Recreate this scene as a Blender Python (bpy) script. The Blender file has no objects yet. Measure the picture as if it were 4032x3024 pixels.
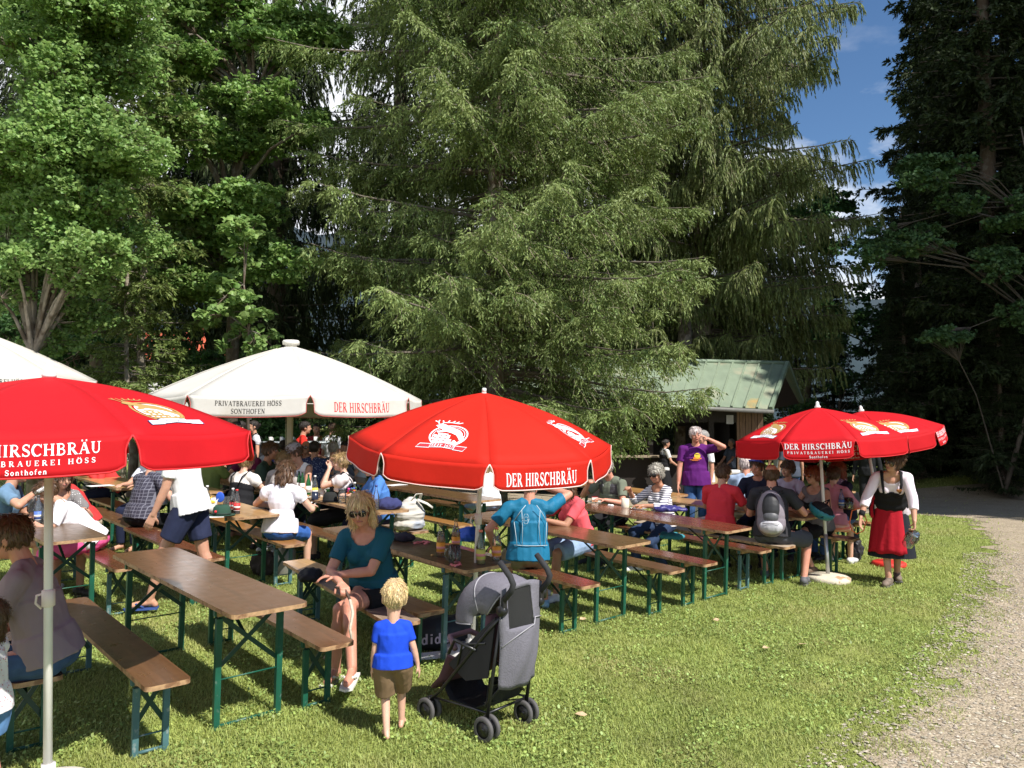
import bpy, bmesh, math, random
import numpy as np
from mathutils import Vector, Matrix, noise
R = math.radians
sc = bpy.context.scene
COL = sc.collection

# ---------------------------------------------------------------- camera, sky, sun, exposure
CAM_H, CAM_P, CAM_F = 1.957, .045, 3122. / 4032.
cd = bpy.data.cameras.new('camera'); cam = bpy.data.objects.new('camera', cd); COL.objects.link(cam)
cam.location = (0, 0, CAM_H); cam.rotation_euler = (math.pi / 2 + CAM_P, 0, 0)
cd.sensor_width = 36; cd.lens = 36 * CAM_F; cd.clip_start = .05; cd.clip_end = 5000
sc.camera = cam
SUN_EL, SUN_AZ = R(50), R(133)          # compass-like azimuth measured from +Y clockwise: the sun is behind the camera, to the right
sd = Vector((math.sin(SUN_AZ) * math.cos(SUN_EL), math.cos(SUN_AZ) * math.cos(SUN_EL), math.sin(SUN_EL)))
sl = bpy.data.lights.new('sun', 'SUN'); so = bpy.data.objects.new('sun', sl); COL.objects.link(so)
sl.energy = 5.0; sl.angle = R(.53); sl.color = (1, .955, .88)
so.rotation_euler = (-sd).to_track_quat('-Z', 'Y').to_euler()
wd = bpy.data.worlds.new('World'); sc.world = wd; wd.use_nodes = True
wt = wd.node_tree; wt.nodes.clear()
def wn(t, **k):
    n = wt.nodes.new(t)
    for a, b in k.items(): setattr(n, a, b)
    return n
wo = wn('ShaderNodeOutputWorld'); wb = wn('ShaderNodeBackground'); sky = wn('ShaderNodeTexSky')
sky.sky_type = 'NISHITA'; sky.sun_disc = False; sky.sun_elevation = SUN_EL; sky.sun_rotation = SUN_AZ
sky.altitude = 900; sky.air_density = 1.0; sky.dust_density = .35; sky.ozone_density = 3.0
wb.inputs['Strength'].default_value = .078
tc = wn('ShaderNodeTexCoord'); mp = wn('ShaderNodeMapping'); mp.inputs['Scale'].default_value = (2.2, 2.2, 4.6)
mp.inputs['Location'].default_value = (.35, .1, .2)
nz = wn('ShaderNodeTexNoise'); nz.inputs['Scale'].default_value = 2.1; nz.inputs['Detail'].default_value = 8; nz.inputs['Roughness'].default_value = .56
cr = wn('ShaderNodeValToRGB'); cr.color_ramp.elements[0].position = .55; cr.color_ramp.elements[1].position = .66
sep = wn('ShaderNodeSeparateXYZ'); rmp = wn('ShaderNodeMapRange')
rmp.inputs['From Min'].default_value = .62; rmp.inputs['From Max'].default_value = .36    # clouds bank up low over the hills
addl = wn('ShaderNodeMath', operation='MULTIPLY'); mix = wn('ShaderNodeMixRGB'); mix.inputs[2].default_value = (9.5, 9.8, 10.4, 1)
hs = wn('ShaderNodeHueSaturation'); hs.inputs['Saturation'].default_value = 1.12; hs.inputs['Value'].default_value = 1.15
L = wt.links.new
L(tc.outputs['Generated'], mp.inputs['Vector']); L(mp.outputs[0], nz.inputs['Vector'])
L(tc.outputs['Generated'], sep.inputs[0]); zx = wn('ShaderNodeMath', operation='MULTIPLY_ADD'); zx.inputs[1].default_value = .45; L(sep.outputs['X'], zx.inputs[0]); L(sep.outputs['Z'], zx.inputs[2]); L(zx.outputs[0], rmp.inputs['Value'])
addn = wn('ShaderNodeMath', operation='ADD'); sca = wn('ShaderNodeMath', operation='MULTIPLY'); sca.inputs[1].default_value = .22
L(rmp.outputs[0], sca.inputs[0]); L(nz.outputs['Fac'], addn.inputs[0]); L(sca.outputs[0], addn.inputs[1]); L(addn.outputs[0], cr.inputs[0])
bx = wn('ShaderNodeMath', operation='MULTIPLY_ADD'); bx.inputs[1].default_value = -.10
L(sep.outputs['X'], bx.inputs[0]); L(addn.outputs[0], bx.inputs[2]); L(bx.outputs[0], cr.inputs[0])     # more cloud to the left
L(cr.outputs[0], addl.inputs[0]); L(rmp.outputs[0], addl.inputs[1])
L(sky.outputs[0], hs.inputs['Color']); L(hs.outputs[0], mix.inputs[1]); L(addl.outputs[0], mix.inputs[0])
L(mix.outputs[0], wb.inputs['Color']); L(wb.outputs[0], wo.inputs['Surface'])
sc.view_settings.view_transform = 'Standard'; sc.view_settings.look = 'None'
sc.view_settings.exposure = 0.58; sc.view_settings.gamma = 1
sc.cycles.max_bounces = 6; sc.cycles.transparent_max_bounces = 12; sc.cycles.caustics_reflective = False; sc.cycles.caustics_refractive = False
sc.cycles.use_denoising = True
sc.render.film_transparent = False

# ---------------------------------------------------------------- where things stand
def tz(x, y):                             # height of the lawn
    a = -.18 * np.tanh(np.asarray(x) / 6.)
    b = np.interp(y, [-50, 0, 5, 9, 12, 15, 21, 40, 80, 200], [-.2, -.15, 0, .133, .2, .14, -.1, -.5, -1.2, -1.5])
    m = .62 * np.exp(-(((np.asarray(x) - 16.5) / 4.2) ** 2 + ((np.asarray(y) - 26) / 1.9) ** 2))
    return a + b + m
def tzf(x, y): return float(tz(x, y))
def ray(px, py):
    u = (px - 2016) / 3122.; v = -(py - 1512) / 3122.
    return Vector((u, math.cos(CAM_P) - v * math.sin(CAM_P), math.sin(CAM_P) + v * math.cos(CAM_P)))
def at(px, py, Y):                        # the point at distance Y seen at photo pixel px, py
    d = ray(px, py); return Vector((0, 0, CAM_H)) + d * (Y / d.y)
def onground(px, py, z=0):
    d = ray(px, py); t = (z - CAM_H) / d.z
    for i in range(60):
        p = Vector((0, 0, CAM_H)) + d * t
        t += (p.z - z - tzf(p.x, p.y)) / (-d.z) * .8
    return Vector((0, 0, CAM_H)) + d * t
def tilt(x, y, yaw):                      # orientation of something standing square on the lawn
    e = .3
    n = Vector((-(tzf(x + e, y) - tzf(x - e, y)) / (2 * e), -(tzf(x, y + e) - tzf(x, y - e)) / (2 * e), 1)).normalized()
    q = Vector((0, 0, 1)).rotation_difference(n)
    return (q.to_matrix() @ Matrix.Rotation(yaw, 3, 'Z')).to_euler()

# ---------------------------------------------------------------- materials
MATS = {}
def nodes(name):
    m = bpy.data.materials.new(name); m.use_nodes = True
    nt = m.node_tree; b = nt.nodes['Principled BSDF']
    return m, nt, b
def mat(name, col, rough=.6, metal=0, var=.12, vscale=9, bump=0, bscale=60, spec=.5, trans=0, stretch=None, sheen=0, coat=0, rand=0, col2=None, c2scale=4, c2pos=(.5, .62), c2stretch=None, subs=0):
    """procedural: base colour broken up by noise, optional second colour in blotches, optional bump, optional translucency"""
    if name in MATS: return MATS[name]
    m, nt, b = nodes(name); N = nt.nodes.new; K = nt.links.new
    b.inputs['Roughness'].default_value = rough; b.inputs['Metallic'].default_value = metal
    b.inputs['Specular IOR Level'].default_value = spec
    if sheen: b.inputs['Sheen Weight'].default_value = sheen
    if coat: b.inputs['Coat Weight'].default_value = coat; b.inputs['Coat Roughness'].default_value = .12
    if subs: b.inputs['Subsurface Weight'].default_value = subs; b.inputs['Subsurface Radius'].default_value = (.02, .008, .004); b.inputs['Subsurface Scale'].default_value = 1
    t = N('ShaderNodeTexCoord'); mpn = N('ShaderNodeMapping')
    if stretch: mpn.inputs['Scale'].default_value = stretch
    K(t.outputs['Object'], mpn.inputs['Vector'])
    n1 = N('ShaderNodeTexNoise'); n1.inputs['Scale'].default_value = vscale; n1.inputs['Detail'].default_value = 5
    K(mpn.outputs[0], n1.inputs['Vector'])
    mr = N('ShaderNodeMapRange'); mr.inputs['From Min'].default_value = .25; mr.inputs['From Max'].default_value = .75
    mr.inputs['To Min'].default_value = 1 - var; mr.inputs['To Max'].default_value = 1 + var
    K(n1.outputs['Fac'], mr.inputs['Value'])
    hsv = N('ShaderNodeHueSaturation'); hsv.inputs['Color'].default_value = (*col, 1)
    cur = mr.outputs[0]
    if rand:
        g = N('ShaderNodeNewGeometry'); r2 = N('ShaderNodeMapRange'); r2.inputs['To Min'].default_value = 1 - rand; r2.inputs['To Max'].default_value = 1 + rand
        K(g.outputs['Random Per Island'], r2.inputs['Value'])
        mu = N('ShaderNodeMath'); mu.operation = 'MULTIPLY'; K(cur, mu.inputs[0]); K(r2.outputs[0], mu.inputs[1]); cur = mu.outputs[0]
        r3 = N('ShaderNodeMapRange'); r3.inputs['To Min'].default_value = .5 - rand * .05; r3.inputs['To Max'].default_value = .5 + rand * .05
        r4 = N('ShaderNodeMath'); r4.operation = 'FRACT'; r5 = N('ShaderNodeMath'); r5.operation = 'MULTIPLY'; r5.inputs[1].default_value = 7.31
        K(g.outputs['Random Per Island'], r5.inputs[0]); K(r5.outputs[0], r4.inputs[0]); K(r4.outputs[0], r3.inputs['Value']); K(r3.outputs[0], hsv.inputs['Hue'])
    K(cur, hsv.inputs['Value'])
    out = hsv.outputs[0]
    if col2:
        n2 = N('ShaderNodeTexNoise'); n2.inputs['Scale'].default_value = c2scale; n2.inputs['Detail'].default_value = 6
        mp2 = N('ShaderNodeMapping'); K(t.outputs['Object'], mp2.inputs['Vector'])
        if c2stretch: mp2.inputs['Scale'].default_value = c2stretch
        K(mp2.outputs[0], n2.inputs['Vector'])
        rp = N('ShaderNodeValToRGB'); rp.color_ramp.elements[0].position = c2pos[0]; rp.color_ramp.elements[1].position = c2pos[1]
        mx = N('ShaderNodeMixRGB'); mx.inputs[2].default_value = (*col2, 1)
        K(n2.outputs['Fac'], rp.inputs[0]); K(rp.outputs[0], mx.inputs[0]); K(out, mx.inputs[1]); out = mx.outputs[0]
    K(out, b.inputs['Base Color'])
    if bump:
        n3 = N('ShaderNodeTexNoise'); n3.inputs['Scale'].default_value = bscale; n3.inputs['Detail'].default_value = 4
        K(mpn.outputs[0], n3.inputs['Vector'])
        bp = N('ShaderNodeBump'); bp.inputs['Strength'].default_value = bump; bp.inputs['Distance'].default_value = .01
        K(n3.outputs['Fac'], bp.inputs['Height']); K(bp.outputs[0], b.inputs['Normal'])
    if trans:
        tr = N('ShaderNodeBsdfTranslucent'); mxs = N('ShaderNodeMixShader'); mxs.inputs[0].default_value = trans
        K(out, tr.inputs['Color']); K(b.outputs[0], mxs.inputs[1]); K(tr.outputs[0], mxs.inputs[2])
        K(mxs.outputs[0], nt.nodes['Material Output'].inputs['Surface'])
    MATS[name] = m
    return m
def pattern(name, kind, c1, c2, scale, rough=.8, width=.5, axis=2, rot=0):
    """two-colour woven or printed cloth: stripes, checks or dots"""
    if name in MATS: return MATS[name]
    m, nt, b = nodes(name); N = nt.nodes.new; K = nt.links.new
    b.inputs['Roughness'].default_value = rough
    t = N('ShaderNodeTexCoord'); sp = N('ShaderNodeSeparateXYZ'); mpn = N('ShaderNodeMapping'); mpn.inputs['Rotation'].default_value = (0, rot, 0)
    K(t.outputs['Object'], mpn.inputs['Vector'])
    nn = N('ShaderNodeTexNoise'); nn.inputs['Scale'].default_value = 5
    am = N('ShaderNodeVectorMath'); am.operation = 'MULTIPLY_ADD'; am.inputs[1].default_value = (.03, .03, .03)
    K(t.outputs['Object'], nn.inputs['Vector']); K(nn.outputs['Color'], am.inputs[0]); K(mpn.outputs[0], am.inputs[2]); K(am.outputs[0], sp.inputs[0])
    def line(ax, wdt):
        a = N('ShaderNodeMath'); a.operation = 'MULTIPLY'; a.inputs[1].default_value = scale; K(sp.outputs[ax], a.inputs[0])
        f = N('ShaderNodeMath'); f.operation = 'FRACT'; K(a.outputs[0], f.inputs[0])
        g = N('ShaderNodeMath'); g.operation = 'LESS_THAN'; g.inputs[1].default_value = wdt; K(f.outputs[0], g.inputs[0]); return g.outputs[0]
    if kind == 'stripe': fac = line(axis, width)
    elif kind == 'check':
        p, q, s_ = line(0, width), line(2, width), line(1, width)
        x = N('ShaderNodeMath'); x.operation = 'MAXIMUM'; K(p, x.inputs[0]); K(q, x.inputs[1]); fac = x.outputs[0]
    else:
        v = N('ShaderNodeTexVoronoi'); v.inputs['Scale'].default_value = scale; v.inputs['Randomness'].default_value = .35 if kind == 'dot' else 1
        K(t.outputs['Object'], v.inputs['Vector']); g = N('ShaderNodeMath'); g.operation = 'LESS_THAN'; g.inputs[1].default_value = width
        K(v.outputs['Distance'], g.inputs[0]); fac = g.outputs[0]
    mx = N('ShaderNodeMixRGB'); mx.inputs[1].default_value = (*c1, 1); mx.inputs[2].default_value = (*c2, 1); K(fac, mx.inputs[0])
    K(mx.outputs[0], b.inputs['Base Color'])
    MATS[name] = m
    return m
def glassmat(name, col=(1, 1, 1), rough=.02, fac=.75):
    if name in MATS: return MATS[name]
    m, nt, b = nodes(name); N = nt.nodes.new; K = nt.links.new
    nt.nodes.remove(b)
    g = N('ShaderNodeBsdfGlossy'); g.inputs['Roughness'].default_value = rough
    t = N('ShaderNodeBsdfTransparent'); t.inputs['Color'].default_value = (*col, 1)
    d = N('ShaderNodeBsdfDiffuse'); d.inputs['Color'].default_value = (col[0] * .7, col[1] * .7, col[2] * .7, 1)
    fr = N('ShaderNodeFresnel'); fr.inputs['IOR'].default_value = 1.5
    m1 = N('ShaderNodeMixShader'); m1.inputs[0].default_value = 1 - fac; K(t.outputs[0], m1.inputs[1]); K(d.outputs[0], m1.inputs[2])
    m2 = N('ShaderNodeMixShader'); K(fr.outputs[0], m2.inputs[0]); K(m1.outputs[0], m2.inputs[1]); K(g.outputs[0], m2.inputs[2])
    K(m2.outputs[0], nt.nodes['Material Output'].inputs['Surface'])
    MATS[name] = m
    return m
def woodmat(name, c1, c2, rough=.3, coat=.6, plank=10, worn=None, wpos=(.64, .72)):
    """varnished boards whose grain runs along Y"""
    if name in MATS: return MATS[name]
    m, nt, b = nodes(name); N = nt.nodes.new; K = nt.links.new
    t = N('ShaderNodeTexCoord'); mpn = N('ShaderNodeMapping'); mpn.inputs['Scale'].default_value = (22, 1.3, 22)
    oi = N('ShaderNodeObjectInfo'); ad = N('ShaderNodeVectorMath'); ad.operation = 'ADD'
    ml = N('ShaderNodeMath'); ml.operation = 'MULTIPLY'; ml.inputs[1].default_value = 37; K(oi.outputs['Random'], ml.inputs[0])
    K(t.outputs['Object'], ad.inputs[0]); K(ml.outputs[0], ad.inputs[1]); K(ad.outputs[0], mpn.inputs['Vector'])
    n1 = N('ShaderNodeTexNoise'); n1.inputs['Scale'].default_value = 1.6; n1.inputs['Detail'].default_value = 6; n1.inputs['Distortion'].default_value = .6
    K(mpn.outputs[0], n1.inputs['Vector'])
    rp = N('ShaderNodeValToRGB'); rp.color_ramp.elements[0].position = .3; rp.color_ramp.elements[1].position = .72
    rp.color_ramp.elements[0].color = (*c2, 1); rp.color_ramp.elements[1].color = (*c1, 1); K(n1.outputs['Fac'], rp.inputs[0])
    sp = N('ShaderNodeSeparateXYZ'); K(t.outputs['Object'], sp.inputs[0])
    a = N('ShaderNodeMath'); a.operation = 'MULTIPLY'; a.inputs[1].default_value = plank; K(sp.outputs[0], a.inputs[0])
    fl = N('ShaderNodeMath'); fl.operation = 'FLOOR'; K(a.outputs[0], fl.inputs[0])
    wnz = N('ShaderNodeTexWhiteNoise'); wnz.noise_dimensions = '2D'; cx = N('ShaderNodeCombineXYZ'); K(fl.outputs[0], cx.inputs[0]); K(ml.outputs[0], cx.inputs[1]); K(cx.outputs[0], wnz.inputs['Vector'])
    mr = N('ShaderNodeMapRange'); mr.inputs['To Min'].default_value = .84; mr.inputs['To Max'].default_value = 1.12; K(wnz.outputs['Value'], mr.inputs['Value'])
    hsv = N('ShaderNodeHueSaturation'); K(mr.outputs[0], hsv.inputs['Value']); K(rp.outputs[0], hsv.inputs['Color']); out = hsv.outputs[0]
    if worn:
        n2 = N('ShaderNodeTexNoise'); n2.inputs['Scale'].default_value = 5.5; n2.inputs['Detail'].default_value = 9; n2.inputs['Roughness'].default_value = .62
        mp2 = N('ShaderNodeMapping'); mp2.inputs['Scale'].default_value = (1.6, .8, 1.6); K(ad.outputs[0], mp2.inputs['Vector']); K(mp2.outputs[0], n2.inputs['Vector'])
        r2 = N('ShaderNodeValToRGB'); r2.color_ramp.elements[0].position = wpos[0]; r2.color_ramp.elements[1].position = wpos[1]; K(n2.outputs['Fac'], r2.inputs[0])
        mx = N('ShaderNodeMixRGB'); mx.inputs[2].default_value = (*worn, 1); K(r2.outputs[0], mx.inputs[0]); K(out, mx.inputs[1]); out = mx.outputs[0]
    K(out, b.inputs['Base Color']); b.inputs['Roughness'].default_value = rough
    n5 = N('ShaderNodeTexNoise'); n5.inputs['Scale'].default_value = 14; K(ad.outputs[0], n5.inputs['Vector'])
    m5 = N('ShaderNodeMapRange'); m5.inputs['To Min'].default_value = rough * .6; m5.inputs['To Max'].default_value = rough * 1.6; K(n5.outputs['Fac'], m5.inputs['Value']); K(m5.outputs[0], b.inputs['Roughness'])
    b.inputs['Coat Weight'].default_value = coat; b.inputs['Coat Roughness'].default_value = .22
    bp = N('ShaderNodeBump'); bp.inputs['Strength'].default_value = .25; bp.inputs['Distance'].default_value = .002; K(n1.outputs['Fac'], bp.inputs['Height']); K(bp.outputs[0], b.inputs['Normal'])
    MATS[name] = m
    return m

# ---------------------------------------------------------------- mesh building
def obj(name, me, parent=None):
    o = bpy.data.objects.new(name, me); COL.objects.link(o)
    if parent is not None: o.parent = parent
    return o
def tag(o, label=None, cat=None, group=None, kind=None):
    if label: o['label'] = label
    if cat: o['category'] = cat
    if group: o['group'] = group
    if kind: o['kind'] = kind
    return o
def thing(name, label, cat, loc, rot=0, group=None):
    o = bpy.data.objects.new(name, None); COL.objects.link(o); o.location = loc; o.empty_display_size = .1
    o.rotation_euler = rot if not isinstance(rot, (int, float)) else (0, 0, rot)
    return tag(o, label, cat, group)
def frame(p0, p1):
    d = Vector(p1) - Vector(p0)
    if d.length < 1e-9: d = Vector((0, 0, 1))
    return d.to_track_quat('Z', 'Y').to_matrix()
class MB:
    def __init__(s): s.v = []; s.f = []; s.mi = []; s.sm = []; s.cur = 0; s.smooth = False
    def add(s, vs, fs, smooth=None):
        n = len(s.v); s.v += [tuple(p) for p in vs]; s.f += [tuple(i + n for i in f) for f in fs]
        s.mi += [s.cur] * len(fs); s.sm += [s.smooth if smooth is None else smooth] * len(fs); return s
    def box(s, c, d, rot=None):
        c = Vector(c); M = rot if rot is not None else Matrix.Identity(3)
        vs = [c + M @ Vector((x * d[0] / 2, y * d[1] / 2, z * d[2] / 2)) for x in (-1, 1) for y in (-1, 1) for z in (-1, 1)]
        return s.add(vs, [(0, 1, 3, 2), (4, 6, 7, 5), (0, 4, 5, 1), (2, 3, 7, 6), (0, 2, 6, 4), (1, 5, 7, 3)], False)
    def bar(s, p0, p1, w, h=None):        # flat bar from p0 to p1
        p0, p1 = Vector(p0), Vector(p1); return s.box((p0 + p1) / 2, (w, h or w, (p1 - p0).length), frame(p0, p1))
    def tube(s, pts, rs, n=10, caps=True, sq=1):
        pts = [Vector(p) for p in pts]
        if not hasattr(rs, '__len__'): rs = [rs] * len(pts)
        vs = []; up = None
        for i, p in enumerate(pts):
            a = pts[max(i - 1, 0)]; b = pts[min(i + 1, len(pts) - 1)]; d = (b - a).normalized()
            if up is None: up = d.orthogonal().normalized()
            up = (up - d * up.dot(d)).normalized(); sd_ = d.cross(up)
            for k in range(n):
                t = 2 * math.pi * k / n; vs.append(p + (up * math.cos(t) + sd_ * math.sin(t) * sq) * rs[i])
        fs = [(i * n + k, i * n + (k + 1) % n, (i + 1) * n + (k + 1) % n, (i + 1) * n + k) for i in range(len(pts) - 1) for k in range(n)]
        if caps: fs += [tuple(range(n - 1, -1, -1)), tuple(range((len(pts) - 1) * n, len(pts) * n))]
        return s.add(vs, fs, True)
    def lathe(s, prof, n=20, o=(0, 0, 0), M=None, sx=1, sy=1):
        o = Vector(o); M = M or Matrix.Identity(3); vs = []; fs = []
        for r, z in prof:
            for k in range(n):
                t = 2 * math.pi * k / n; vs.append(o + M @ Vector((r * math.cos(t) * sx, r * math.sin(t) * sy, z)))
        for i in range(len(prof) - 1):
            for k in range(n): fs.append((i * n + k, i * n + (k + 1) % n, (i + 1) * n + (k + 1) % n, (i + 1) * n + k))
        if prof[0] == prof[-1]: return s.add(vs, fs, True)
        if prof[0][0] > 1e-5: fs.append(tuple(range(n - 1, -1, -1)))
        if prof[-1][0] > 1e-5: fs.append(tuple(range((len(prof) - 1) * n, len(prof) * n)))
        return s.add(vs, fs, True)
    def ell(s, c, r, M=None, n=14, m=9):
        prof = [(math.sin(math.pi * i / m) * 1., -math.cos(math.pi * i / m)) for i in range(m + 1)]
        c = Vector(c); M = M or Matrix.Identity(3); vs = []; fs = []
        for a, z in prof:
            for k in range(n):
                t = 2 * math.pi * k / n; vs.append(c + M @ Vector((a * math.cos(t) * r[0], a * math.sin(t) * r[1], z * r[2])))
        for i in range(m):
            for k in range(n): fs.append((i * n + k, i * n + (k + 1) % n, (i + 1) * n + (k + 1) % n, (i + 1) * n + k))
        return s.add(vs, fs, True)
    def cap(s, p0, p1, r0, r1, n=12, flat0=False, flat1=False, sx=1, M=None):   # tapered limb segment with rounded or flat ends
        p0, p1 = Vector(p0), Vector(p1); M = M or frame(p0, p1); Ln = (p1 - p0).length; pr = []
        if flat0: pr += [(1e-6, 0), (r0, 0)]
        else: pr += [(max(r0 * math.sin(a), 1e-6), -r0 * math.cos(a)) for a in (0, .5, 1.0, 1.35)] + [(r0, 0)]
        pr += [(r0 * (1 - t) + r1 * t, Ln * t) for t in (.33, .67)]
        if flat1: pr += [(r1, Ln), (1e-6, Ln)]
        else: pr += [(r1, Ln)] + [(max(r1 * math.sin(a), 1e-6), Ln + r1 * math.cos(a)) for a in (1.35, 1.0, .5, 0)]
        return s.lathe(pr, n, p0, M, sx)
    def poly(s, pts, z0, z1):             # prism over an outline in XY
        n = len(pts); vs = [(p[0], p[1], z0) for p in pts] + [(p[0], p[1], z1) for p in pts]
        return s.add(vs, [tuple(range(n - 1, -1, -1)), tuple(range(n, 2 * n))] + [(i, (i + 1) % n, n + (i + 1) % n, n + i) for i in range(n)], False)
    def mesh(s, name, mats=()):
        me = bpy.data.meshes.new(name); me.from_pydata(s.v, [], s.f)
        for m in mats: me.materials.append(m)
        me.polygons.foreach_set('material_index', s.mi); me.polygons.foreach_set('use_smooth', s.sm)
        me.update(); return me
    def build(s, name, mats, parent=None, bevel=0, solid=0):
        if not isinstance(mats, (list, tuple)): mats = [mats]
        o = obj(name, s.mesh(name, mats), parent)
        if solid: md = o.modifiers.new('solid', 'SOLIDIFY'); md.thickness = solid; md.offset = 0
        if bevel: md = o.modifiers.new('bevel', 'BEVEL'); md.width = bevel; md.segments = 2; md.limit_method = 'ANGLE'
        return o
def npmesh(name, V, F, mats, mi=None, smooth=False):      # big meshes straight from arrays (all faces the same size)
    me = bpy.data.meshes.new(name); V = np.asarray(V, np.float32); F = np.asarray(F, np.int32); k = F.shape[1]
    me.vertices.add(len(V)); me.vertices.foreach_set('co', V.ravel()); me.loops.add(F.size); me.loops.foreach_set('vertex_index', F.ravel())
    me.polygons.add(len(F)); me.polygons.foreach_set('loop_start', np.arange(0, F.size, k, dtype=np.int32))
    for m in mats: me.materials.append(m)
    if mi is not None: me.polygons.foreach_set('material_index', np.asarray(mi, np.int32))
    me.polygons.foreach_set('use_smooth', np.full(len(F), smooth)); me.update(calc_edges=True); return me
def copy_tree(o, parent=None):
    c = o.copy(); COL.objects.link(c); c.parent = parent
    for ch in list(o.children): copy_tree(ch, c)
    return c
# ---------------------------------------------------------------- ground, gravel path, grass
def grassmat():
    m, nt, b = nodes('lawn'); N = nt.nodes.new; K = nt.links.new; t = N('ShaderNodeTexCoord')
    def nse(s, d=5):
        n = N('ShaderNodeTexNoise'); n.inputs['Scale'].default_value = s; n.inputs['Detail'].default_value = d; K(t.outputs['Object'], n.inputs['Vector']); return n.outputs['Fac']
    def ramp(f, a, b_, ca, cb):
        r = N('ShaderNodeValToRGB'); r.color_ramp.elements[0].position = a; r.color_ramp.elements[1].position = b_
        r.color_ramp.elements[0].color = (*ca, 1); r.color_ramp.elements[1].color = (*cb, 1); K(f, r.inputs[0]); return r.outputs[0]
    g = ramp(nse(1.2), .35, .65, (.20, .25, .06), (.29, .33, .09))
    g2 = ramp(nse(60, 3), .3, .7, (.5, .5, .5), (1.2, 1.2, 1.1))
    mu = N('ShaderNodeMixRGB'); mu.blend_type = 'MULTIPLY'; mu.inputs[0].default_value = 1; K(g, mu.inputs[1]); K(g2, mu.inputs[2])
    mx = N('ShaderNodeMixRGB'); mx.inputs[2].default_value = (.30, .25, .13, 1); K(mu.outputs[0], mx.inputs[1])
    K(ramp(nse(.8, 7), .60, .74, (0, 0, 0), (.45, .45, .45)), mx.inputs[0])
    K(mx.outputs[0], b.inputs['Base Color']); b.inputs['Roughness'].default_value = .85; b.inputs['Specular IOR Level'].default_value = .2
    bp = N('ShaderNodeBump'); bp.inputs['Strength'].default_value = .7; bp.inputs['Distance'].default_value = .03; K(nse(45, 4), bp.inputs['Height']); K(bp.outputs[0], b.inputs['Normal'])
    return m
def grid(name, x0, x1, y0, y1, nx, ny, mats, off=0, keep=None):
    xs = np.linspace(x0, x1, nx); ys = np.linspace(y0, y1, ny); X, Y = np.meshgrid(xs, ys)
    Z = tz(X, Y) + off; V = np.stack([X, Y, Z], -1).reshape(-1, 3)
    i = np.arange(nx - 1)[None, :] + np.arange(ny - 1)[:, None] * nx
    F = np.stack([i, i + 1, i + nx + 1, i + nx], -1).reshape(-1, 4)
    if keep is not None:
        c = V[F].mean(1); F = F[keep(c[:, 0], c[:, 1])]
        u, inv = np.unique(F, return_inverse=True); V = V[u]; F = inv.reshape(F.shape)
    return npmesh(name, V, F, mats, smooth=True)
XS = np.concatenate([np.linspace(-300, -32, 20), np.linspace(-30, 30, 121), np.linspace(32, 300, 20)])
YS = np.concatenate([np.linspace(-40, -2, 12), np.linspace(-1, 44, 91), np.linspace(46, 400, 40)])
X_, Y_ = np.meshgrid(XS, YS); V_ = np.stack([X_, Y_, tz(X_, Y_)], -1).reshape(-1, 3)
i_ = np.arange(len(XS) - 1)[None, :] + np.arange(len(YS) - 1)[:, None] * len(XS)
F_ = np.stack([i_, i_ + 1, i_ + len(XS) + 1, i_ + len(XS)], -1).reshape(-1, 4)
gr = obj('ground', npmesh('ground', V_, F_, [grassmat()], smooth=True)); tag(gr, kind='structure')

def nz2(x, y, s, seed=0):
    return np.array([noise.noise(Vector((a * s, b_ * s, seed))) for a, b_ in zip(np.ravel(x), np.ravel(y))]).reshape(np.shape(x))
# left edge of the gravel, read off the photograph (ground points)
_e = [onground(*p) for p in [(3360, 3010), (3540, 2850), (3680, 2700), (3780, 2560), (3850, 2420), (3890, 2300), (3890, 2180), (3840, 2080)]]
EY = np.array([-2.] + [p.y for p in _e] + [13.5, 16.2, 17.4, 18.2, 19.6, 24.3, 25.4]); EX = np.array([_e[0].x - .55] + [p.x for p in _e] + [7.9, 9.3, 9.1, 5.0, -.5, -4.0, 40.])
def pathd(x, y):                          # signed distance-like measure, positive on the gravel
    return np.asarray(x) - np.interp(y, EY, EX)
def gravelmat():
    m, nt, b = nodes('gravel'); N = nt.nodes.new; K = nt.links.new; t = N('ShaderNodeTexCoord')
    v = N('ShaderNodeTexVoronoi'); v.inputs['Scale'].default_value = 48; K(t.outputs['Object'], v.inputs['Vector'])
    n = N('ShaderNodeTexNoise'); n.inputs['Scale'].default_value = 2.2; n.inputs['Detail'].default_value = 8; K(t.outputs['Object'], n.inputs['Vector'])
    sp = N('ShaderNodeSeparateColor'); K(v.outputs['Color'], sp.inputs[0])
    r = N('ShaderNodeValToRGB'); K(sp.outputs[0], r.inputs[0]); e = r.color_ramp.elements
    e[0].color = (.21, .155, .098, 1); e[1].color = (.48, .40, .285, 1); x = e.new(.15); x.color = (.285, .23, .16, 1); x = e.new(.85); x.color = (.375, .31, .225, 1)
    hv = N('ShaderNodeHueSaturation'); mr = N('ShaderNodeMapRange'); mr.inputs['To Min'].default_value = .72; mr.inputs['To Max'].default_value = 1.3; K(n.outputs['Fac'], mr.inputs['Value']); K(mr.outputs[0], hv.inputs['Value']); K(r.outputs[0], hv.inputs['Color'])
    K(hv.outputs[0], b.inputs['Base Color']); b.inputs['Roughness'].default_value = .9
    bp = N('ShaderNodeBump'); bp.inputs['Strength'].default_value = .9; bp.inputs['Distance'].default_value = .012; bp.invert = True; K(v.outputs['Distance'], bp.inputs['Height']); K(bp.outputs[0], b.inputs['Normal'])
    return m
GRAV = gravelmat()
def keep_path(x, y):
    d = pathd(x, y) + .30 * nz2(x, y, 2.1, 3.3) + .22 * nz2(x, y, 7, 1.7) + .12 * nz2(x, y, 21, 5)
    far = (y > 12)
    return np.where(far, d > .1, d > .02)
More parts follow.
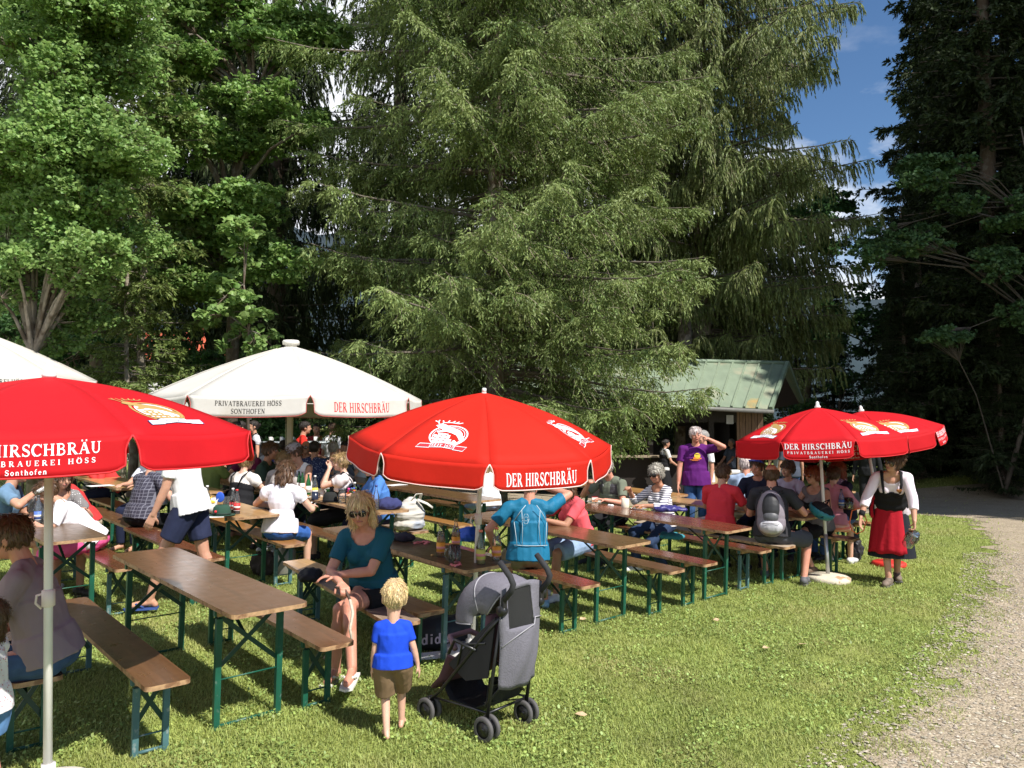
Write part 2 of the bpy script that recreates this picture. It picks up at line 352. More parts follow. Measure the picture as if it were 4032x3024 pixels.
pth = obj('gravel_path', grid('gravel_path', 0, 9, 2.6, 13.4, 420, 500, [GRAV], .006, keep_path)); tag(pth, kind='structure')
pth = obj('gravel_lane', grid('gravel_lane', -6, 24, 13.4, 25.4, 300, 130, [GRAV], .006, keep_path)); tag(pth, kind='structure')
rs = np.random.RandomState(5)
# loose stones: real little lumps along and on the path
def stones(n, s0, s1, yr, xoff):
    V = []; F = []
    ico = np.array([(0, 0, 1), (.9, 0, .2), (.28, .85, .1), (-.72, .5, .15), (-.7, -.55, .2), (.3, -.85, .1), (0, 0, -.6)])
    fc = [(0, 1, 2), (0, 2, 3), (0, 3, 4), (0, 4, 5), (0, 5, 1), (6, 2, 1), (6, 3, 2), (6, 4, 3), (6, 5, 4), (6, 1, 5)]
    y = rs.uniform(*yr, n); x = np.interp(y, EY, EX) + rs.uniform(*xoff, n); ok = np.ones(n, bool)
    k = ok.sum(); s = s0 + (s1 - s0) * rs.rand(k) ** 2.5; a = rs.rand(k) * 6.28; sq = .6 + .5 * rs.rand(k); st = .7 + .7 * rs.rand(k)
    c, sn = np.cos(a), np.sin(a); P = ico[None] * (1 + .25 * rs.randn(k, 7, 1) * .6)
    X = P[..., 0] * s[:, None] * st[:, None]; Y = P[..., 1] * s[:, None]; Z = P[..., 2] * (s * sq * .6)[:, None]
    V = np.stack([x[:, None] + X * c[:, None] - Y * sn[:, None], y[:, None] + X * sn[:, None] + Y * c[:, None], tz(x, y)[:, None] + .008 + Z], -1).reshape(-1, 3)
    F = (np.array(fc)[None] + np.arange(k)[:, None, None] * 7).reshape(-1, 3)
    return V, F
V, F = stones(26000, .004, .021, (3.2, 11.5), (-.35, 3.4))
tag(obj('gravel_stones', npmesh('gravel_stones', V, F, [mat('pebble', (.36, .315, .25), .85, var=.3, vscale=30, rand=.35)])), kind='stuff')

def blades(n, yr, ln, wd_, xr=None, yfun=None):
    """single bent blades; thinned out where the gravel begins"""
    y = rs.uniform(*yr, n) if yfun is None else yfun(n)
    half = .66 * y + .6
    x = (rs.rand(n) * 2 - 1) * half if xr is None else rs.uniform(*xr, n)
    d = pathd(x, y); p = np.clip(.55 - d * 1.25 + .55 * nz2(x, y, 5.5, 6), .02, 1); p = np.where(d < -1.1, 1, p)
    bare = nz2(x, y, 1.1, 9) * .6 + nz2(x, y, 4, 2) * .4
    p = p * np.where(bare > .33, .35, 1); ok = rs.rand(n) < p; x, y = x[ok], y[ok]; k = len(x)
    ht = (ln[0] + (ln[1] - ln[0]) * rs.rand(k)) * (1 + .35 * nz2(x, y, 2.5, 4)); a = rs.rand(k) * 6.28; le = .25 + .9 * rs.rand(k)
    w = wd_ * (.6 + .8 * rs.rand(k)); dx, dy = np.cos(a), np.sin(a); z = tz(x, y) - .004
    def pt(t, s): return np.stack([x + dx * ht * le * t ** 1.6 - dy * w * s, y + dy * ht * le * t ** 1.6 + dx * w * s, z + ht * t * (1 - .25 * le * t)], -1)
    V = np.stack([pt(0, -.5), pt(0, .5), pt(.55, .42), pt(.55, -.42), pt(1, 0)], 1).reshape(-1, 3)
    i = np.arange(k)[:, None] * 5
    F = np.concatenate([np.concatenate([i, i + 1, i + 2], 1), np.concatenate([i, i + 2, i + 3], 1), np.concatenate([i + 3, i + 2, i + 4], 1)])
    return V, F
GB = mat('grass_blade', (.34, .40, .115), .55, var=.3, vscale=1.3, rand=.3, trans=.35, spec=.35, col2=(.46, .42, .18), c2scale=.9, c2pos=(.5, .75))
VV = []; FF = []; o_ = 0
for spec in [(150000, (3.9, 6.2), (.018, .05), .0055), (170000, (6.2, 9.5), (.018, .05), .0065), (110000, (9.5, 14), (.02, .05), .009), (60000, (14, 30), (.03, .07), .016)]:
    V, F = blades(*spec); VV.append(V); FF.append(F + o_); o_ += len(V)
tag(obj('grass', npmesh('grass', np.concatenate(VV), np.concatenate(FF), [GB])), kind='stuff')
# clover and broad weed leaves among the blades
def clover(n, yr):
    y = rs.uniform(*yr, n); x = (rs.rand(n) * 2 - 1) * (.66 * y + .3); ok = (pathd(x, y) < -.15) & (nz2(x, y, 1.7, 7) > -.05); x, y = x[ok], y[ok]; k = len(x)
    a = rs.rand(k) * 6.28; s = .005 + .006 * rs.rand(k); z = tz(x, y) + .012 + .03 * rs.rand(k); tl = rs.randn(k, 2) * .4
    P = []
    for t in np.linspace(0, 2 * math.pi, 6)[:-1]:
        u = np.cos(a + t) * s; v = np.sin(a + t) * s; P.append(np.stack([x + u, y + v, z + u * tl[:, 0] + v * tl[:, 1]], -1))
    return np.stack(P, 1).reshape(-1, 3), np.arange(k * 5).reshape(-1, 5)
V, F = clover(60000, (3.9, 9.5))
tag(obj('clover', npmesh('clover', V, F, [mat('clover_leaf', (.30, .40, .11), .5, var=.3, vscale=2, rand=.3, trans=.3)])), kind='stuff')
# a few dry leaves lying about
DL = mat('dry_leaf', (.52, .38, .22), .7, var=.2, rand=.3)
for i, (px, py, lb) in enumerate([(2296, 2455, 'curled tan leaf at the foot of the long brown table leg'), (2818, 2458, 'pale dry leaf on the lawn below the right benches'), (2285, 2838, 'small folded dry leaf on the grass right of the stroller wheels'), (3160, 2555, 'thin orange leaf lying on open lawn right of the tables'), (3017, 2570, 'light brown dry leaf on the open lawn towards the path'), (1290, 2610, 'crumpled tan leaf near the white sandal'), (2905, 2322, 'pinkish dry leaf beside the last bench leg of the row')]):
    g = onground(px, py); m_ = MB(); q = random.Random(i); n = 7
    vs = [(0, 0, .012)] + [((.03 + .018 * q.random()) * math.cos(k * 6.283 / n), (.022 + .01 * q.random()) * math.sin(k * 6.283 / n), .006 + .02 * q.random()) for k in range(n)]
    m_.add(vs, [(0, 1 + k, 1 + (k + 1) % n) for k in range(n)])
    o = m_.build('dry_leaf', DL, None, solid=.0015); o.location = g + Vector((0, 0, .03)); o.rotation_euler = (0, 0, q.random() * 6); tag(o, lb, 'leaf', 'dry leaves on the lawn')
# ---------------------------------------------------------------- beer tables and benches
GREEN = mat('green_enamel', (.009, .085, .052), .42, var=.2, vscale=8, col2=(.10, .16, .13), c2scale=22, c2pos=(.62, .72))
GREEN2 = mat('faded_blue_green_enamel', (.06, .14, .15), .5, var=.2, vscale=8, col2=(.22, .27, .26), c2scale=20, c2pos=(.6, .7))
BRACE = mat('dark_green_brace', (.012, .05, .035), .45, var=.2)
WOODS = dict(
    brown=woodmat('brown_varnish', (.150, .072, .032), (.098, .046, .020), .3, .5, 9, (.42, .24, .12), (.69, .715)),
    olive=woodmat('dull_brown_varnish', (.14, .085, .048), (.095, .058, .032), .42, .35, 9, (.34, .24, .15), (.66, .70)),
    red=woodmat('red_brown_varnish', (.175, .058, .027), (.105, .032, .016), .24, .7, 9, (.45, .25, .14), (.70, .73)),
    light=woodmat('honey_varnish', (.44, .27, .115), (.34, .195, .08), .32, .5, 9, (.6, .42, .24), (.66, .72)),
    orange=woodmat('orange_varnish', (.40, .19, .055), (.30, .135, .038), .35, .4, 9, (.6, .4, .2), (.66, .72)),
    grey=woodmat('weathered_board', (.30, .215, .15), (.19, .135, .10), .55, .1, 9, (.48, .40, .32), (.6, .68)),
    pale=woodmat('bleached_board', (.42, .33, .24), (.30, .225, .16), .6, .05, 9, (.5, .45, .38), (.6, .68)),
    dark=woodmat('dark_board', (.12, .10, .085), (.07, .058, .05), .5, .2, 9, (.2, .17, .14), (.6, .7)))
EDGE = mat('worn_raw_edge', (.40, .245, .13), .6, var=.3, vscale=30, col2=(.2, .10, .05), c2scale=18)
def board_mesh(W, L_, T, H):
    r = .045 if W > .4 else .035; pts = []
    for cx, cy, a0 in ((W / 2 - r, L_ - r, 0), (-W / 2 + r, L_ - r, 90), (-W / 2 + r, r, 180), (W / 2 - r, r, 270)):
        for k in range(5): a = R(a0 + k * 22.5); pts.append((cx + r * math.cos(a), cy + r * math.sin(a)))
    return MB().poly(pts, H - T, H)
def make_set(kind, wood, metal):
    W, H, wl, s = (.50, .77, .445, .29) if kind == 't' else (.248, .48, .2, .28); T = .027
    L_ = 2.2
    b = board_mesh(W, L_, T, H).mesh('board', [WOODS[wood], EDGE])
    for p in b.polygons:
        if abs(p.normal.z) < .5: p.material_index = 1
    res = {'tabletop' if kind == 't' else 'seat': [b]}
    t = .038 if kind == 't' else .034; hl = H - T - .022
    res['rail'] = []; res['leg'] = []; res['brace'] = []; res['stretcher'] = []; res['foot_bar'] = []
    for e, yy in ((0, s), (1, L_ - s)):
        m = MB().box((0, yy, H - T - .021), (W - .05, .07, .04)); m.cur = 1; m.box((0, yy, H - T - .0215), (wl + .03, .03, .0435)); res['rail'].append(m.mesh('rail', [EDGE if kind == 'b' else WOODS['light'], metal]))
        for sx in (-1, 1):
            m = MB(); x = sx * (wl / 2 - t / 2)
            m.box((x, yy, (hl - .04) / 2 + .005), (t, t * .8, hl - .05)); m.box((x, yy, .006), (t + .006, t, .012)); res['leg'].append(m.mesh('leg', [metal]))
        m = MB(); x = wl / 2 - t; z1 = H - T - .05; z0 = H * (.47 if kind == 't' else .36); yd = yy + (.018 if e == 0 else -.018)
        m.bar((-x - .01, yd, z1), (x + .01, yd, z0), .006, .028); m.bar((x + .01, yd + .008, z1), (-x - .01, yd + .008, z0), .006, .028)
        dy = .42 if kind == 't' else .30; sg = 1 if e == 0 else -1
        m.bar((0, yd + .01 * sg, (z0 + z1) / 2 - .02), (0, yy + sg * dy, H - T - .012), .022, .006)
        m.box((0, yy + sg * dy, H - T - .0075), (W * .5, .03, .015)); res['brace'].append(m.mesh('brace', [BRACE]))
        m = MB(); m.tube([(-x - .01, yy, z0 - .06), (x + .01, yy, z0 - .06)], .0055, 6); res['stretcher'].append(m.mesh('stretcher', [metal])); m = MB(); m.tube([(-x, yy, .018), (x, yy, .018)], .011, 6); res['foot_bar'].append(m.mesh('foot_bar', [metal]))
    return res
SETS = {}
def place(kind, wood, x, y, yaw, label, metal='g', dz=0, group=None):
    k = (kind, wood, metal)
    if k not in SETS: SETS[k] = make_set(kind, wood, GREEN if metal == 'g' else GREEN2)
    nm = 'beer_table' if kind == 't' else 'beer_bench'
    t = thing(nm, label, 'table' if kind == 't' else 'bench', (x, y, tzf(x, y) + dz), tilt(x, y, yaw), group or ('folding beer tables in rows' if kind == 't' else 'folding beer benches in rows'))
    for part, ms in SETS[k].items():
        for me in ms: obj(part, me, t)
    return t
FU = {}
def F(key, *a, **k): FU[key] = (a[2], a[3], a[4], a[0]); place(*a, **k)
F('T1', 't', 'brown', -1.476, 4.896, .761, 'empty brown varnished table standing nearest, sun glare across its top')
F('B1', 'b', 'brown', -1.888, 4.423, .732, 'empty brown bench with scratched front end, left of the nearest empty table', 'f')
F('B2', 'b', 'brown', -1.123, 5.165, .725, 'empty brown bench right of the nearest empty table, chips on its seat')
F('T3', 't', 'brown', 1.124, 7.393, .76, 'brown table on which the woman in the coral top leans her elbows')
F('B3r', 'b', 'brown', 1.576, 7.644, .742, 'empty brown bench directly right of the coral top woman\'s table')
F('B4l', 'b', 'red', 1.988, 8.016, .741, 'glossy red-brown bench under the knees of the striped jumper woman')
F('T4', 't', 'red', 2.366, 8.363, .745, 'glossy red-brown table carrying cake plates and a cream mug')
F('B3l', 'b', 'red', .682, 6.966, .723, 'red-brown bench on which the man in the blue sports shirt sits')
F('T0', 't', 'olive', -3.734, 6.869, .769, 'scratched dark table behind the left umbrella pole')
F('T5', 't', 'light', -2.658, 8.348, .749, 'honey coloured table end with a green felt hat on it')
F('T6', 't', 'light', -1.352, 8.903, .773, 'honey coloured table crowded with green bottles and a bowler')
F('T7', 't', 'olive', -.195, 6.247, .738, 'dark table with soft drink bottles and a glass mug beside the centre umbrella pole', 'f')
F('B5', 'b', 'orange', -2.265, 8.357, .737, 'orange-brown bench under the woman in the white blouse', 'f')
F('B7', 'b', 'grey', -.76, 5.687, .60, 'worn bench on which the blonde woman in sunglasses sits', 'f')
F('B7r', 'b', 'brown', .13, 6.85, .746, 'bench between the soft drink table and the man in the blue sports shirt')
F('B7l', 'b', 'light', -.60, 5.98, .74, 'sunlit bench alongside the left edge of the soft drink table')
F('T8b', 't', 'brown', -.323, 10.15, .789, 'long empty brown table left of the white shirt woman with fair hair')
F('T8c', 't', 'brown', -1.88, 11.72, .789, 'brown table behind the girl with hands at her mouth, end to end with another')
F('B8l', 'b', 'orange', -.578, 9.891, .752, 'empty orange bench in front of the long empty brown table')
F('B8m', 'b', 'brown', .22, 10.75, .76, 'brown bench behind the long empty brown table')
F('B6r', 'b', 'grey', -1.074, 9.356, .757, 'worn bench end carrying the grey cloth rucksack')
F('B6l', 'b', 'brown', -1.70, 8.62, .757, 'brown bench behind the blonde woman in sunglasses, left of the bottle table')
F('B0r', 'b', 'red', -3.40, 7.12, .767, 'red-brown bench under the person in pink trousers', 'f')
F('B5l', 'b', 'red', -2.832, 7.57, .757, 'red-brown bench passing behind the man walking in navy shorts')
F('B5m', 'b', 'brown', -4.05, 8.95, .757, 'brown bench under the woman in the checked shirt')
F('B4r', 'b', 'red', 2.778, 8.765, .746, 'red-brown bench whose end stands beside the bald hiker\'s bench', 'f')
F('BPl', 'b', 'pale', 3.144, 9.046, .729, 'bleached bench on which the bald hiker with the rucksack sits')
F('T11', 't', 'brown', 4.55, 10.52, .761, 'brown table end with a water bottle and a beer mug beside the waitress')
F('B11', 'b', 'brown', 4.151, 9.663, .75, 'brown bench under the woman in the pink cardigan')
F('T10', 't', 'light', 3.526, 9.372, .735, 'table in the shade of the right umbrella between the hiker and the redhead')
F('B0', 'b', 'red', -2.60, 4.42, .711, 'red-brown bench end at the left edge behind the girl in denim shorts')
F('B11r', 'b', 'orange', 4.98, 10.95, .75, 'orange-brown bench end behind the waitress\'s right wrist')
F('T12', 't', 'orange', 5.25, 12.4, .75, 'orange-brown table far behind the waitress in the shade edge')
F('B12', 'b', 'orange', 5.0, 11.9, .75, 'orange-brown bench before the far table behind the waitress')
F('T13', 't', 'orange', 2.35, 11.3, .76, 'honey table behind the striped jumper woman, in front of the man in purple')
F('B13', 'b', 'grey', 2.0, 10.9, .76, 'grey bench behind the cap man\'s back')
F('Bs', 'b', 'light', -4.5, 10.0, .75, 'sunlit bench in the distance left of the checked shirt woman')
F('T14', 't', 'light', -5.0, 10.6, .75, 'sunlit honey table far left with a sheet of paper on it')
F('T15', 't', 'light', -3.9, 10.2, .75, 'honey table just left of the checked shirt woman\'s elbow')
F('B15', 'b', 'light', -5.6, 11.2, .75, 'pale bench far left beyond the honey tables')
F('B16', 'b', 'pale', -6.3, 12.0, .75, 'pale bench farthest left in the sunlit gap')
F('T17', 't', 'light', -3.1, 10.6, .76, 'honey table beyond the girl with the bun, in dappled shade')
for i, (x, y, k, w) in enumerate([(-3.2, 12.4, 't', 'dark'), (-2.6, 12.9, 'b', 'dark'), (-3.7, 12.0, 'b', 'dark'), (-1.6, 13.2, 't', 'grey'), (-1.1, 13.7, 'b', 'grey'), (-2.1, 12.7, 'b', 'dark'), (-.2, 13.4, 't', 'grey')]):
    place(k, w, x, y, .76, ['shaded table under the trees behind the white cap man', 'shaded bench behind the cream umbrella pole', 'shaded bench left of the cream umbrella pole', 'grey table before the grey haired man in the waistcoat', 'grey bench behind the grey haired man in the waistcoat', 'dark bench under the woman in the blue flowered blouse', 'grey table beneath the low spruce boughs with a mug on it'][i], group='shaded tables and benches under the trees')

# ---------------------------------------------------------------- serif lettering, drawn as stroke outlines
def arc(cx, cy, rx, ry, a0, a1, n=10): return [(cx + rx * math.cos(R(a0 + (a1 - a0) * i / n)), cy + ry * math.sin(R(a0 + (a1 - a0) * i / n))) for i in range(n + 1)]
B_, T_ = .19, .07                          # thick and thin stroke
def st(x, y0=0, y1=1, w=B_): return [('l', [(x, y0), (x, y1)], w), ('l', [(x - .17, y0 + .03), (x + .17, y0 + .03)], .06), ('l', [(x - .17, y1 - .03), (x + .17, y1 - .03)], .06)]
GL = {
 'D': (.95, st(.22) + [('l', [(.22, .96)] + arc(.42, .5, .40, .46, 90, 20, 6), .09), ('l', arc(.40, .5, .42, .46, 45, -45, 8), .2), ('l', arc(.42, .5, .40, .46, -20, -90, 6) + [(.22, .04)], .09)]),
 'E': (.82, st(.22) + [('l', [(.2, .96), (.72, .96)], .08), ('l', [(.2, .52), (.55, .52)], .07), ('l', [(.2, .04), (.74, .04)], .08), ('l', [(.71, .98), (.71, .76)], .07), ('l', [(.73, .02), (.73, .26)], .07), ('l', [(.55, .64), (.55, .40)], .06)]),
 'R': (.95, st(.22) + [('l', [(.22, .96)] + arc(.42, .74, .26, .22, 90, -90, 10) + [(.22, .52)], .11), ('l', [(.42, .52), (.80, .03)], .2), ('l', [(.66, .03), (.96, .03)], .06)]),
 'H': (1.02, st(.22) + st(.80) + [('l', [(.2, .52), (.8, .52)], .08)]),
 'I': (.46, st(.23)),
 'S': (.76, [('l', arc(.38, .73, .25, .24, 20, 200, 10), .11), ('l', [(.14, .66), (.28, .55), (.50, .44), (.62, .30)], .2), ('l', arc(.37, .27, .26, .24, 20, -160, 10), .11), ('l', [(.62, .98), (.62, .72)], .06), ('l', [(.1, .02), (.1, .28)], .06)]),
 'C': (.88, [('l', arc(.48, .5, .37, .47, 40, 120, 8), .1), ('l', arc(.46, .5, .37, .47, 110, 250, 12), .2), ('l', arc(.48, .5, .37, .47, 240, 320, 8), .1), ('l', [(.80, 1.), (.80, .68)], .06)]),
 'B': (.86, st(.22) + [('l', [(.22, .96)] + arc(.42, .75, .24, .21, 90, -90, 10) + [(.22, .54)], .11), ('l', [(.22, .52)] + arc(.44, .28, .29, .24, 90, -90, 10) + [(.22, .04)], .12)]),
 'A': (.96, [('l', [(.46, .98), (.14, .03)], .08), ('l', [(.48, .98), (.80, .03)], .2), ('l', [(.24, .34), (.66, .34)], .07), ('l', [(.0, .03), (.28, .03)], .06), ('l', [(.64, .03), (.96, .03)], .06)]),
 'U': (.98, [('l', [(.22, .97), (.22, .34)], .19), ('l', arc(.48, .34, .26, .30, 180, 360, 10), .11), ('l', [(.74, .34), (.74, .97)], .09), ('l', [(.05, .97), (.39, .97)], .06), ('l', [(.60, .97), (.90, .97)], .06)]),
 'P': (.84, st(.22) + [('l', [(.22, .96)] + arc(.42, .72, .28, .24, 90, -90, 10) + [(.22, .48)], .12)]),
 'V': (.94, [('l', [(.14, .97), (.46, .03)], .2), ('l', [(.48, .03), (.80, .97)], .08), ('l', [(.0, .97), (.30, .97)], .06), ('l', [(.66, .97), (.94, .97)], .06)]),
 'T': (.86, st(.43) + [('l', [(.06, .96), (.80, .96)], .08), ('l', [(.07, .98), (.07, .74)], .07), ('l', [(.79, .98), (.79, .74)], .07)]),
 'O': (.96, [('l', arc(.48, .5, .36, .46, 60, 120, 6), .09), ('l', arc(.47, .5, .37, .46, 115, 245, 12), .19), ('l', arc(.48, .5, .36, .46, 240, 300, 6), .09), ('l', arc(.49, .5, .37, .46, -65, 65, 12), .19)]),
 'N': (1.0, [('l', [(.20, .97), (.20, .03)], .08), ('l', [(.20, .95), (.80, .05)], .2), ('l', [(.80, .97), (.80, .03)], .08), ('l', [(.04, .03), (.36, .03)], .06), ('l', [(.64, .97), (.96, .97)], .06), ('l', [(.02, .97), (.24, .97)], .06)]),
 'F': (.76, st(.22) + [('l', [(.2, .96), (.68, .96)], .08), ('l', [(.2, .50), (.52, .50)], .07), ('l', [(.67, .98), (.67, .76)], .07), ('l', [(.52, .62), (.52, .38)], .06)]),
 '1': (.5, [('l', [(.27, .03), (.27, .98)], .17), ('l', [(.08, .82), (.27, .96)], .08), ('l', [(.08, .03), (.46, .03)], .06)]),
 '6': (.7, [('l', arc(.36, .30, .24, .27, 0, 360, 16), .12), ('l', [(.14, .34), (.16, .62), (.34, .88), (.58, .97)], .14)]),
 '5': (.68, [('l', [(.16, .92), (.60, .92)], .14), ('l', [(.16, .95), (.14, .55)], .07), ('l', [(.14, .56)] + arc(.32, .32, .25, .28, 80, -150, 12), .13)]),
 '7': (.66, [('l', [(.06, .90), (.60, .90)], .15), ('l', [(.60, .92), (.26, .03)], .14), ('l', [(.07, .97), (.07, .74)], .06)]),
 'o': (.62, [('l', arc(.31, .32, .22, .29, 0, 360, 16), .13)]), 'n': (.7, [('l', [(.17, .02), (.17, .64)], .14), ('l', [(.17, .5)] + arc(.36, .42, .18, .2, 120, 0, 6) + [(.54, .02)], .13), ('l', [(.03, .03), (.31, .03)], .05), ('l', [(.42, .03), (.68, .03)], .05)]),
 't': (.46, [('l', [(.2, .86), (.2, .12), (.38, .04)], .13), ('l', [(.03, .62), (.4, .62)], .07)]), 'h': (.7, [('l', [(.17, .02), (.17, .98)], .14), ('l', [(.17, .5)] + arc(.36, .42, .18, .2, 120, 0, 6) + [(.54, .02)], .13), ('l', [(.03, .03), (.31, .03)], .05), ('l', [(.42, .03), (.68, .03)], .05)]),
 'f': (.46, [('l', [(.2, .02), (.2, .80), (.3, .95), (.44, .93)], .13), ('l', [(.03, .62), (.4, .62)], .07)]), 'e': (.6, [('l', [(.1, .34), (.52, .34)] + arc(.31, .32, .21, .29, 5, 320, 12), .1)]),
 'd': (.68, [('l', arc(.28, .32, .19, .28, 0, 360, 14), .12), ('l', [(.5, .02), (.5, .98)], .14)]), 'a': (.62, [('l', arc(.27, .3, .19, .27, 0, 360, 14), .12), ('l', [(.48, .02), (.48, .62)], .14)]),
 'i': (.34, [('l', [(.17, .02), (.17, .64)], .14), ('l', [(.17, .78), (.17, .94)], .15)]), 's': (.55, [('l', [(.46, .52), (.28, .62), (.12, .5), (.28, .34), (.44, .2), (.28, .02), (.08, .12)], .11)]),
 ' ': (.4, [])}
for c_, b0 in (('Ä', 'A'), ('Ö', 'O'), ('Ü', 'U')):
    GL[c_] = (GL[b0][0], GL[b0][1] + [('l', [(.24, 1.14), (.36, 1.14)], .15), ('l', [(.60, 1.14), (.72, 1.14)], .15)])
def stroke2d(pts, w):
    """quads along a polyline in 2-D"""
    out = []; n = len(pts)
    L_ = [];
    for i, p in enumerate(pts):
        a = pts[max(i - 1, 0)]; b = pts[min(i + 1, n - 1)]; dx, dy = b[0] - a[0], b[1] - a[1]; l = math.hypot(dx, dy) or 1
        L_.append(((p[0] - dy / l * w / 2, p[1] + dx / l * w / 2), (p[0] + dy / l * w / 2, p[1] - dx / l * w / 2)))
    for i in range(n - 1): out.append([L_[i][0], L_[i][1], L_[i + 1][1], L_[i + 1][0]])
    return out
def text2d(s, h, cx, cy, sx=1, track=.06, bold=1):
    """faces (2-D polygons) of the words, centred on cx, cy; h is the cap height"""
    w = sum(GL[c][0] + track for c in s) - track; x = cx - w * h * sx / 2; out = []
    for c in s:
        for _, pts, t in GL[c][1]:
            q = pts if len(pts) > 2 else [pts[0], ((pts[0][0] + pts[1][0]) / 2, (pts[0][1] + pts[1][1]) / 2), pts[1]]
            for poly in stroke2d(q, t * bold): out.append([(x + a * h * sx, cy + (b - .5) * h) for a, b in poly])
        x += (GL[c][0] + track) * h * sx
    return out
def mapped(name, groups, fn, parent, off=.003):
    """lay 2-D polygons onto a curved surface: fn(u, v) -> point, normal; groups = [(material, polygons, lift)]"""
    m = MB(); mats = []
    for k, (mt, polys, lift) in enumerate(groups):
        mats.append(mt); m.cur = k
        for pl in polys:
            vs = []
            for u, v in pl:
                p, n = fn(u, v); vs.append(p + n * (off + lift))
            c = sum(vs, Vector()) / len(vs)
            if len(vs) > 4: m.add(vs + [c], [(i, (i + 1) % len(vs), len(vs)) for i in range(len(vs))], False)
            else: m.add(vs, [tuple(range(len(vs)))], False)
    return m.build(name, mats, parent)

# brewery emblem (2-D, about 1 x 1): oval ring, leaping stag with antlers over rooftops, ribbon
STAG = [(-.50, .38), (-.42, .44), (-.34, .50), (-.24, .47), (-.14, .40), (.05, .33), (.22, .26), (.34, .12), (.40, -.05), (.46, -.24), (.44, -.30), (.36, -.20), (.28, -.08), (.20, .02), (.05, .10), (-.10, .14), (-.22, .18), (-.30, .26), (-.40, .30)]
LEGF = [(-.24, .20), (-.38, .12), (-.34, .06), (-.22, .10), (-.12, .15)]
LEGB = [(.30, .02), (.38, -.12), (.34, -.30), (.40, -.34), (.46, -.12), (.42, .0)]
def tri_fan(pl): return pl
def earcut(pts):
    from mathutils.geometry import tessellate_polygon
    tr = tessellate_polygon([[Vector((x, y, 0)) for x, y in pts]]); return [[pts[i] for i in t] for t in tr]
def refine(polys, n=1):
    for _ in range(n):
        out = []
        for p in polys:
            if len(p) == 3:
                a, b, c = p; ab = ((a[0] + b[0]) / 2, (a[1] + b[1]) / 2); bc = ((b[0] + c[0]) / 2, (b[1] + c[1]) / 2); ca = ((c[0] + a[0]) / 2, (c[1] + a[1]) / 2)
                out += [[a, ab, ca], [ab, b, bc], [ca, bc, c], [ab, bc, ca]]
            else: out.append(p)
        polys = out
    return polys
def ring(rx, ry, cx, cy, w, n=36): return stroke2d([(cx + rx * math.cos(2 * math.pi * i / n), cy + ry * math.sin(2 * math.pi * i / n)) for i in range(n + 1)], w)
def disc(rx, ry, cx, cy, n=32): return [[(cx, cy), (cx + rx * math.cos(2 * math.pi * i / n), cy + ry * math.sin(2 * math.pi * i / n)), (cx + rx * math.cos(2 * math.pi * (i + 1) / n), cy + ry * math.sin(2 * math.pi * (i + 1) / n))] for i in range(n)]
ANT = [[(-.40, .42), (-.34, .56), (-.14, .60), (.10, .58)], [(-.34, .55), (-.40, .66)], [(-.24, .58), (-.22, .70)], [(-.12, .60), (-.06, .70)], [(0, .60), (.06, .68)], [(.08, .58), (.18, .63)], [(-.40, .42), (-.50, .56), (-.60, .60)], [(-.5, .55), (-.50, .66)]]
HOUSE = [[(-.36, -.02), (-.36, -.10)], [(-.38, -.10), (.06, -.10)], [(-.26, .04), (-.26, -.34)], [(-.12, .06), (-.12, -.34)], [(.02, .0), (.02, -.34)], [(-.42, -.21), (.14, -.21)], [(-.34, -.32), (.36, -.32)], [(.10, -.18), (.10, -.34)], [(.2, -.22), (.34, -.36)], [(-.30, .0), (-.02, .02)]]
RIB = [(-.33, -.40), (0, -.35), (.33, -.40), (.33, -.58), (0, -.53), (-.33, -.58)]
RL = [(-.62, -.47), (-.33, -.44), (-.33, -.60), (-.68, -.64)]; RR = [(.33, -.44), (.66, -.47), (.60, -.64), (.33, -.60)]
def emblem(style, k):
    sc_ = lambda P: [[(x * k, y * k) for x, y in p] for p in P]
    WH, GO, NV, RD = mat('print_white', (.80, .78, .82), .7, var=.03), mat('print_gold', (.42, .27, .09), .6, var=.06), mat('print_navy', (.05, .04, .16), .7), mat('print_red', (.62, .02, .03), .7)
    if style == 'gold':
        return [(GO, sc_(ring(.50, .47, 0, -.02, .055)), 0), (WH, sc_(refine(disc(.43, .40, 0, -.02))), .0006),
                (GO, sc_(earcut(STAG) + earcut(LEGF) + earcut(LEGB)) + sc_([q for a in ANT for q in stroke2d(a, .03)] + [q for a in HOUSE for q in stroke2d(a, .055)]), .0014),
                (NV, sc_(refine(earcut([(x * 1.05, -.49 + (y + .49) * 1.14) for x, y in RIB]) + earcut([(x * 1.04, -.54 + (y + .54) * 1.12) for x, y in RL]) + earcut([(x * 1.04, -.54 + (y + .54) * 1.12) for x, y in RR]))), .0018),
                (WH, sc_(refine(earcut(RL) + earcut(RR))), .0024), (WH, sc_(refine(earcut(RIB))), .0030), (NV, sc_(text2d('SEIT 1657', .105, 0, -.47, .82)), .0038)]
    out = lambda P: stroke2d(P + [P[0]], .022)
    return [(WH, sc_(ring(.50, .47, 0, -.02, .04)) + sc_(ring(.43, .40, 0, -.02, .016)), 0),
            (WH, sc_(earcut(STAG) + earcut(LEGF) + earcut(LEGB)) + sc_([q for a in ANT for q in stroke2d(a, .035)] + [q for a in HOUSE for q in stroke2d(a, .07)]), .0012),
            (RD, sc_(refine(earcut(RIB) + earcut(RL) + earcut(RR))), .0018), (WH, sc_(out(RIB) + out(RL) + out(RR) + text2d('SEIT 1657', .12, 0, -.47, .82)), .0026)]

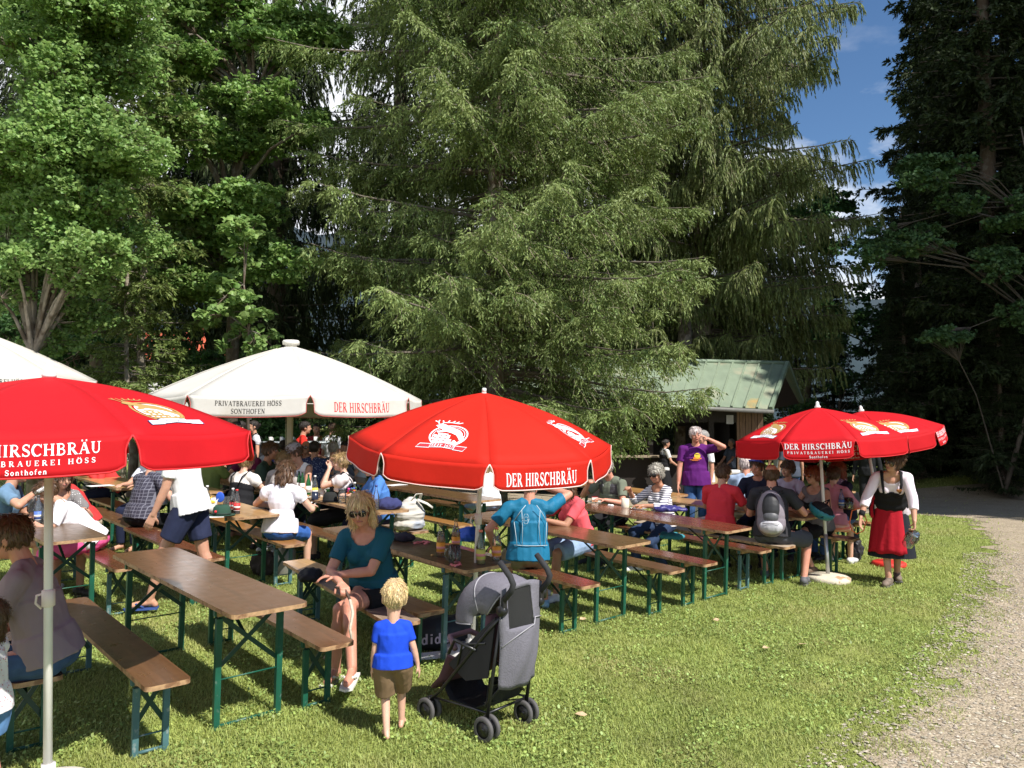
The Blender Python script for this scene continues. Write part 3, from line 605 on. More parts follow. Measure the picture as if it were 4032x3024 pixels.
# ---------------------------------------------------------------- parasols
def canopy(t, n, Rr, zr, za, vh, cloth, off, trim, flap_u, curve=.05, seam=None):
    """panels from apex za to rim corners zr at radius Rr; a hanging valance vh with rounded, slightly parted flaps.
       returns surface functions for printing on panel k and on its valance"""
    def corner(k): a = off + 2 * math.pi * k / n; return Vector((math.cos(a), math.sin(a), 0))
    def sag(r): return curve * math.sin(math.pi * r)
    def panel(k, s, r):                   # s across 0..1, r down the slope 0..1
        c = corner(k).lerp(corner(k + 1), s) * (Rr * r); h = zr + (za - zr) * (1 - r) + sag(r)
        c.z = h - .035 * r * math.sin(math.pi * s) * Rr * .35; return c
    def pnorm(k, s, r):
        e = .01; a = panel(k, s + e, r) - panel(k, s - e, r); b = panel(k, s, min(r + e, 1)) - panel(k, s, r - e); nn = a.cross(b)
        nn.normalize(); return nn if nn.z > 0 else -nn
    NS, NR = 8, 10; m = MB(); m.smooth = True
    for k in range(n):
        vs = [panel(k, i / NS, j / NR) for j in range(NR + 1) for i in range(NS + 1)]
        m.add(vs, [(j * (NS + 1) + i, (j + 1) * (NS + 1) + i, (j + 1) * (NS + 1) + i + 1, j * (NS + 1) + i + 1) for j in range(NR) for i in range(NS)], True)
    o = m.build('canopy', cloth, t, solid=.002)
    def flap(k, s, v):                    # v 0 at the rim, 1 at the bottom of the flap
        p = panel(k, s, 1); mid = corner(k).lerp(corner(k + 1), .5).normalized()
        return p + mid * (.02 * v + .006 * math.sin(11 * s + k * 2) * v + .03 * vh * math.sin(math.pi * s)) + Vector((0, 0, -vh * v))
    tg = MB()
    for k in range(n):
        m = MB(); NSf, NV = 24, 6; vs = []
        for j in range(NV + 1):
            for i in range(NSf + 1):
                s = i / NSf; e = min(s, 1 - s); lim = 1.; q = flap_u
                j_ = j / NV
                s2 = .5 + (s - .5) * (1 - 2 * (q * min(1, j_ * 2.2) ** .7 * (1 if j else 0)))
                if e < .09: lim = 1 - .16 * (1 - e / .09) ** 2
                vs.append(flap(k, s2, min(j_, 1) * lim))
        m.add(vs, [(j * (NSf + 1) + i, (j + 1) * (NSf + 1) + i, (j + 1) * (NSf + 1) + i + 1, j * (NSf + 1) + i + 1) for j in range(NV) for i in range(NSf)], True)
        m.build('valance_flap', cloth[0] if isinstance(cloth, list) else cloth, t, solid=.002)
        edge = [vs[j * (NSf + 1)] for j in range(NV + 1)] + [vs[NV * (NSf + 1) + i] for i in range(1, NSf + 1)] + [vs[j * (NSf + 1) + NSf] for j in range(NV - 1, -1, -1)]
        tg.tube(edge, .0045, 5)
    tg.build('valance_trim', trim, t)
    if seam:
        sm_ = MB()
        for k in range(n): sm_.tube([panel(k, 0, j / 10) + Vector((0, 0, .002)) for j in range(1, 11)], .004, 5)
        sm_.build('seam', seam, t)
    for k in range(n):                    # ribs and struts underneath
        rb = MB(); cc = corner(k); rb.tube([panel(k, 0, .03) - Vector((0, 0, .02)), panel(k, 0, .5) - Vector((0, 0, .02)), panel(k, 0, .99) - Vector((0, 0, .015))], .006, 6); ro = rb.build('rib', mat('grey_steel', (.5, .5, .5), .35, .8), t)
        s_ = MB(); s_.tube([(cc.x * .04, cc.y * .04, zr - .12), panel(k, 0, .52) - Vector((0, 0, .03))], .005, 6); s_.build('strut', mat('grey_steel', (.5, .5, .5), .35, .8), ro)
    hb = MB(); hb.lathe([(.045, zr - .17), (.05, zr - .15), (.05, zr - .1), (.035, zr - .08)], 14); hb.build('hub', mat('white_plastic', (.75, .75, .73), .4, var=.03), t)
    def on_flap(k, W_):                   # u, v metres from flap centre
        def f(u, v):
            s = .5 + u / W_; p = flap(k, s, .5 - v / vh); q = flap(k, s + .02, .5 - v / vh) - flap(k, s - .02, .5 - v / vh); nn = q.cross(Vector((0, 0, 1))).normalized()
            if nn.dot(corner(k).lerp(corner(k + 1), .5)) < 0: nn = -nn
            return p, nn
        return f
    def on_panel(k, r0, s0=.5):
        Ls = math.hypot(Rr, za - zr)
        def f(u, v):
            r = r0 - v / Ls; wd = (corner(k) - corner(k + 1)).length * Rr * r; s = s0 + u / wd
            return panel(k, s, r), pnorm(k, s, r)
        return f
    return on_flap, on_panel
RED = mat('red_canvas', (.60, .011, .018), .75, var=.10, vscale=2.2, trans=.24, bump=.5, bscale=7, spec=.2, sheen=.0)
RED2 = mat('orange_red_canvas', (.64, .022, .011), .75, var=.10, vscale=2.2, trans=.24, bump=.5, bscale=7, spec=.2)
CREAM = mat('cream_canvas', (.68, .655, .61), .8, var=.04, vscale=3, trans=.22, bump=.45, bscale=6, spec=.2, col2=(.60, .55, .47), c2scale=2.2, c2pos=(.55, .85))
WHP = mat('white_plastic', (.75, .75, .73), .4, var=.03); WPOLE = mat('white_painted_pole', (.74, .71, .68), .35, var=.06)
PW, PK, PR = mat('print_white', (.8, .78, .82), .7, var=.03), mat('print_black', (.04, .035, .03), .7), mat('print_scarlet', (.55, .03, .03), .7)
def small_parasol(label, base, ang, style, Rr=1.1, zr=1.86, za=2.12, vh=.2, off=0, fs=1, es=.9, basem='white', lean=(0, 0), slide=None, texts=(), embl=(), pole_r=.019, joint=None):
    t = thing('parasol', label, 'parasol', base, 0, 'red parasols among the tables')
    tm = Matrix.Rotation(lean[0], 3, 'X') @ Matrix.Rotation(lean[1], 3, 'Y')
    head = bpy.data.objects.new('head', None)
    cl = RED if style == 'gold' else RED2
    u = thing('x', None, None, (0, 0, 0)); n0 = set(COL.objects)
    on_flap, on_panel = canopy(u, 8, Rr, zr, za, vh, cl, off, mat('red_piping', (.6, .015, .02), .7) if style == 'gold' else mat('pink_white_piping', (.78, .55, .52), .7), .035)
    W_ = 2 * Rr * math.sin(math.pi / 8)
    for k in range(8):
        if style == 'gold' and k in texts:
            mapped('lettering', [(PW, text2d('DER HIRSCHBRÄU', .062 * fs, 0, .045 * fs, .88), 0), (PW, text2d('PRIVATBRAUEREI HÖSS', .028 * fs, 0, -.022 * fs, .98, .42), 0), (PW, text2d('Sonthofen', .028 * fs, .0, -.067 * fs, .95, .18, 1.1), 0)], on_flap(k, W_), u)
        if style != 'gold' and k in texts:
            mapped('lettering', [(PW, text2d('DER HIRSCHBRÄU', .088, 0, -.015, .50, .05), 0)], on_flap(k, W_), u)
        if k in embl:
            mapped('emblem', emblem(style, .34 * es if style == 'gold' else .27), on_panel(k, .74 if style == 'gold' else .74), u)
    m = MB(); m.lathe([(.034, za - .005), (.036, za + .012), (.022, za + .03), (.018, za + .062), (.006, za + .075)], 14) if style == 'gold' else m.lathe([(.017, za - .005), (.017, za + .03), (.012, za + .035)], 12)
    m.build('finial', WHP, u)
    m = MB(); m.tube([(0, 0, 0), (0, 0, za)], pole_r, 14); m.build('pole', WPOLE, u)
    if slide:
        m = MB(); m.lathe([(pole_r + .002, slide - .04), (pole_r + .01, slide - .035), (pole_r + .01, slide + .045), (pole_r + .002, slide + .05)], 14)
        m.tube([(-.02, 0, slide + .03), (-.055, -.01, slide + .02), (-.06, -.01, slide - .02), (-.035, 0, slide - .05)], .007, 6); m.build('clip', mat('pale_clip', (.72, .62, .60), .4), u)
    # lean the whole head and pole
    for o in list(u.children): o.parent = t; o.matrix_parent_inverse = Matrix.Identity(4); o.rotation_euler = tm.to_euler()
    bpy.data.objects.remove(u)
    if joint: m = MB(); m.tube([(0, 0, 0), (0, 0, joint)], pole_r + .004, 14); m.build('ground_socket', mat('galvanised', (.42, .43, .44), .4, .7), t).rotation_euler = tm.to_euler()
    m = MB()
    if basem == 'stone':
        m.smooth = True; m.lathe([(.235, -.02), (.25, .0), (.25, .045), (.225, .06), (.19, .07), (.03, .085), (.0, .085)], 30)
        m.build('base', mat('cream_cracked_concrete', (.60, .54, .42), .8, var=.15, col2=(.42, .26, .15), c2scale=3.5, c2pos=(.60, .63), bump=.5), t)
    elif basem == 'red':
        m.lathe([(.20, -.02), (.21, 0), (.21, .04), (.18, .055), (.03, .06), (0, .06)], 30); m.build('base', mat('red_concrete', (.6, .03, .02), .6), t)
    else:
        bh = -.03 if fs < 1 else .02; m.lathe([(.22, -.03), (.24, 0), (.24, .045 + bh), (.21, .065 + bh), (.05, .07 + bh)], 30); m.lathe([(.05, .06 + bh), (.05, .12 + bh), (.034, .13 + bh), (.034, .17 + bh)], 18); m.build('base', mat('white_base', (.66, .64, .62), .6, var=.08), t)
    return t
g = Vector((-2.395, 4.18, 0)); small_parasol('red parasol at the left edge with gold stag emblem, white lettering and a white pole', (g.x, g.y, tzf(g.x, g.y)), 0, 'gold', 1.04, 1.83, 2.14, .155, R(-42), fs=.80, es=.78, lean=(0, R(-1.3)), slide=.98, texts=(5, 7, 1), embl=(0, 2, 4, 6), pole_r=.022)
PB = at(1858, 2600, 6.45)
small_parasol('orange-red parasol in the centre with white line emblem, leaning over the soft drink table', (PB.x, PB.y, tzf(PB.x, PB.y)), 0, 'line', 1.03, 1.75, 2.13, .17, R(5), lean=(R(7), R(2.8)), slide=1.12, texts=(3, 6, 1), embl=(0, 5, 7, 2), pole_r=.019)
g = onground(3262, 2286); small_parasol('red parasol on a cracked cream stone disc in front of the hiker and the redhead', (g.x, g.y, tzf(g.x, g.y)), 0, 'gold', 1.0, 1.70, 2.06, .19, R(-135), basem='stone', lean=(0, R(-2.6)), texts=(0, 2, 6), embl=(1, 7, 3, 5), joint=.55)
g = onground(3500, 2226); small_parasol('red parasol leaning left behind the waitress, standing on a red disc', (g.x, g.y, tzf(g.x, g.y)), 0, 'gold', .95, 1.72, 2.05, .19, R(-104), basem='red', lean=(0, R(-9)), texts=(1, 7, 3), embl=(0, 2, 4, 6))
def big_parasol(label, x, y, ph, off, texts, up=0):
    z0 = tzf(x, y); t = thing('market_parasol', label, 'parasol', (x, y, z0), 0, 'large cream market parasols')
    zr, za = 2.26 - z0 + up, 3.06 - z0 + up * 1.2
    on_flap, _ = canopy(t, 8, 2.0, zr, za, .25, [CREAM], off, mat('red_thread_trim', (.5, .10, .09), .8), .03, .06, seam=mat('cream_seam', (.72, .68, .6), .8))
    W_ = 4 * math.sin(math.pi / 8)
    for k, w in texts.items():
        P = [(PR, text2d('DER HIRSCHBRÄU', .125, 0, 0, .55, .05), 0)] if w == 'd' else [(PK, text2d('PRIVATBRAUEREI HÖSS', .062, 0, .045, .80, .06), 0), (PK, text2d('SONTHOFEN', .062, 0, -.05, .80, .06), 0)]
        mapped('lettering', P, on_flap(k, W_), t)
    MB().lathe([(.085, za - .03), (.085, za), (.12, za + .005), (.125, za + .05), (.11, za + .07), (0, za + .075)], 20).build('cap', mat('cream_plastic', (.75, .72, .66), .5, var=.05), t)
    MB().box((0, 0, (za - .1) / 2), (.078, .078, za - .1)).build('pole', mat('beige_painted_pole', (.50, .45, .36), .5, var=.05), t, bevel=.006)
    MB().tube([(-.06, -.02, 0.3), (-.055, -.02, zr - .1)], .004, 5).build('rope', mat('rope', (.55, .5, .4), .9), t)
    m = MB(); m.box((0, 0, .03), (.7, .7, .06)); m.box((0, 0, .1), (.14, .14, .1)); m.build('base', mat('cast_base', (.12, .11, .10), .7), t)
p = at(1142, 1652, 11.7); big_parasol('cream market parasol in the middle left with black PRIVATBRAUEREI lettering on its front flap', p.x, p.y, 0, R(-112.5), {0: 'p', 1: 'd', 7: 'd'})
p = at(-240, 1652, 11.4); big_parasol('cream market parasol mostly hidden behind the left red one', p.x, p.y, 0, R(-105), {0: 'd', 1: 'p'}, .30)
# ---------------------------------------------------------------- serving hut under the spruces
def hut():
    FR, FL = at(3030, 1613, 21.), at(1900, 1556, 21.3); RR, RL = at(3097, 1435, 23.), at(1900, 1408, 23.3); BR, BL = at(3155, 1583, 25.), at(2000, 1560, 25.3)
    t = thing('serving_hut', 'dark timber serving hut with a green sheet metal roof under the spruces', 'hut', ((FR.x + FL.x) / 2, 22.9, tzf(2, 22.9)))
    o = t.location.copy(); loc = lambda p: Vector(p) - o
    FR, FL, RR, RL, BR, BL = [loc(p) for p in (FR, FL, RR, RL, BR, BL)]
    sheet = mat('green_roof_sheet', (.185, .235, .165), .6, metal=.0, var=.16, vscale=3, stretch=(1, .25, 1), col2=(.30, .29, .20), c2scale=1.4, c2pos=(.52, .7), bump=.08, bscale=14)
    rust = mat('green_roof_sheet_rusty', (.25, .25, .14), .5, metal=.1, var=.2, vscale=5, stretch=(3, .4, 1), col2=(.42, .27, .09), c2scale=2.6, c2pos=(.46, .66))
    r = MB(); r.add([FL, FR, RR, RL], [(0, 1, 2, 3)]); r.add([BL, BR, RR, RL], [(0, 3, 2, 1)]); ro = r.build('roof', sheet, t, solid=.03)
    n = 23; sm = MB()
    for i in range(n + 1):
        k = i / n; a = FL.lerp(FR, k) + Vector((0, -.015, .035)); b = RL.lerp(RR, k) + Vector((0, 0, .035)); sm.bar(a, b, .05, .045)
        if i == n - 2:
            MB().add([FL.lerp(FR, k + .002) + Vector((0, 0, .02)), FL.lerp(FR, k + 1 / n - .002) + Vector((0, 0, .02)), RL.lerp(RR, k + 1 / n - .002) + Vector((0, 0, .02)), RL.lerp(RR, k + .002) + Vector((0, 0, .02))], [(0, 1, 2, 3)]).build('rusty_sheet', rust, ro)
        if i < n: sm.bar(FL.lerp(FR, k).lerp(RL.lerp(RR, k), .48) + Vector((0, 0, .018)), FL.lerp(FR, k + 1 / n).lerp(RL.lerp(RR, k + 1 / n), .48) + Vector((0, 0, .018)), .006, .012)
    sm.build('standing_seam', mat('roof_seam', (.23, .285, .20), .6, metal=0, var=.12), ro)
    rc = MB(); rc.tube([RL + Vector((0, 0, .04)), RR + Vector((.05, 0, .04))], .06, 8); rc.bar(FR + Vector((.03, -.02, .02)), RR + Vector((.03, 0, .04)), .09, .13); rc.bar(RR + Vector((.03, 0, .04)), BR + Vector((.03, .02, .02)), .09, .13); rc.build('verge_trim', mat('verge_green', (.19, .25, .18), .5, var=.15), ro)
    gt = MB(); gt.tube([FL + Vector((0, -.08, -.06)), FR + Vector((.08, -.08, -.06))], .055, 10); gt.build('gutter', mat('zinc_gutter', (.33, .33, .31), .4, .6, var=.15), t)
    wd_ = mat('shaded_dark_timber', (.016, .011, .008), .75, var=.3, vscale=6, stretch=(6, 6, 1), bump=.3); wm = mat('brown_timber', (.19, .115, .07), .75, var=.3, vscale=5, stretch=(9, 9, 1), bump=.4)  # dark timber deepened to near black: the shade under the roof is in its colour
    z0 = -.25; yF, yB = FR.y + .75, BR.y - .4; xL, xR = FL.x + .3, FR.x - .05; zt = FR.z - .02
    m = MB(); m.box(((xL + xR) / 2, yB, (z0 + .95) / 2), (xR - xL, .08, .95 - z0)); m.box(((xL + xR) / 2, yB, (1.95 + 2.6) / 2), (xR - xL, .08, .65)); wx = loc(at(2640, 1700, 25)).x
    m.box(((xL + wx - .4) / 2, yB, 1.45), (wx - .4 - xL, .078, 1.0)); m.box(((xR + wx + .4) / 2, yB, 1.45), (xR - wx - .4, .078, 1.0))
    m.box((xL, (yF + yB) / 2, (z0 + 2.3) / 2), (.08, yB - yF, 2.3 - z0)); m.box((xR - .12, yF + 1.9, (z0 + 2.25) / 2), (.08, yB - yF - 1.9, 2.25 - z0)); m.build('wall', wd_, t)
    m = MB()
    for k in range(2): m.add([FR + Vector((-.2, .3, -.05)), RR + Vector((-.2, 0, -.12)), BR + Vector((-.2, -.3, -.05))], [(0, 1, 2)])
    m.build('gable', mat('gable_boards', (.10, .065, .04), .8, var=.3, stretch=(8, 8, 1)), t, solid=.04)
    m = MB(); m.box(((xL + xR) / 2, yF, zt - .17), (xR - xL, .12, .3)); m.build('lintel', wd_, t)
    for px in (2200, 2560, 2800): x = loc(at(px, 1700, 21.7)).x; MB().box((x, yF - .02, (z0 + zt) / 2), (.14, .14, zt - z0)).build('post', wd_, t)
    # slatted corner section that catches the sun
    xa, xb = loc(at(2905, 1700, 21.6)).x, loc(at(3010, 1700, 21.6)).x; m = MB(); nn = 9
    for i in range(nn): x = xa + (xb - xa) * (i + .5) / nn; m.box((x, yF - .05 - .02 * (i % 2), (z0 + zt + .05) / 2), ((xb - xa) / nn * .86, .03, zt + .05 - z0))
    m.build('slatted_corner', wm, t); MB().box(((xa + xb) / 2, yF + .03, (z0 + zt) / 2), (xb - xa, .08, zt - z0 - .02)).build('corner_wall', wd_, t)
    # counters
    z = loc(at(2500, 1797, 21.5)).z; xa2, xb2 = loc(at(2300, 1797, 21.5)).x, loc(at(2700, 1797, 21.5)).x
    m = MB(); m.box(((xa2 + xb2) / 2, yF - .2, z), (xb2 - xa2, .5, .05)); m.build('counter_top', mat('pale_counter', (.34, .27, .19), .5, var=.15), t)
    MB().box(((xa2 + xb2) / 2, yF - .1, (z + z0) / 2 - .02), (xb2 - xa2 - .1, .06, z - z0 - .06)).build('counter_front', wd_, t)
    MB().box(((xL + xR) / 2, (yF + yB) / 2, z0 + .02), (xR - xL, yB - yF, .04)).build('floor_slab', mat('hut_floor', (.12, .11, .10), .8), t)
    p = loc(at(2884, 1652, 21.4)); MB().box((p.x, yF - .1, p.z), (.19, .01, .24)).build('poster', mat('grey_poster', (.42, .42, .43), .7, var=.08), t)
    p = loc(at(2405, 1725, 24.)); MB().box((p.x, yB - .08, p.z + .1), (.9, .03, .8)).build('notice_board', mat('dim_board', (.16, .15, .12), .6), t)
    return o, yF
hut_o, hut_y = hut()
def boxthing(name, label, cat, p, d, m, rot=0, group=None, bevel=.01):
    t = thing(name, label, cat, p, rot, group); MB().box((0, 0, d[2] / 2), d).build('body', m, t, bevel=bevel); return t
# light plywood crate stand and clutter by the hut's right end
p = at(2815, 1960, 20.4); t = thing('plywood_cabinet', 'light plywood cabinet beside the hut, half in sun behind the man in purple', 'cabinet', (p.x, 20.4, tzf(p.x, 20.4)))
MB().box((0, 0, .43), (.72, .5, .86)).build('body', mat('plywood', (.48, .34, .18), .6, var=.1), t, bevel=.008); MB().box((0, -.256, .43), (.6, .012, .74)).build('door', mat('plywood_door', (.50, .36, .19), .6, var=.1), t)
p = at(2920, 1850, 20.6); t = thing('serving_table', 'grey folding serving table in the shade at the hut corner', 'table', (p.x, 20.6, tzf(p.x, 20.6)))
MB().box((0, 0, .80), (.75, .5, .03)).build('tabletop', mat('grey_laminate', (.35, .34, .32), .5), t)
for sx in (-1, 1):
    for sy in (-1, 1): MB().tube([(sx * .33, sy * .2, 0), (sx * .33, sy * .2, .79)], .015, 6).build('leg', mat('grey_steel', (.5, .5, .5), .35, .8), t)
for i, (dx, lb, c) in enumerate([(-.2, 'stack of folded white paper on the shaded serving table', (.7, .7, .7)), (.1, 'tray of clear tumblers on the shaded serving table', (.5, .5, .48))]):
    boxthing('paper_stack' if i == 0 else 'tray', lb, 'paper' if i == 0 else 'tray', (p.x + dx, 20.5, tzf(p.x, 20.6) + .815), (.22, .2, .07), mat('white_paper', (.75, .75, .75), .8) if i == 0 else mat('clear_tray', (.42, .42, .40), .2))
p = at(2930, 1905, 20.2); t = thing('bin_bag', 'dark grey plastic bag hung from the serving table beside the hut', 'bag', (p.x, 20.2, p.z - .12))
m = MB(); m.lathe([(.02, .33), (.06, .30), (.13, .24), (.17, .12), (.14, .02), (.02, 0)], 14); m.build('sack', mat('grey_plastic_sack', (.14, .15, .15), .3, bump=1.0, bscale=12), t); MB().lathe([(.05, .3), (.09, .38), (.03, .42)], 9).build('knot', mat('grey_plastic_sack', (.14, .15, .15), .3), t)
# distant house beyond the trees, left
t = thing('house', 'white house with an orange-red tiled roof glimpsed between the left tree trunks', 'house', (at(620, 1400, 46).x, 46, tzf(-15, 46)))
zb = at(620, 1420, 46).z - t.location.z; zr = at(620, 1290, 46).z - t.location.z; hw = 4.6
MB().box((0, 3, zb / 2), (hw * 2, 6, zb)).build('wall', mat('white_render', (.72, .72, .70), .8, var=.05), t)
m = MB(); m.add([(-hw - .4, -.5, zb), (hw + .4, -.5, zb), (hw + .4, 3, zr), (-hw - .4, 3, zr), (-hw - .4, 6.5, zb), (hw + .4, 6.5, zb)], [(0, 1, 2, 3), (3, 2, 5, 4)]); ro = m.build('roof', mat('red_tiles', (.50, .10, .045), .8, var=.25, vscale=3, bump=.5, bscale=5), t, solid=.12)
MB().box((1.4, 2.6, zr + .35), (.6, .6, 1.2)).build('chimney', mat('red_brick', (.35, .11, .07), .85, var=.2, vscale=20), ro)
for i in range(4):
    for zz in (1.3,):
        w_ = MB().box((-3.3 + i * 2.2, -.01, zb - 1.1), (.9, .06, 1.1)).build('window', mat('brown_frame', (.10, .06, .04), .6), t); MB().box((-3.3 + i * 2.2, -.05, zb - 1.1), (.74, .02, .94)).build('pane', mat('dark_pane', (.03, .035, .04), .1, spec=.8), w_)
# hills
def hills(name, y, zs, amp, seed, col):
    n = 90; xs = np.linspace(-900, 900, n); V = []; Fc = []
    for i, x in enumerate(xs):
        h = zs(x) + amp * (noise.noise(Vector((x * .006, seed, 0))) + .5 * noise.noise(Vector((x * .02, seed, 3))) + .15 * noise.noise(Vector((x * .08, seed, 5))))
        V += [(x, y, -20), (x, y + 120, h * .55), (x, y + 260, h), (x, y + 500, h * .5)]
    for i in range(n - 1):
        for k in range(3): a = i * 4 + k; Fc.append((a, a + 4, a + 5, a + 1))
    tag(obj(name, npmesh(name, V, Fc, [mat(name + '_hazy_forest', col, .95, var=.35, vscale=.03, bump=0, col2=(col[0] * .7, col[1] * .8, col[2] * .8), c2scale=.02)], smooth=True)), kind='structure')
hills('hills', 600, lambda x: 190 - x * .09, 40, 1.7, (.022, .038, .048))  # the bluish tint is distance haze put into the forest colour
# ---------------------------------------------------------------- trees
def rot_about(v, ax, ang):               # arrays: rotate v about unit ax
    c = np.cos(ang)[:, None]; s = np.sin(ang)[:, None]
    return v * c + np.cross(ax, v) * s + ax * (ax * v).sum(1, keepdims=True) * (1 - c)
def unit(v): return v / (np.linalg.norm(v, axis=1, keepdims=True) + 1e-9)
def shoots(P, D, ln, wd_, rg):
    """one leaf-shaped face per needle shoot, P start, D direction"""
    n = len(P); up = rg.randn(n, 3); sd_ = unit(np.cross(D, up)); L_ = (ln * (.6 + .8 * rg.rand(n)))[:, None]; W = (wd_ * (.7 + .6 * rg.rand(n)))[:, None]
    V = np.stack([P, P + D * L_ * .38 + sd_ * W, P + D * L_, P + D * L_ * .38 - sd_ * W], 1).reshape(-1, 3)
    return V
def spruce_mesh(seed, H, Rb, z_lo, style, dens=1., prof=None, asym=None, rise=.05, droop=.22, tw=.5, sh=(.11, .019), z_hi=None, twigs=0):
    """crown as one cloud of needle shoots on modelled limbs; style 'brush' or 'weep' sets how the side twigs hang"""
    rg = np.random.RandomState(seed); V = []; TW = []; limbs = MB(); z = z_lo; bi = 0
    while z < (z_hi or H * .985):
        q = z / H; R_ = prof(z) if prof else Rb * (1 - q) ** .8
        nb = max(4, int(round((6.5 + 3 * rg.rand()) * (1 if R_ > 1 else .8))))
        for b in range(nb):
            a = rg.rand() * 6.283; zz = z + rg.rand() * .4; Lb = R_ * (.50 + .62 * rg.rand() ** .8)
            if asym: Lb *= asym(a, zz)
            if Lb < .35: continue
            ri = rise * (.2 + 1.6 * rg.rand()) + .5 * max(0, q - .6); dr = droop * (.6 + .8 * rg.rand()) * (1 - .6 * q)
            dirh = np.array([math.cos(a), math.sin(a), 0.]); side = np.array([-math.sin(a), math.cos(a), 0.]); wig = rg.randn() * .12
            def pos(t): t = np.asarray(t)[:, None]; return np.array([0, 0, zz]) + dirh * Lb * t + side * wig * Lb * t ** 2 + np.array([0, 0, 1.]) * Lb * (ri * t - dr * t ** 1.6 + dr * .55 * t ** 4)
            tt = np.linspace(0, 1, 6); limbs.tube([tuple(p) for p in pos(tt)], [max(.004, (.012 + .011 * Lb) * (1 - .88 * x)) for x in tt], 4, False)
            brush = style == 'brush'
            n2 = int(Lb * (9 if brush else 17) * dens) + 4; t2 = .12 + .88 * rg.rand(n2) ** .8; p0 = pos(t2); e = .02; d0 = unit(pos(np.minimum(t2 + e, 1.02)) - pos(t2 - e)); sg = np.where(rg.rand(n2) < .5, -1., 1.)
            l2 = tw * (.45 + .75 * rg.rand(n2)) * np.clip(1.3 - t2, .35, 1) * min(1.2, Lb / 2 + .3)
            spread = .35 + .95 * rg.rand(n2)
            dd = unit(d0 * (1.0 - .45 * spread[:, None]) + side[None] * (sg * spread)[:, None] + np.array([0, 0, -.12 - (.12 if brush else .55)])[None] + rg.randn(n2, 3) * .22)
            n3 = 9 if brush else 13; hang = 1.0 if brush else 1.7
            u = np.linspace(.06, 1, n3)[None, :, None]; lv = l2[:, None, None] * (1 if brush else 1.15)
            Q = p0[:, None, :] + dd[:, None, :] * lv * (u - .28 * u ** 2 * (.4 if brush else 1.2)) + np.array([0, 0, -1.])[None, None] * lv * hang * u ** 2 * (.35 + .65 * rg.rand(n2))[:, None, None] * .55
            T = np.diff(Q, axis=1, prepend=Q[:, :1] - dd[:, None, :] * .02); T = unit(T.reshape(-1, 3)); Qf = Q.reshape(-1, 3); k = len(Qf)
            if twigs:
                sel = rg.rand(n2) < .45; A_ = Q[sel, :-1].reshape(-1, 3); B_2 = Q[sel, 1:].reshape(-1, 3); w_ = np.array([.004, .002, .004]); TW.append(np.stack([A_ - w_, A_ + w_, B_2 + w_ * .7, B_2 - w_ * .7], 1).reshape(-1, 3))
            for s_ in (-1, 1):
                ax = unit(np.cross(T, np.array([0, 0, 1.]) + .5 * rg.randn(k, 3)))
                if brush and twigs:      # little hanging side twigs, each of three shoots
                    D = unit(T * .7 + ax * s_ * .75 + np.array([0, 0, -1.]) * (.15 + .85 * rg.rand(k, 1))); keep = rg.rand(k) < .80; q0 = Qf[keep]; Dk = D[keep]; kk = len(q0); st_ = (.045 + .03 * rg.rand(kk, 1)) * sh[0] / .08
                    for z_ in range(3): V.append(shoots(q0 + Dk * st_ * z_, unit(Dk + rg.randn(kk, 3) * .28 + np.array([0, 0, -.12 * z_])), sh[0], sh[1], rg))
                    sd2 = rg.rand(kk) < .5; V.append(shoots(q0[sd2] + Dk[sd2] * st_[sd2], unit(Dk[sd2] + rg.randn(sd2.sum(), 3) * .8), sh[0] * .8, sh[1], rg))
                else:
                    D = unit(T * .8 + ax * s_ * (.6 if brush else .28) + np.array([0, 0, .10 if brush else -.35])); keep = rg.rand(k) < .86; V.append(shoots(Qf[keep], D[keep], sh[0] * (1 if brush else 1.1), sh[1] * (1 if brush else .75), rg))
            V.append(shoots(Q[:, -1], T.reshape(n2, n3, 3)[:, -1], sh[0] * 1.2, sh[1], rg))
            # shoots along the limb itself
            n4 = int(Lb * 22); t4 = .2 + .8 * rg.rand(n4); V.append(shoots(pos(t4), unit(d0[rg.randint(0, n2, n4)] + .6 * rg.randn(n4, 3) + np.array([0, 0, .4])), sh[0], sh[1], rg))
        z += (.34 + .16 * rg.rand()) / dens ** .3
    V = np.concatenate(V); return V, limbs, (np.concatenate(TW) if TW else np.zeros((0, 3)))
BARK = mat('spruce_bark', (.13, .095, .07), .95, var=.35, vscale=5, stretch=(5, 5, 1.2), bump=1.0, bscale=16, col2=(.20, .18, .15), c2scale=6)
BARKP = mat('pale_bark', (.27, .23, .18), .9, var=.35, vscale=4, stretch=(5, 5, 1.4), bump=.8, bscale=14, col2=(.12, .09, .06), c2scale=5)
LIMB = mat('limb_bark', (.12, .10, .08), .95, var=.3)
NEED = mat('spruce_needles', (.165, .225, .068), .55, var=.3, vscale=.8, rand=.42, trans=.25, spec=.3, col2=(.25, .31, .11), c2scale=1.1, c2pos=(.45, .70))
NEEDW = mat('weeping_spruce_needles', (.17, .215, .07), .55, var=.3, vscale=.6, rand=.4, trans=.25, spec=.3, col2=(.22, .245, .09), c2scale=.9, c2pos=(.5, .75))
NEEDD = mat('shaded_spruce_needles', (.035, .052, .020), .6, var=.3, vscale=.6, rand=.4, trans=.15, spec=.2)  # darker copy of the needles: the shade on these spruces is in the colour
PROTO = {}; TWIG = mat('grey_twig', (.20, .165, .12), .9, var=.3)
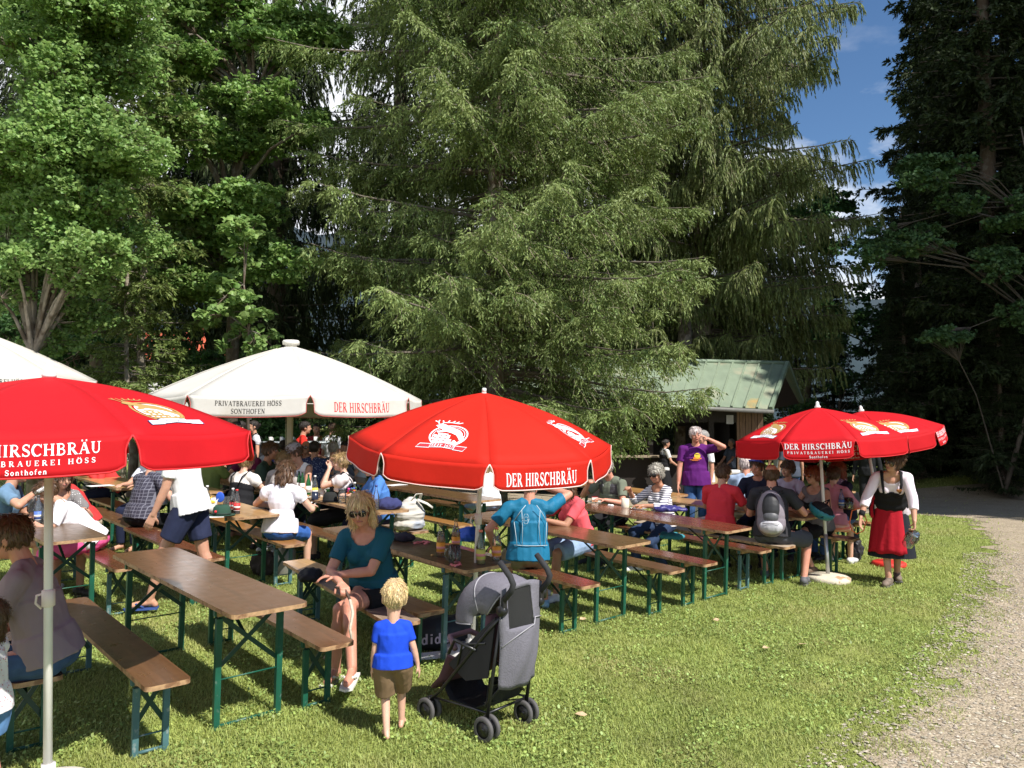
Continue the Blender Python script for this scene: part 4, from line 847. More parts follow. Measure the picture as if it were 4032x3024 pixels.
def build_spruce(key, seed, H, Rb, z_lo, style, needles, tr=.22, bark=None, **k):
    V, limbs, TWV = spruce_mesh(seed, H, Rb, z_lo, style, **k); nv = len(V); V = np.concatenate([V, TWV])
    cm = npmesh('crown', V, np.arange(len(V)).reshape(-1, 4), [needles, TWIG], (np.arange(len(V) // 4) >= nv // 4).astype(np.int32)); lm = limbs.mesh('limbs', [LIMB])
    tm = MB(); tm.tube([(.04 * math.sin(z * 1.3), .04 * math.cos(z), z) for z in np.linspace(-.3, H, 14)], [tr * 1.5] + [max(.01, tr * (1 - z / H) ** .8) for z in np.linspace(-.3, H, 14)[1:]], 12); tmm = tm.mesh('trunk', [bark or BARK])
    PROTO[key] = (cm, lm, tmm); print('spruce', key, len(V) // 4)
def put(key, name, label, x, y, s=1, rz=0, group='spruces around the beer garden', z=None):
    t = thing(name, label, 'tree', (x, y, tzf(x, y) - .05 if z is None else z), rz, group); t.scale = (s, s, s)
    cm, lm, tm = PROTO[key]; tk = obj('trunk', tm, t); obj('crown', cm, t); obj('limb', lm, tk); return t
# the great spruce in the middle, boughs sweeping low over the hut roof
def prof1(z): return float(np.interp(z, [1.5, 3, 6, 10, 14, 19, 23], [3.1, 4.0, 4.2, 4.2, 3.8, 1.8, .2]))
build_spruce('mid', 3, 23, 4, 1.75, 'brush', NEED, .21, dens=1.35, prof=prof1, rise=.08, droop=.32, tw=.98, sh=(.078, .0125), z_hi=15.5, twigs=1)
put('mid', 'spruce_tree', 'broad green spruce in the centre, its low boughs over the hut roof', -.35, 16.2, 1, .4)
def prof2(z): return float(np.interp(z, [2.5, 5, 9, 14, 19, 24, 28], [2.9, 4.1, 4.4, 4.2, 3.4, 1.8, .3]))
build_spruce('weep', 8, 28, 4.2, 2.9, 'weep', NEEDW, .33, BARKP, dens=1.25, prof=prof2, rise=.02, droop=.16, tw=.85, sh=(.12, .017), z_hi=19, twigs=1)
put('weep', 'weeping_spruce', 'tall spruce with hanging curtain twigs standing behind the right end of the hut', 6.4, 26.6, 1.13, .3)
put('weep', 'weeping_spruce', 'weeping spruce behind the broad central one, right of its trunk', 2.2, 27.0, 1.08, 2.9)
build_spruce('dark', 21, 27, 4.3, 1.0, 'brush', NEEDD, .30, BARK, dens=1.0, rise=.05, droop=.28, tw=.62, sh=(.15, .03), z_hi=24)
for x, y, s, r, lb in [(15.3, 25.2, 1.08, .3, 'dark shaded spruce right of the sky gap'), (18.6, 23.8, 1.05, 2.1, 'shaded black-green spruce at the right edge of the photo'), (19.8, 30, 1.1, 4.1, 'dark spruce behind the one at the right edge'), (18.6, 35, .9, 5.2, 'dark spruce far back below the sky gap'), (9.6, 33, .30, 1, 'small dark spruce in the gap right of the hut gable'), (12.2, 34, .33, 2, 'second small dark spruce in the gap, right of the hut'), (14.2, 35, .36, 3, 'third small dark spruce in the gap behind the right parasols'), (7.0, 34, .30, 4, 'small dark spruce just above the hut gable'), (12.9, 26, .36, 2.5, 'low dark spruce at the foot of the shaded spruces'), (14.4, 23.4, .30, 5.5, 'lowest dark spruce beside the lane at the right'), (17.0, 23.0, .34, .5, 'low dark spruce near the right edge beside the lane'), (23.5, 31.5, 1.1, 1.2, 'dark spruce closing the far right corner'), (17.2, 30.5, .8, 2.2, 'shorter dark spruce behind the shaded pair'), (22.0, 26.5, 1.0, 3.2, 'dark spruce just cut by the right edge')]:
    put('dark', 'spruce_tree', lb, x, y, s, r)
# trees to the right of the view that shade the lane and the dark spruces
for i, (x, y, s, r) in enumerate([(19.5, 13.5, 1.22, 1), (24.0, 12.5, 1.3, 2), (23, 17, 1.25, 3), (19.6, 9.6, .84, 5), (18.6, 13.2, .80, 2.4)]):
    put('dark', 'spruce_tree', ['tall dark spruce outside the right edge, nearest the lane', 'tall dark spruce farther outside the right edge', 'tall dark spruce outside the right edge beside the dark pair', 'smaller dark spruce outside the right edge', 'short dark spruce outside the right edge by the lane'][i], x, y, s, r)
# left background spruces: sparse, hanging, dark against bright cloud
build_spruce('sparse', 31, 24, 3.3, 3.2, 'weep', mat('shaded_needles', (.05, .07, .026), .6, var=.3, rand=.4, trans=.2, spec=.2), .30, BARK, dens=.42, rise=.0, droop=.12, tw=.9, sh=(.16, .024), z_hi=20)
for x, y, s, r, lb in [(-6.3, 21, 1.0, .2, 'thick dark spruce trunk left of the cream parasol with drooping bare-looking boughs'), (-9.2, 24.5, 1.05, 1.3, 'sparse drooping spruce behind the pale thin trunk'), (-12.4, 21.5, .95, 2.4, 'sparse dark spruce behind the bright aspen'), (-3.6, 25, 1.05, 3.3, 'sparse dark spruce between cream parasol and central spruce'), (-15.5, 26, 1.1, 4.6, 'sparse dark spruce at the far left')]:
    put('sparse', 'spruce_tree', lb, x, y, s, r, 'sparse dark spruces at the left')
def prof3(z): return float(np.interp(z, [1.5, 4, 8, 13], [1.6, 1.5, 1.0, .3]))
build_spruce('young', 41, 14, 1.6, 2.2, 'brush', mat('young_needles', (.15, .20, .055), .55, var=.3, rand=.4, trans=.3, spec=.3), .09, BARKP, dens=.75, prof=prof3, rise=.1, droop=.28, tw=.45, sh=(.10, .018))
p = at(1185 * .49 + 0, 700, 15.2); put('young', 'young_spruce', 'slim young spruce with a pale thin trunk at the left', at(572, 1000, 15.2).x, 15.2, 1, 0, 'young spruces at the left')
put('young', 'young_spruce', 'short young spruce with light green boughs left of the cream parasol', at(500, 1300, 14.6).x, 14.6, .62, 2, 'young spruces at the left')
# ---- broadleaf trees: trunk, limbs reaching to layered pads of leaves
def leaf_faces(C, rad, n, size, rg, flat=.35, lobes=5, hollow=.25):
    """n small leaves filling a clumpy pad around C"""
    nc = max(6, n // 34); cc = rg.randn(nc, 3); cc /= (np.linalg.norm(cc, axis=1, keepdims=True) + 1e-6); cc *= (hollow + (1 - hollow) * rg.rand(nc, 1) ** .6)
    k = rg.randint(0, nc, n); P = cc[k] + rg.randn(n, 3) * .13; P = P * np.array(rad) + np.array(C)
    N_ = rg.randn(n, 3) * .75 + np.array([.25, -.35, 1.0]); N_ = unit(N_); U = unit(np.cross(N_, rg.randn(n, 3))); W = np.cross(N_, U); s = (size * (.6 + .8 * rg.rand(n)))[:, None]
    out = []
    for i, (r_, t) in enumerate([(1., 0), (.72, .9), (.86, 2.1), (.5, math.pi), (.86, -2.1), (.72, -.9)][:6]): out.append(P + U * s * r_ * math.cos(t) + W * s * r_ * math.sin(t) + N_ * s * (.22 * (i % 2) - .1))
    return np.stack(out, 1).reshape(-1, 3), cc * np.array(rad) + np.array(C)
def broadleaf(name, label, base, trunk, pads, leafm, bark, size, seed, tr=.12, group='broadleaf trees', dens=1.):
    rg = np.random.RandomState(seed); base = Vector((base[0], base[1], tzf(*base) - .05)); t = thing(name, label, 'tree', base, 0, group)
    tp = [Vector(p) - base for p in trunk]; tm = MB(); n = len(tp); tm.tube(tp, [tr * (1 - .75 * i / (n - 1)) for i in range(n)], 10); tk = tm.build('trunk', bark, t)
    VV = []; lb = MB()
    for C, rad, cnt in pads:
        c = Vector(C) - base; V, cl = leaf_faces(tuple(c), rad, int(cnt * dens), size, rg); VV.append(V)
        j = min(range(n), key=lambda i: (tp[i] - c).length + (3 if tp[i].z > c.z + .4 else 0)); s0 = tp[j]; mid = s0.lerp(c, .5) + Vector((0, 0, .12 * (c - s0).length))
        lb.tube([s0, mid, c], [tr * .38, tr * .22, .012], 6, False)
        for q in cl[:: max(1, len(cl) // 22)]: lb.tube([mid.lerp(c, .6), Vector(q)], [.012, .004], 4, False)
    V = np.concatenate(VV); obj('crown', npmesh('crown', V, np.arange(len(V)).reshape(-1, 6), [leafm]), t); lb.build('limb', bark, tk); print(name, len(V) // 6); return t
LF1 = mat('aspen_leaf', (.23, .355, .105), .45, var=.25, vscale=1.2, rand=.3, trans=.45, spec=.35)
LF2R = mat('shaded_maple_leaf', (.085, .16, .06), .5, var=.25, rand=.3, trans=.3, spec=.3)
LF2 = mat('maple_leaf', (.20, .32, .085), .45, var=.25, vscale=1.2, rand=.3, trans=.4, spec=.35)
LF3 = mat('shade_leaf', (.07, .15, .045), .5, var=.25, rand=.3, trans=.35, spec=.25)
rq = random.Random(77)
def padlist(boxes, Y0, dy, cnt, rx=(.5, 1.0), rz=(.22, .42), n=1):
    out = []
    for x0, x1, y0, y1, k in boxes:
        for i in range(k):
            Y = Y0 + rq.uniform(-dy, dy); p = at(rq.uniform(x0, x1), rq.uniform(y0, y1), Y); r = rq.uniform(*rx); out.append(((p.x, p.y, p.z), (r, r * .8, rq.uniform(*rz)), cnt * r * r * 1.6))
    return out
AL = [at(130, 1400, 12.6), at(60, 700, 12.6), at(170, 400, 12.8), at(230, 60, 12.8), at(250, -250, 12.9)]
b0 = at(150, 1500, 12.6)
broadleaf('aspen_tree', 'bright broadleaf tree with round leaves filling the upper left corner', (b0.x, 12.6), [(b0.x, 12.6, -.1)] + AL, padlist([(-60, 300, -80, 300, 16), (150, 540, -40, 420, 16), (-60, 350, 300, 560, 7), (-60, 300, 560, 800, 12), (150, 540, 520, 760, 11), (-60, 420, 760, 1080, 15), (60, 540, 700, 1000, 9), (-60, 160, 1000, 1200, 4), (180, 330, 1180, 1340, 3)], 12.6, .9, 2500, (.38, .75), (.28, .5)), LF1, BARKP, .038, 5, .11)
b0 = at(905, 1500, 16.5)
broadleaf('maple_tree', 'maple with layered bright leaf pads between the young spruce and the central spruce', (b0.x, 16.6), [(b0.x, 16.6, -.1), at(920, 1100, 16.6), at(905, 800, 16.7), at(1000, 400, 16.6), at(960, 60, 16.5)], padlist([(660, 1060, 480, 590, 9), (640, 760, 380, 500, 2), (560, 1100, 740, 900, 12), (900, 1080, 340, 460, 4), (560, 760, 200, 330, 4), (700, 1150, -60, 260, 16), (560, 800, -60, 200, 6), (1080, 1260, 100, 240, 4), (1140, 1260, 430, 560, 3), (600, 820, 960, 1120, 7), (850, 1100, 900, 1060, 5), (560, 700, 1100, 1200, 3)], 16.4, 1., 1500, (.45, .9), (.26, .5)), LF2, BARK, .056, 6, .15)
b0 = at(980, 1500, 14.5)
broadleaf('hazel_bush', 'young broadleaf shrub with large pale green leaves above the cream parasol\'s left edge', (b0.x, 14.5), [(b0.x, 14.5, 0), at(980, 1300, 14.5), at(960, 1120, 14.5)], padlist([(830, 1050, 870, 980, 3), (830, 980, 1100, 1260, 4), (900, 1060, 1200, 1360, 5)], 14.4, .4, 620, (.32, .5), (.2, .3)), LF1, BARK, .075, 9, .04)
# shaded shrubs and saplings beneath the trees
for i, (bx, Y, lb, boxes) in enumerate([(90, 17.5, 'shaded undergrowth shrub behind the left parasols', [(-60, 500, 1150, 1560, 12)]), (700, 19, 'dim undergrowth shrub below the maple', [(480, 1000, 1350, 1640, 10)]), (1250, 17.5, 'shaded broadleaf sapling under the cream parasol, behind the drinkers', [(1100, 1500, 1620, 1760, 6), (1380, 1700, 1690, 1900, 8)]), (1650, 15.2, 'low leafy shrub behind the dark haired woman in blue', [(1480, 1760, 1830, 1900, 7)]), (3300, 31, 'thin shaded shrub between hut and right parasols', [(3080, 3500, 1440, 1760, 12)]), (3700, 29.5, 'dark thicket at the foot of the right spruces', [(3500, 3800, 1500, 1790, 10)]), (1060, 18.5, 'dim shrub screening the white house behind the cream parasol', [(960, 1180, 1560, 1760, 8)]), (3950, 28.5, 'dark thicket at the right edge', [(3780, 4200, 1480, 1780, 10)])]):
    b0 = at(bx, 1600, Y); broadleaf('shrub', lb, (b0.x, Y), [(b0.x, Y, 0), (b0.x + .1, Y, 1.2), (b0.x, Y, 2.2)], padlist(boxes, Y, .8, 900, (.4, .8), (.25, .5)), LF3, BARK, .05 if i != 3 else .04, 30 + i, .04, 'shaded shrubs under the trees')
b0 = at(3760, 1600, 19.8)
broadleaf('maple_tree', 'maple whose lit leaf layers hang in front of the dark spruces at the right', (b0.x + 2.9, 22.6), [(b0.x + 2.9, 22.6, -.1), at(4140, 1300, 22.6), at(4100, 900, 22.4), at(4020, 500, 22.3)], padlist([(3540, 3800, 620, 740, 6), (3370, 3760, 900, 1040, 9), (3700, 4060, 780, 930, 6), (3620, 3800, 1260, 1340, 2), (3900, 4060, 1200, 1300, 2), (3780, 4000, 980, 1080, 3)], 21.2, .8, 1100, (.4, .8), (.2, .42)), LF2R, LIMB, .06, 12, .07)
b0 = at(3150, 1600, 33)
broadleaf('birch_tree', 'thin-leaved tree far behind the gap between the weeping spruce and the dark spruces', (b0.x, 33), [(b0.x, 33, 0), at(3200, 1300, 33), at(3220, 1100, 33), at(3200, 900, 33)], padlist([(3080, 3330, 800, 1150, 9), (3120, 3460, 1130, 1400, 10)], 33, 1.5, 420, (.7, 1.3), (.5, .8)), LF3, BARK, .09, 14, .16)
# big beech-like trunk foot behind the hut window and the spruce stump foot are real trunks
for i, (px, Y, r_, h, lb) in enumerate([(3620, 27, .16, 8, 'thin trunk deep in the shade right of the parasols'), (2690, 25, .3, 6, 'pale tree trunk seen through the hut\'s back window'), (370, 17.5, .17, 8, 'dark straight trunk left of the cream parasol'), (530, 18.5, .12, 7, 'thin dark trunk just left of the cream parasol'), (270, 20, .2, 9, 'dark trunk behind the left parasols')]):
    p = at(px, 1650, Y); t = thing('tree_trunk', lb, 'tree', (p.x, Y, tzf(p.x, Y)), 0, 'bare trunks'); m = MB(); m.tube([(0, 0, -.3), (0, 0, .4), (.06, 0, h * .5), (.1, .05, h)], [r_ * 1.5, r_ * 1.05, r_ * .9, r_ * .6], 12)
    m.build('trunk', BARKP if i == 1 else BARK, t)
    m = MB(); rr = random.Random(i)
    for k in range(12): a = rr.random() * 6.28; z = h * rr.uniform(.25, 1); l = rr.uniform(.4, 1.4); m.tube([(.05, 0, z), (.05 + l * math.cos(a), l * math.sin(a), z - .1 * l)], [.018, .006], 4, False)
    m.build('dead_branches', LIMB, t)
# distant woodland closing the view
build_spruce('far', 51, 20, 3.4, 1.0, 'brush', mat('far_needles', (.045, .065, .028), .7, var=.3, rand=.3, trans=.1, spec=.1), .25, BARK, dens=.3, rise=.05, droop=.3, tw=1.0, sh=(.30, .07))
rr = random.Random(8)
for i in range(26):
    x = -34 + i * 3.3 + rr.uniform(-1, 1); y = rr.uniform(37, 52)
    if -21 < x < -7: y = rr.uniform(62, 75)
    
    if 9 < x < 19: y += 14
    t = put('far', 'spruce_tree', 'distant forest spruce closing the view behind the garden', x, y, rr.uniform(.6, .85) if x < 18 else rr.uniform(.8, 1.1), rr.random() * 6, 'distant forest spruces')
# ---------------------------------------------------------------- people
TMP = bpy.data.scenes.new('tmp')
def strands(me, ho, crown, hk, style, hair, seed):
    rg = np.random.RandomState(seed); n = len(me.vertices); co = np.empty(n * 3, np.float32); nn = np.empty(n * 3, np.float32); me.vertices.foreach_get('co', co); me.vertices.foreach_get('normal', nn); co = co.reshape(-1, 3); nn = nn.reshape(-1, 3)
    k = 1500 if hk < .85 else 1700; i = rg.randint(0, n, k); P = co[i] + nn[i] * .001; N_ = nn[i]; D = P - np.array(crown); D = D / (np.linalg.norm(D, axis=1, keepdims=True) + 1e-6) + np.array([0, 0, -.5]) + rg.randn(k, 3) * (.16 if style != 'curly' else .8)
    D = D - N_ * (D * N_).sum(1, keepdims=True); D /= np.linalg.norm(D, axis=1, keepdims=True) + 1e-6; S = np.cross(N_, D); L_ = (.030 + .035 * rg.rand(k))[:, None] * hk * (.8 if style in ('short', 'balding', 'curly') else 1.2); W = .0022 * hk * (1 + rg.rand(k))[:, None]
    V = np.stack([P - S * W, P + S * W, P + D * L_ * .6 + N_ * .0035 + S * W * .8, P + D * L_ * .6 + N_ * .0035 - S * W * .8, P + D * L_ + N_ * .0045 * rg.rand(k, 1) * 1.6 + S * W * .2, P + D * L_ + N_ * .004 - S * W * .2], 1).reshape(-1, 3); b = np.arange(k)[:, None] * 6
    F_ = np.concatenate([b + np.array([[0, 1, 2, 3]]), b + np.array([[3, 2, 4, 5]])]); c = HAIRC[hair]; o = obj('strands', npmesh('strands', V, F_, [mat('strand_' + hair, (min(c[0] * 1.15, .7), min(c[1] * 1.12, .6), c[2]), .45, var=.2, rand=.3, spec=.4)]), ho); o['kind'] = 'stuff'
def remesh(mb, vox, sm=2, name='m'):
    me = mb.mesh(name); o = bpy.data.objects.new(name, me); TMP.collection.objects.link(o)
    m = o.modifiers.new('r', 'REMESH'); m.mode = 'VOXEL'; m.voxel_size = vox; m.use_smooth_shade = True
    if sm: s = o.modifiers.new('s', 'SMOOTH'); s.factor = .5; s.iterations = sm
    vl = TMP.view_layers[0]; vl.update(); dg = vl.depsgraph
    r = bpy.data.meshes.new_from_object(o.evaluated_get(dg)); bpy.data.objects.remove(o); bpy.data.meshes.remove(me); r.name = name; return r
def cut(me, f):                           # drop the vertices for which f(co array) is True
    n = len(me.vertices); co = np.empty(n * 3, np.float32); me.vertices.foreach_get('co', co); co = co.reshape(-1, 3); kill = f(co)
    if not kill.any(): return me
    bm = bmesh.new(); bm.from_mesh(me); bm.verts.ensure_lookup_table()
    bmesh.ops.delete(bm, geom=[bm.verts[i] for i in np.nonzero(kill)[0]], context='VERTS'); bm.to_mesh(me); bm.free(); return me
def folds(me, amp, sc_=9, seed=0, stretch=(1, 1, .45), keep=None):
    amp = amp * 1.0
    n = len(me.vertices); co = np.empty(n * 3, np.float32); nn = np.empty(n * 3, np.float32); me.vertices.foreach_get('co', co); me.vertices.foreach_get('normal', nn)
    co = co.reshape(-1, 3); nn = nn.reshape(-1, 3); d = np.empty(n)
    for i in range(n):
        p = co[i]; q = Vector((p[0] * sc_ * stretch[0] + seed, p[1] * sc_ * stretch[1], p[2] * sc_ * stretch[2])); a = noise.noise(q); b_ = noise.noise(Vector((q.x + q.z * .9, q.y, q.z * .8 - q.x * .7)) * .8); d[i] = (1 - abs(a) * 3.2) * .45 + (1 - abs(b_) * 4) * .35 + noise.noise(q * 2.7) * .35
    co = co + nn * (d * amp)[:, None]; me.vertices.foreach_set('co', co.ravel().astype(np.float32)); me.update()
def ik(a, t, l1, l2, pole):
    a, t = Vector(a), Vector(t); d = t - a; L_ = d.length
    if L_ > (l1 + l2) * .995: t = a + d * ((l1 + l2) * .995 / L_); d = t - a; L_ = d.length
    u = d / L_; x = (l1 * l1 - l2 * l2 + L_ * L_) / (2 * L_); h = math.sqrt(max(l1 * l1 - x * x, 0)); p = Vector(pole); p = (p - u * p.dot(u))
    p = p.normalized() if p.length > 1e-4 else u.orthogonal().normalized(); return a + u * x + p * h, t
SKIN = {k: mat('skin_' + k, c, .5, var=.06, vscale=14, spec=.35, subs=.12, col2=(c[0] * .9, c[1] * .72, c[2] * .68), c2scale=9, c2pos=(.5, .9)) for k, c in dict(fair=(.62, .37, .27), mid=(.52, .28, .19), tan=(.42, .21, .13), ruddy=(.56, .26, .18)).items()}
HAIRC = dict(blond=(.62, .45, .28), white=(.62, .60, .57), grey=(.30, .285, .27), brown=(.085, .045, .025), dark=(.022, .016, .014), red=(.20, .055, .025), dblond=(.27, .18, .09), lblond=(.62, .47, .27), ash=(.20, .155, .12))
def hairm(c): return mat('hair_' + c, HAIRC[c], .42, var=.35, vscale=10, stretch=(9, 9, 1.2), bump=1.0, bscale=24, spec=.4)
def cloth(name, c, **k): k.setdefault('var', .06); k.setdefault('rough', .85); return mat(name, c, bump=k.pop('bump', .35), bscale=k.pop('bscale', 16), spec=.2, **k)
EYE, IRIS, LIP, BROW = mat('eye_white', (.6, .58, .55), .3), mat('iris', (.03, .02, .015), .2), mat('lips', (.42, .14, .12), .45), mat('brow', (.10, .065, .045), .8)
LENS = mat('dark_lens', (.012, .012, .014), .08, spec=.8); FRAMEM = mat('glasses_frame', (.03, .03, .03), .3)
STATS = []
def hand(m, w, d, pn, s, curl, side, spread=.25, grip=0):
    """palm, four unequal bent fingers and a thumb; d along the hand, pn palm normal (towards what it holds)"""
    d = Vector(d).normalized(); pn = Vector(pn); pn = (pn - d * pn.dot(d)).normalized(); ac = d.cross(pn) * side; h = .084 * s
    for k in (-1.2, 0, 1.2): m.cap(w + ac * k * .014 * s, w + d * h + ac * k * .022 * s, .015 * s, .0125 * s, 10)
    for i, (o, L_) in enumerate(((-1.5, .062), (-.5, .074), (.5, .070), (1.5, .054))):
        p = w + d * h * .97 + ac * o * .0195 * s; dr = d + ac * o * .07 * spread * 4; a = curl; pts = [p]
        for j, f in enumerate((.46, .30, .26)):
            a2 = a * (.55 + .55 * j); dd = (dr.normalized() * math.cos(a2) + pn * math.sin(a2)); p = p + dd * L_ * 1.05 * f * s; pts.append(p)
        for j in range(3): m.cap(pts[j], pts[j + 1], (.0095 - j * .0008) * s, (.0088 - j * .0009) * s, 8)
    b = w + d * .022 * s - ac * .028 * s; e = b + (d * .6 - ac * .75 + pn * .35).normalized() * .036 * s; f = e + (d * (1 - .4 * curl) - ac * .25 + pn * (.2 + .5 * curl)).normalized() * .032 * s
    m.cap(w + d * .01 * s - ac * .012 * s, b, .014 * s, .012 * s, 8); m.cap(b, e, .0125 * s, .0105 * s, 8); m.cap(e, f, .0105 * s, .0088 * s, 8)
def person(label, x, y, face, H=1.7, g=1., sex='m', sit=None, lean=0, side=0, twist=0, head=(0, 0, 0), skin='mid', hair='brown', style='short', shirt=None, sleeve='short', pants=None, leg='long', shoes=None, feet=None, hands=None, poles=None, hdir=None, curl=.5, v=.009, hs=1., cloth_amp=.010, bare=0, specs=None, hat=None, neck=0, hem=0, extra=None, group='people at the beer garden', child=0, skirt=None, pz=0, kn=None, bust=None, dz=0, lz=None, shoe_kind='shoe'):
    s = H / 1.74; rnd = len(STATS) * 3.7; z0 = tzf(x, y) + dz; t = thing('person', label, 'person', (x, y, z0), R(face - 90), group)
    leglen = .86 if not child else .74; hl = (.44 if not child else .365) * s; sh_ = (.43 if not child else .355) * s
    hipz = (sit + .095 * s * (.5 + .5 * g)) if sit is not None else (hl + sh_ + .075 * s - .012) + pz
    P = Vector((0, 0, hipz)); Mt = Matrix.Rotation(R(-lean), 3, 'X') @ Matrix.Rotation(R(side), 3, 'Y'); Mc = Mt @ Matrix.Rotation(R(twist), 3, 'Z')
    tl = (1. if not child else .86); bend = Matrix.Rotation(R(-lean * .35), 3, 'X')
    A = lambda X, Y, Z, M=Mt: P + M @ Vector((X * s, Y * s, Z * s * tl))
    C = A(0, 0, .30); N = A(0, -.01, .50, Mc)
    hw = .17 if sex == 'm' else .152
    if child: hw = .135
    SH = {k: A(k * hw * (.5 + .5 * g), 0, .455, Mc) for k in (-1, 1)}; HP = {k: P + Vector((k * .085 * s, 0, 0)) for k in (-1, 1)}
    Mh = Mc @ Matrix.Rotation(R(head[0]), 3, 'Z') @ Matrix.Rotation(R(-head[1] + lean * .75), 3, 'X') @ Matrix.Rotation(R(head[2]), 3, 'Y')
    hk = s * hs; HC = N + Mc @ Vector((0, .015 * s, .03 * s)) + Mh @ Vector((0, .02 * hk, .145 * hk))
    h = lambda X, Y, Z: HC + Mh @ Vector((X * hk, Y * hk, Z * hk))
    # limbs
    hands = hands or {}; poles = poles or {}; feet = feet or {}; W = {}; E_ = {}; K_ = {}; AN = {}
    for k in (-1, 1):
        tg = hands.get(k, (k * .26 * g, .06, hipz / s * 1. - .12) if sit is None else (k * .14, .40, .83)); pl = poles.get(k, (k * .6, -.8, -.3) if sit is not None else (k * .4, -.9, 0))
        ar = .28 if not child else .235
        E_[k], W[k] = ik(SH[k], tg, ar * s, (.25 if not child else .20) * s, pl)
        ft = feet.get(k, (k * .11, .42, .075) if sit is not None else (k * .1, 0, .075)); kp = (kn or {}).get(k, (k * .12, 1, .9) if sit is not None else (k * .05, 1, 0))
        K_[k], AN[k] = ik(HP[k], (ft[0], ft[1], max(ft[2] * s, .05)), hl, sh_, kp)
    wf = 1. if sex == 'm' else .93; hf = 1. if sex == 'm' else 1.08
    def torso(m, o, low=.0):
        m.ell(A(0, -.01, .03), ((.158 * hf * g + o) * s, (.112 * g + o) * s, (.12 + o) * s), Mt); m.ell(A(0, .012 * g if g > 1.1 else 0, .15), ((.138 * wf * g + o) * s, (.10 * g * (1.12 if g > 1.12 else 1) + o) * s, (.15) * s), Mt)
        m.ell(A(0, 0, .34, Mc), ((.152 * wf * (.6 + .4 * g) + o) * s, (.105 * (.5 + .5 * g) + o) * s, (.165 + o * .5) * s), Mc); m.cap(SH[-1] * .93 + SH[1] * .07, SH[1] * .93 + SH[-1] * .07, (.052 + o) * s, (.052 + o) * s)
        for k in (-1, 1):
            m.cap(A(k * .03, -.012, .50, Mc), SH[k], (.045 + o * .6) * s, (.048 + o) * s)
            if bust or sex == 'f' and bust is None and not child: m.ell(A(k * .068, .085, .335, Mc), ((.062 + o * .5) * s, (.058 + o * .5) * s, (.062 + o * .5) * s), Mc)
    body = MB(); torso(body, 0)
    body.cap(A(0, -.015, .47, Mc), h(0, -.02, -.06), .056 * s * (1.0 if sex == 'm' else .86), .05 * hk * (1.0 if sex == 'm' else .88))
    body.ell(h(0, -.008, .02), (.074 * hk, .094 * hk, .094 * hk), Mh, 18, 12); body.ell(h(0, .030, -.045), (.056 * hk, .056 * hk, .066 * hk), Mh, 16, 10); body.ell(h(0, .062, -.082), (.026 * hk, .022 * hk, .022 * hk), Mh)
    body.cap(h(0, .082, .012), h(0, .106, -.022), .008 * hk, .0125 * hk, 8); body.ell(h(0, .076, .030), (.045 * hk, .014 * hk, .012 * hk), Mh)
    for k in (-1, 1):
        body.ell(h(k * .076, -.008, -.012), (.010 * hk, .020 * hk, .031 * hk), Mh); body.ell(h(k * .038, .058, -.032), (.023 * hk, .022 * hk, .024 * hk), Mh)
        ag = .6 + .4 * g
        body.cap(SH[k], E_[k], .047 * s * ag, .037 * s * ag); body.cap(E_[k], E_[k].lerp(W[k], .45), .037 * s * ag, .035 * s * ag); body.cap(E_[k].lerp(W[k], .35), W[k], .036 * s * ag, .0235 * s * ag)
        dr = (W[k] - E_[k]).normalized(); hd = Vector((hdir or {}).get(k, tuple(dr))); pn = Vector((0, 0, -1)) if abs(hd.normalized().z) < .75 else Vector((-k, .2, 0)); cu = curl[k] if isinstance(curl, dict) else curl
        if hdir and (k, 'n') in hdir: pn = Vector(hdir[(k, 'n')])
        hand(body, W[k], hd, pn, s * (1 if not child else .95), cu, k)
        if not (leg == 'long' and skirt is None and v > .01):
            body.cap(HP[k], K_[k], .083 * s * ag, .052 * s * ag); body.cap(K_[k], AN[k], .050 * s * ag, .034 * s * ag); cv = K_[k].lerp(AN[k], .3); bk = (K_[k] - HP[k]).normalized(); bk = (cv - K_[k]).cross(Vector((1, 0, 0))).normalized(); body.ell(cv + bk * -.012 * s, (.046 * s * ag, .05 * s * ag, .10 * s), frame(K_[k], AN[k]))
    FD = {}
    for k in (-1, 1):
        fd = Vector((k * .18, 1, 0)).normalized(); q = (lz or {}).get(k); fd = Vector(q).normalized() if q else fd; FD[k] = fd
        a = AN[k]; body.cap(a - fd * .02 * s + Vector((0, 0, -.02 * s)), a + fd * .13 * s + Vector((0, 0, -.042 * s)), .033 * s, .024 * s)
        body.cap(a + fd * .10 * s + Vector((0, 0, -.045 * s)), a + fd * .165 * s + Vector((0, 0, -.05 * s)), .03 * s, .02 * s, sx=1.2); body.cap(a, a - fd * .045 * s + Vector((0, 0, -.045 * s)), .033 * s, .027 * s)
    b = remesh(body, v, 3, 'body'); b.materials.append(SKIN[skin]); bo = obj('body', b, t)
    # face
    fm = MB()
    if v < .0125:
        for k in (-1, 1): fm.ell(h(k * .031, .079, .010), (.0135 * hk, .009 * hk, .0075 * hk), Mh, 10, 6)
        fm.build('eyes', [EYE], bo); fm = MB()
        for k in (-1, 1): fm.ell(h(k * .031, .0855, .010), (.0062 * hk, .004 * hk, .0062 * hk), Mh, 8, 6)
        fm.build('irises', [IRIS], bo); fm = MB()
        for k in (-1, 1): fm.tube([h(k * .014, .0925, .030), h(k * .032, .0905, .036), h(k * .050, .078, .030)], .0034 * hk, 6)
        fm.build('eyebrows', [BROW if hair not in ('white', 'grey') else mat('grey_brow', (.3, .28, .26), .8)], bo); fm = MB()
        fm.tube([h(-.024, .078, -.056), h(-.01, .0885, -.052), h(.01, .0885, -.052), h(.024, .078, -.056)], [.003 * hk, .0058 * hk, .0058 * hk, .003 * hk], 8); fm.build('lips', [LIP], bo)
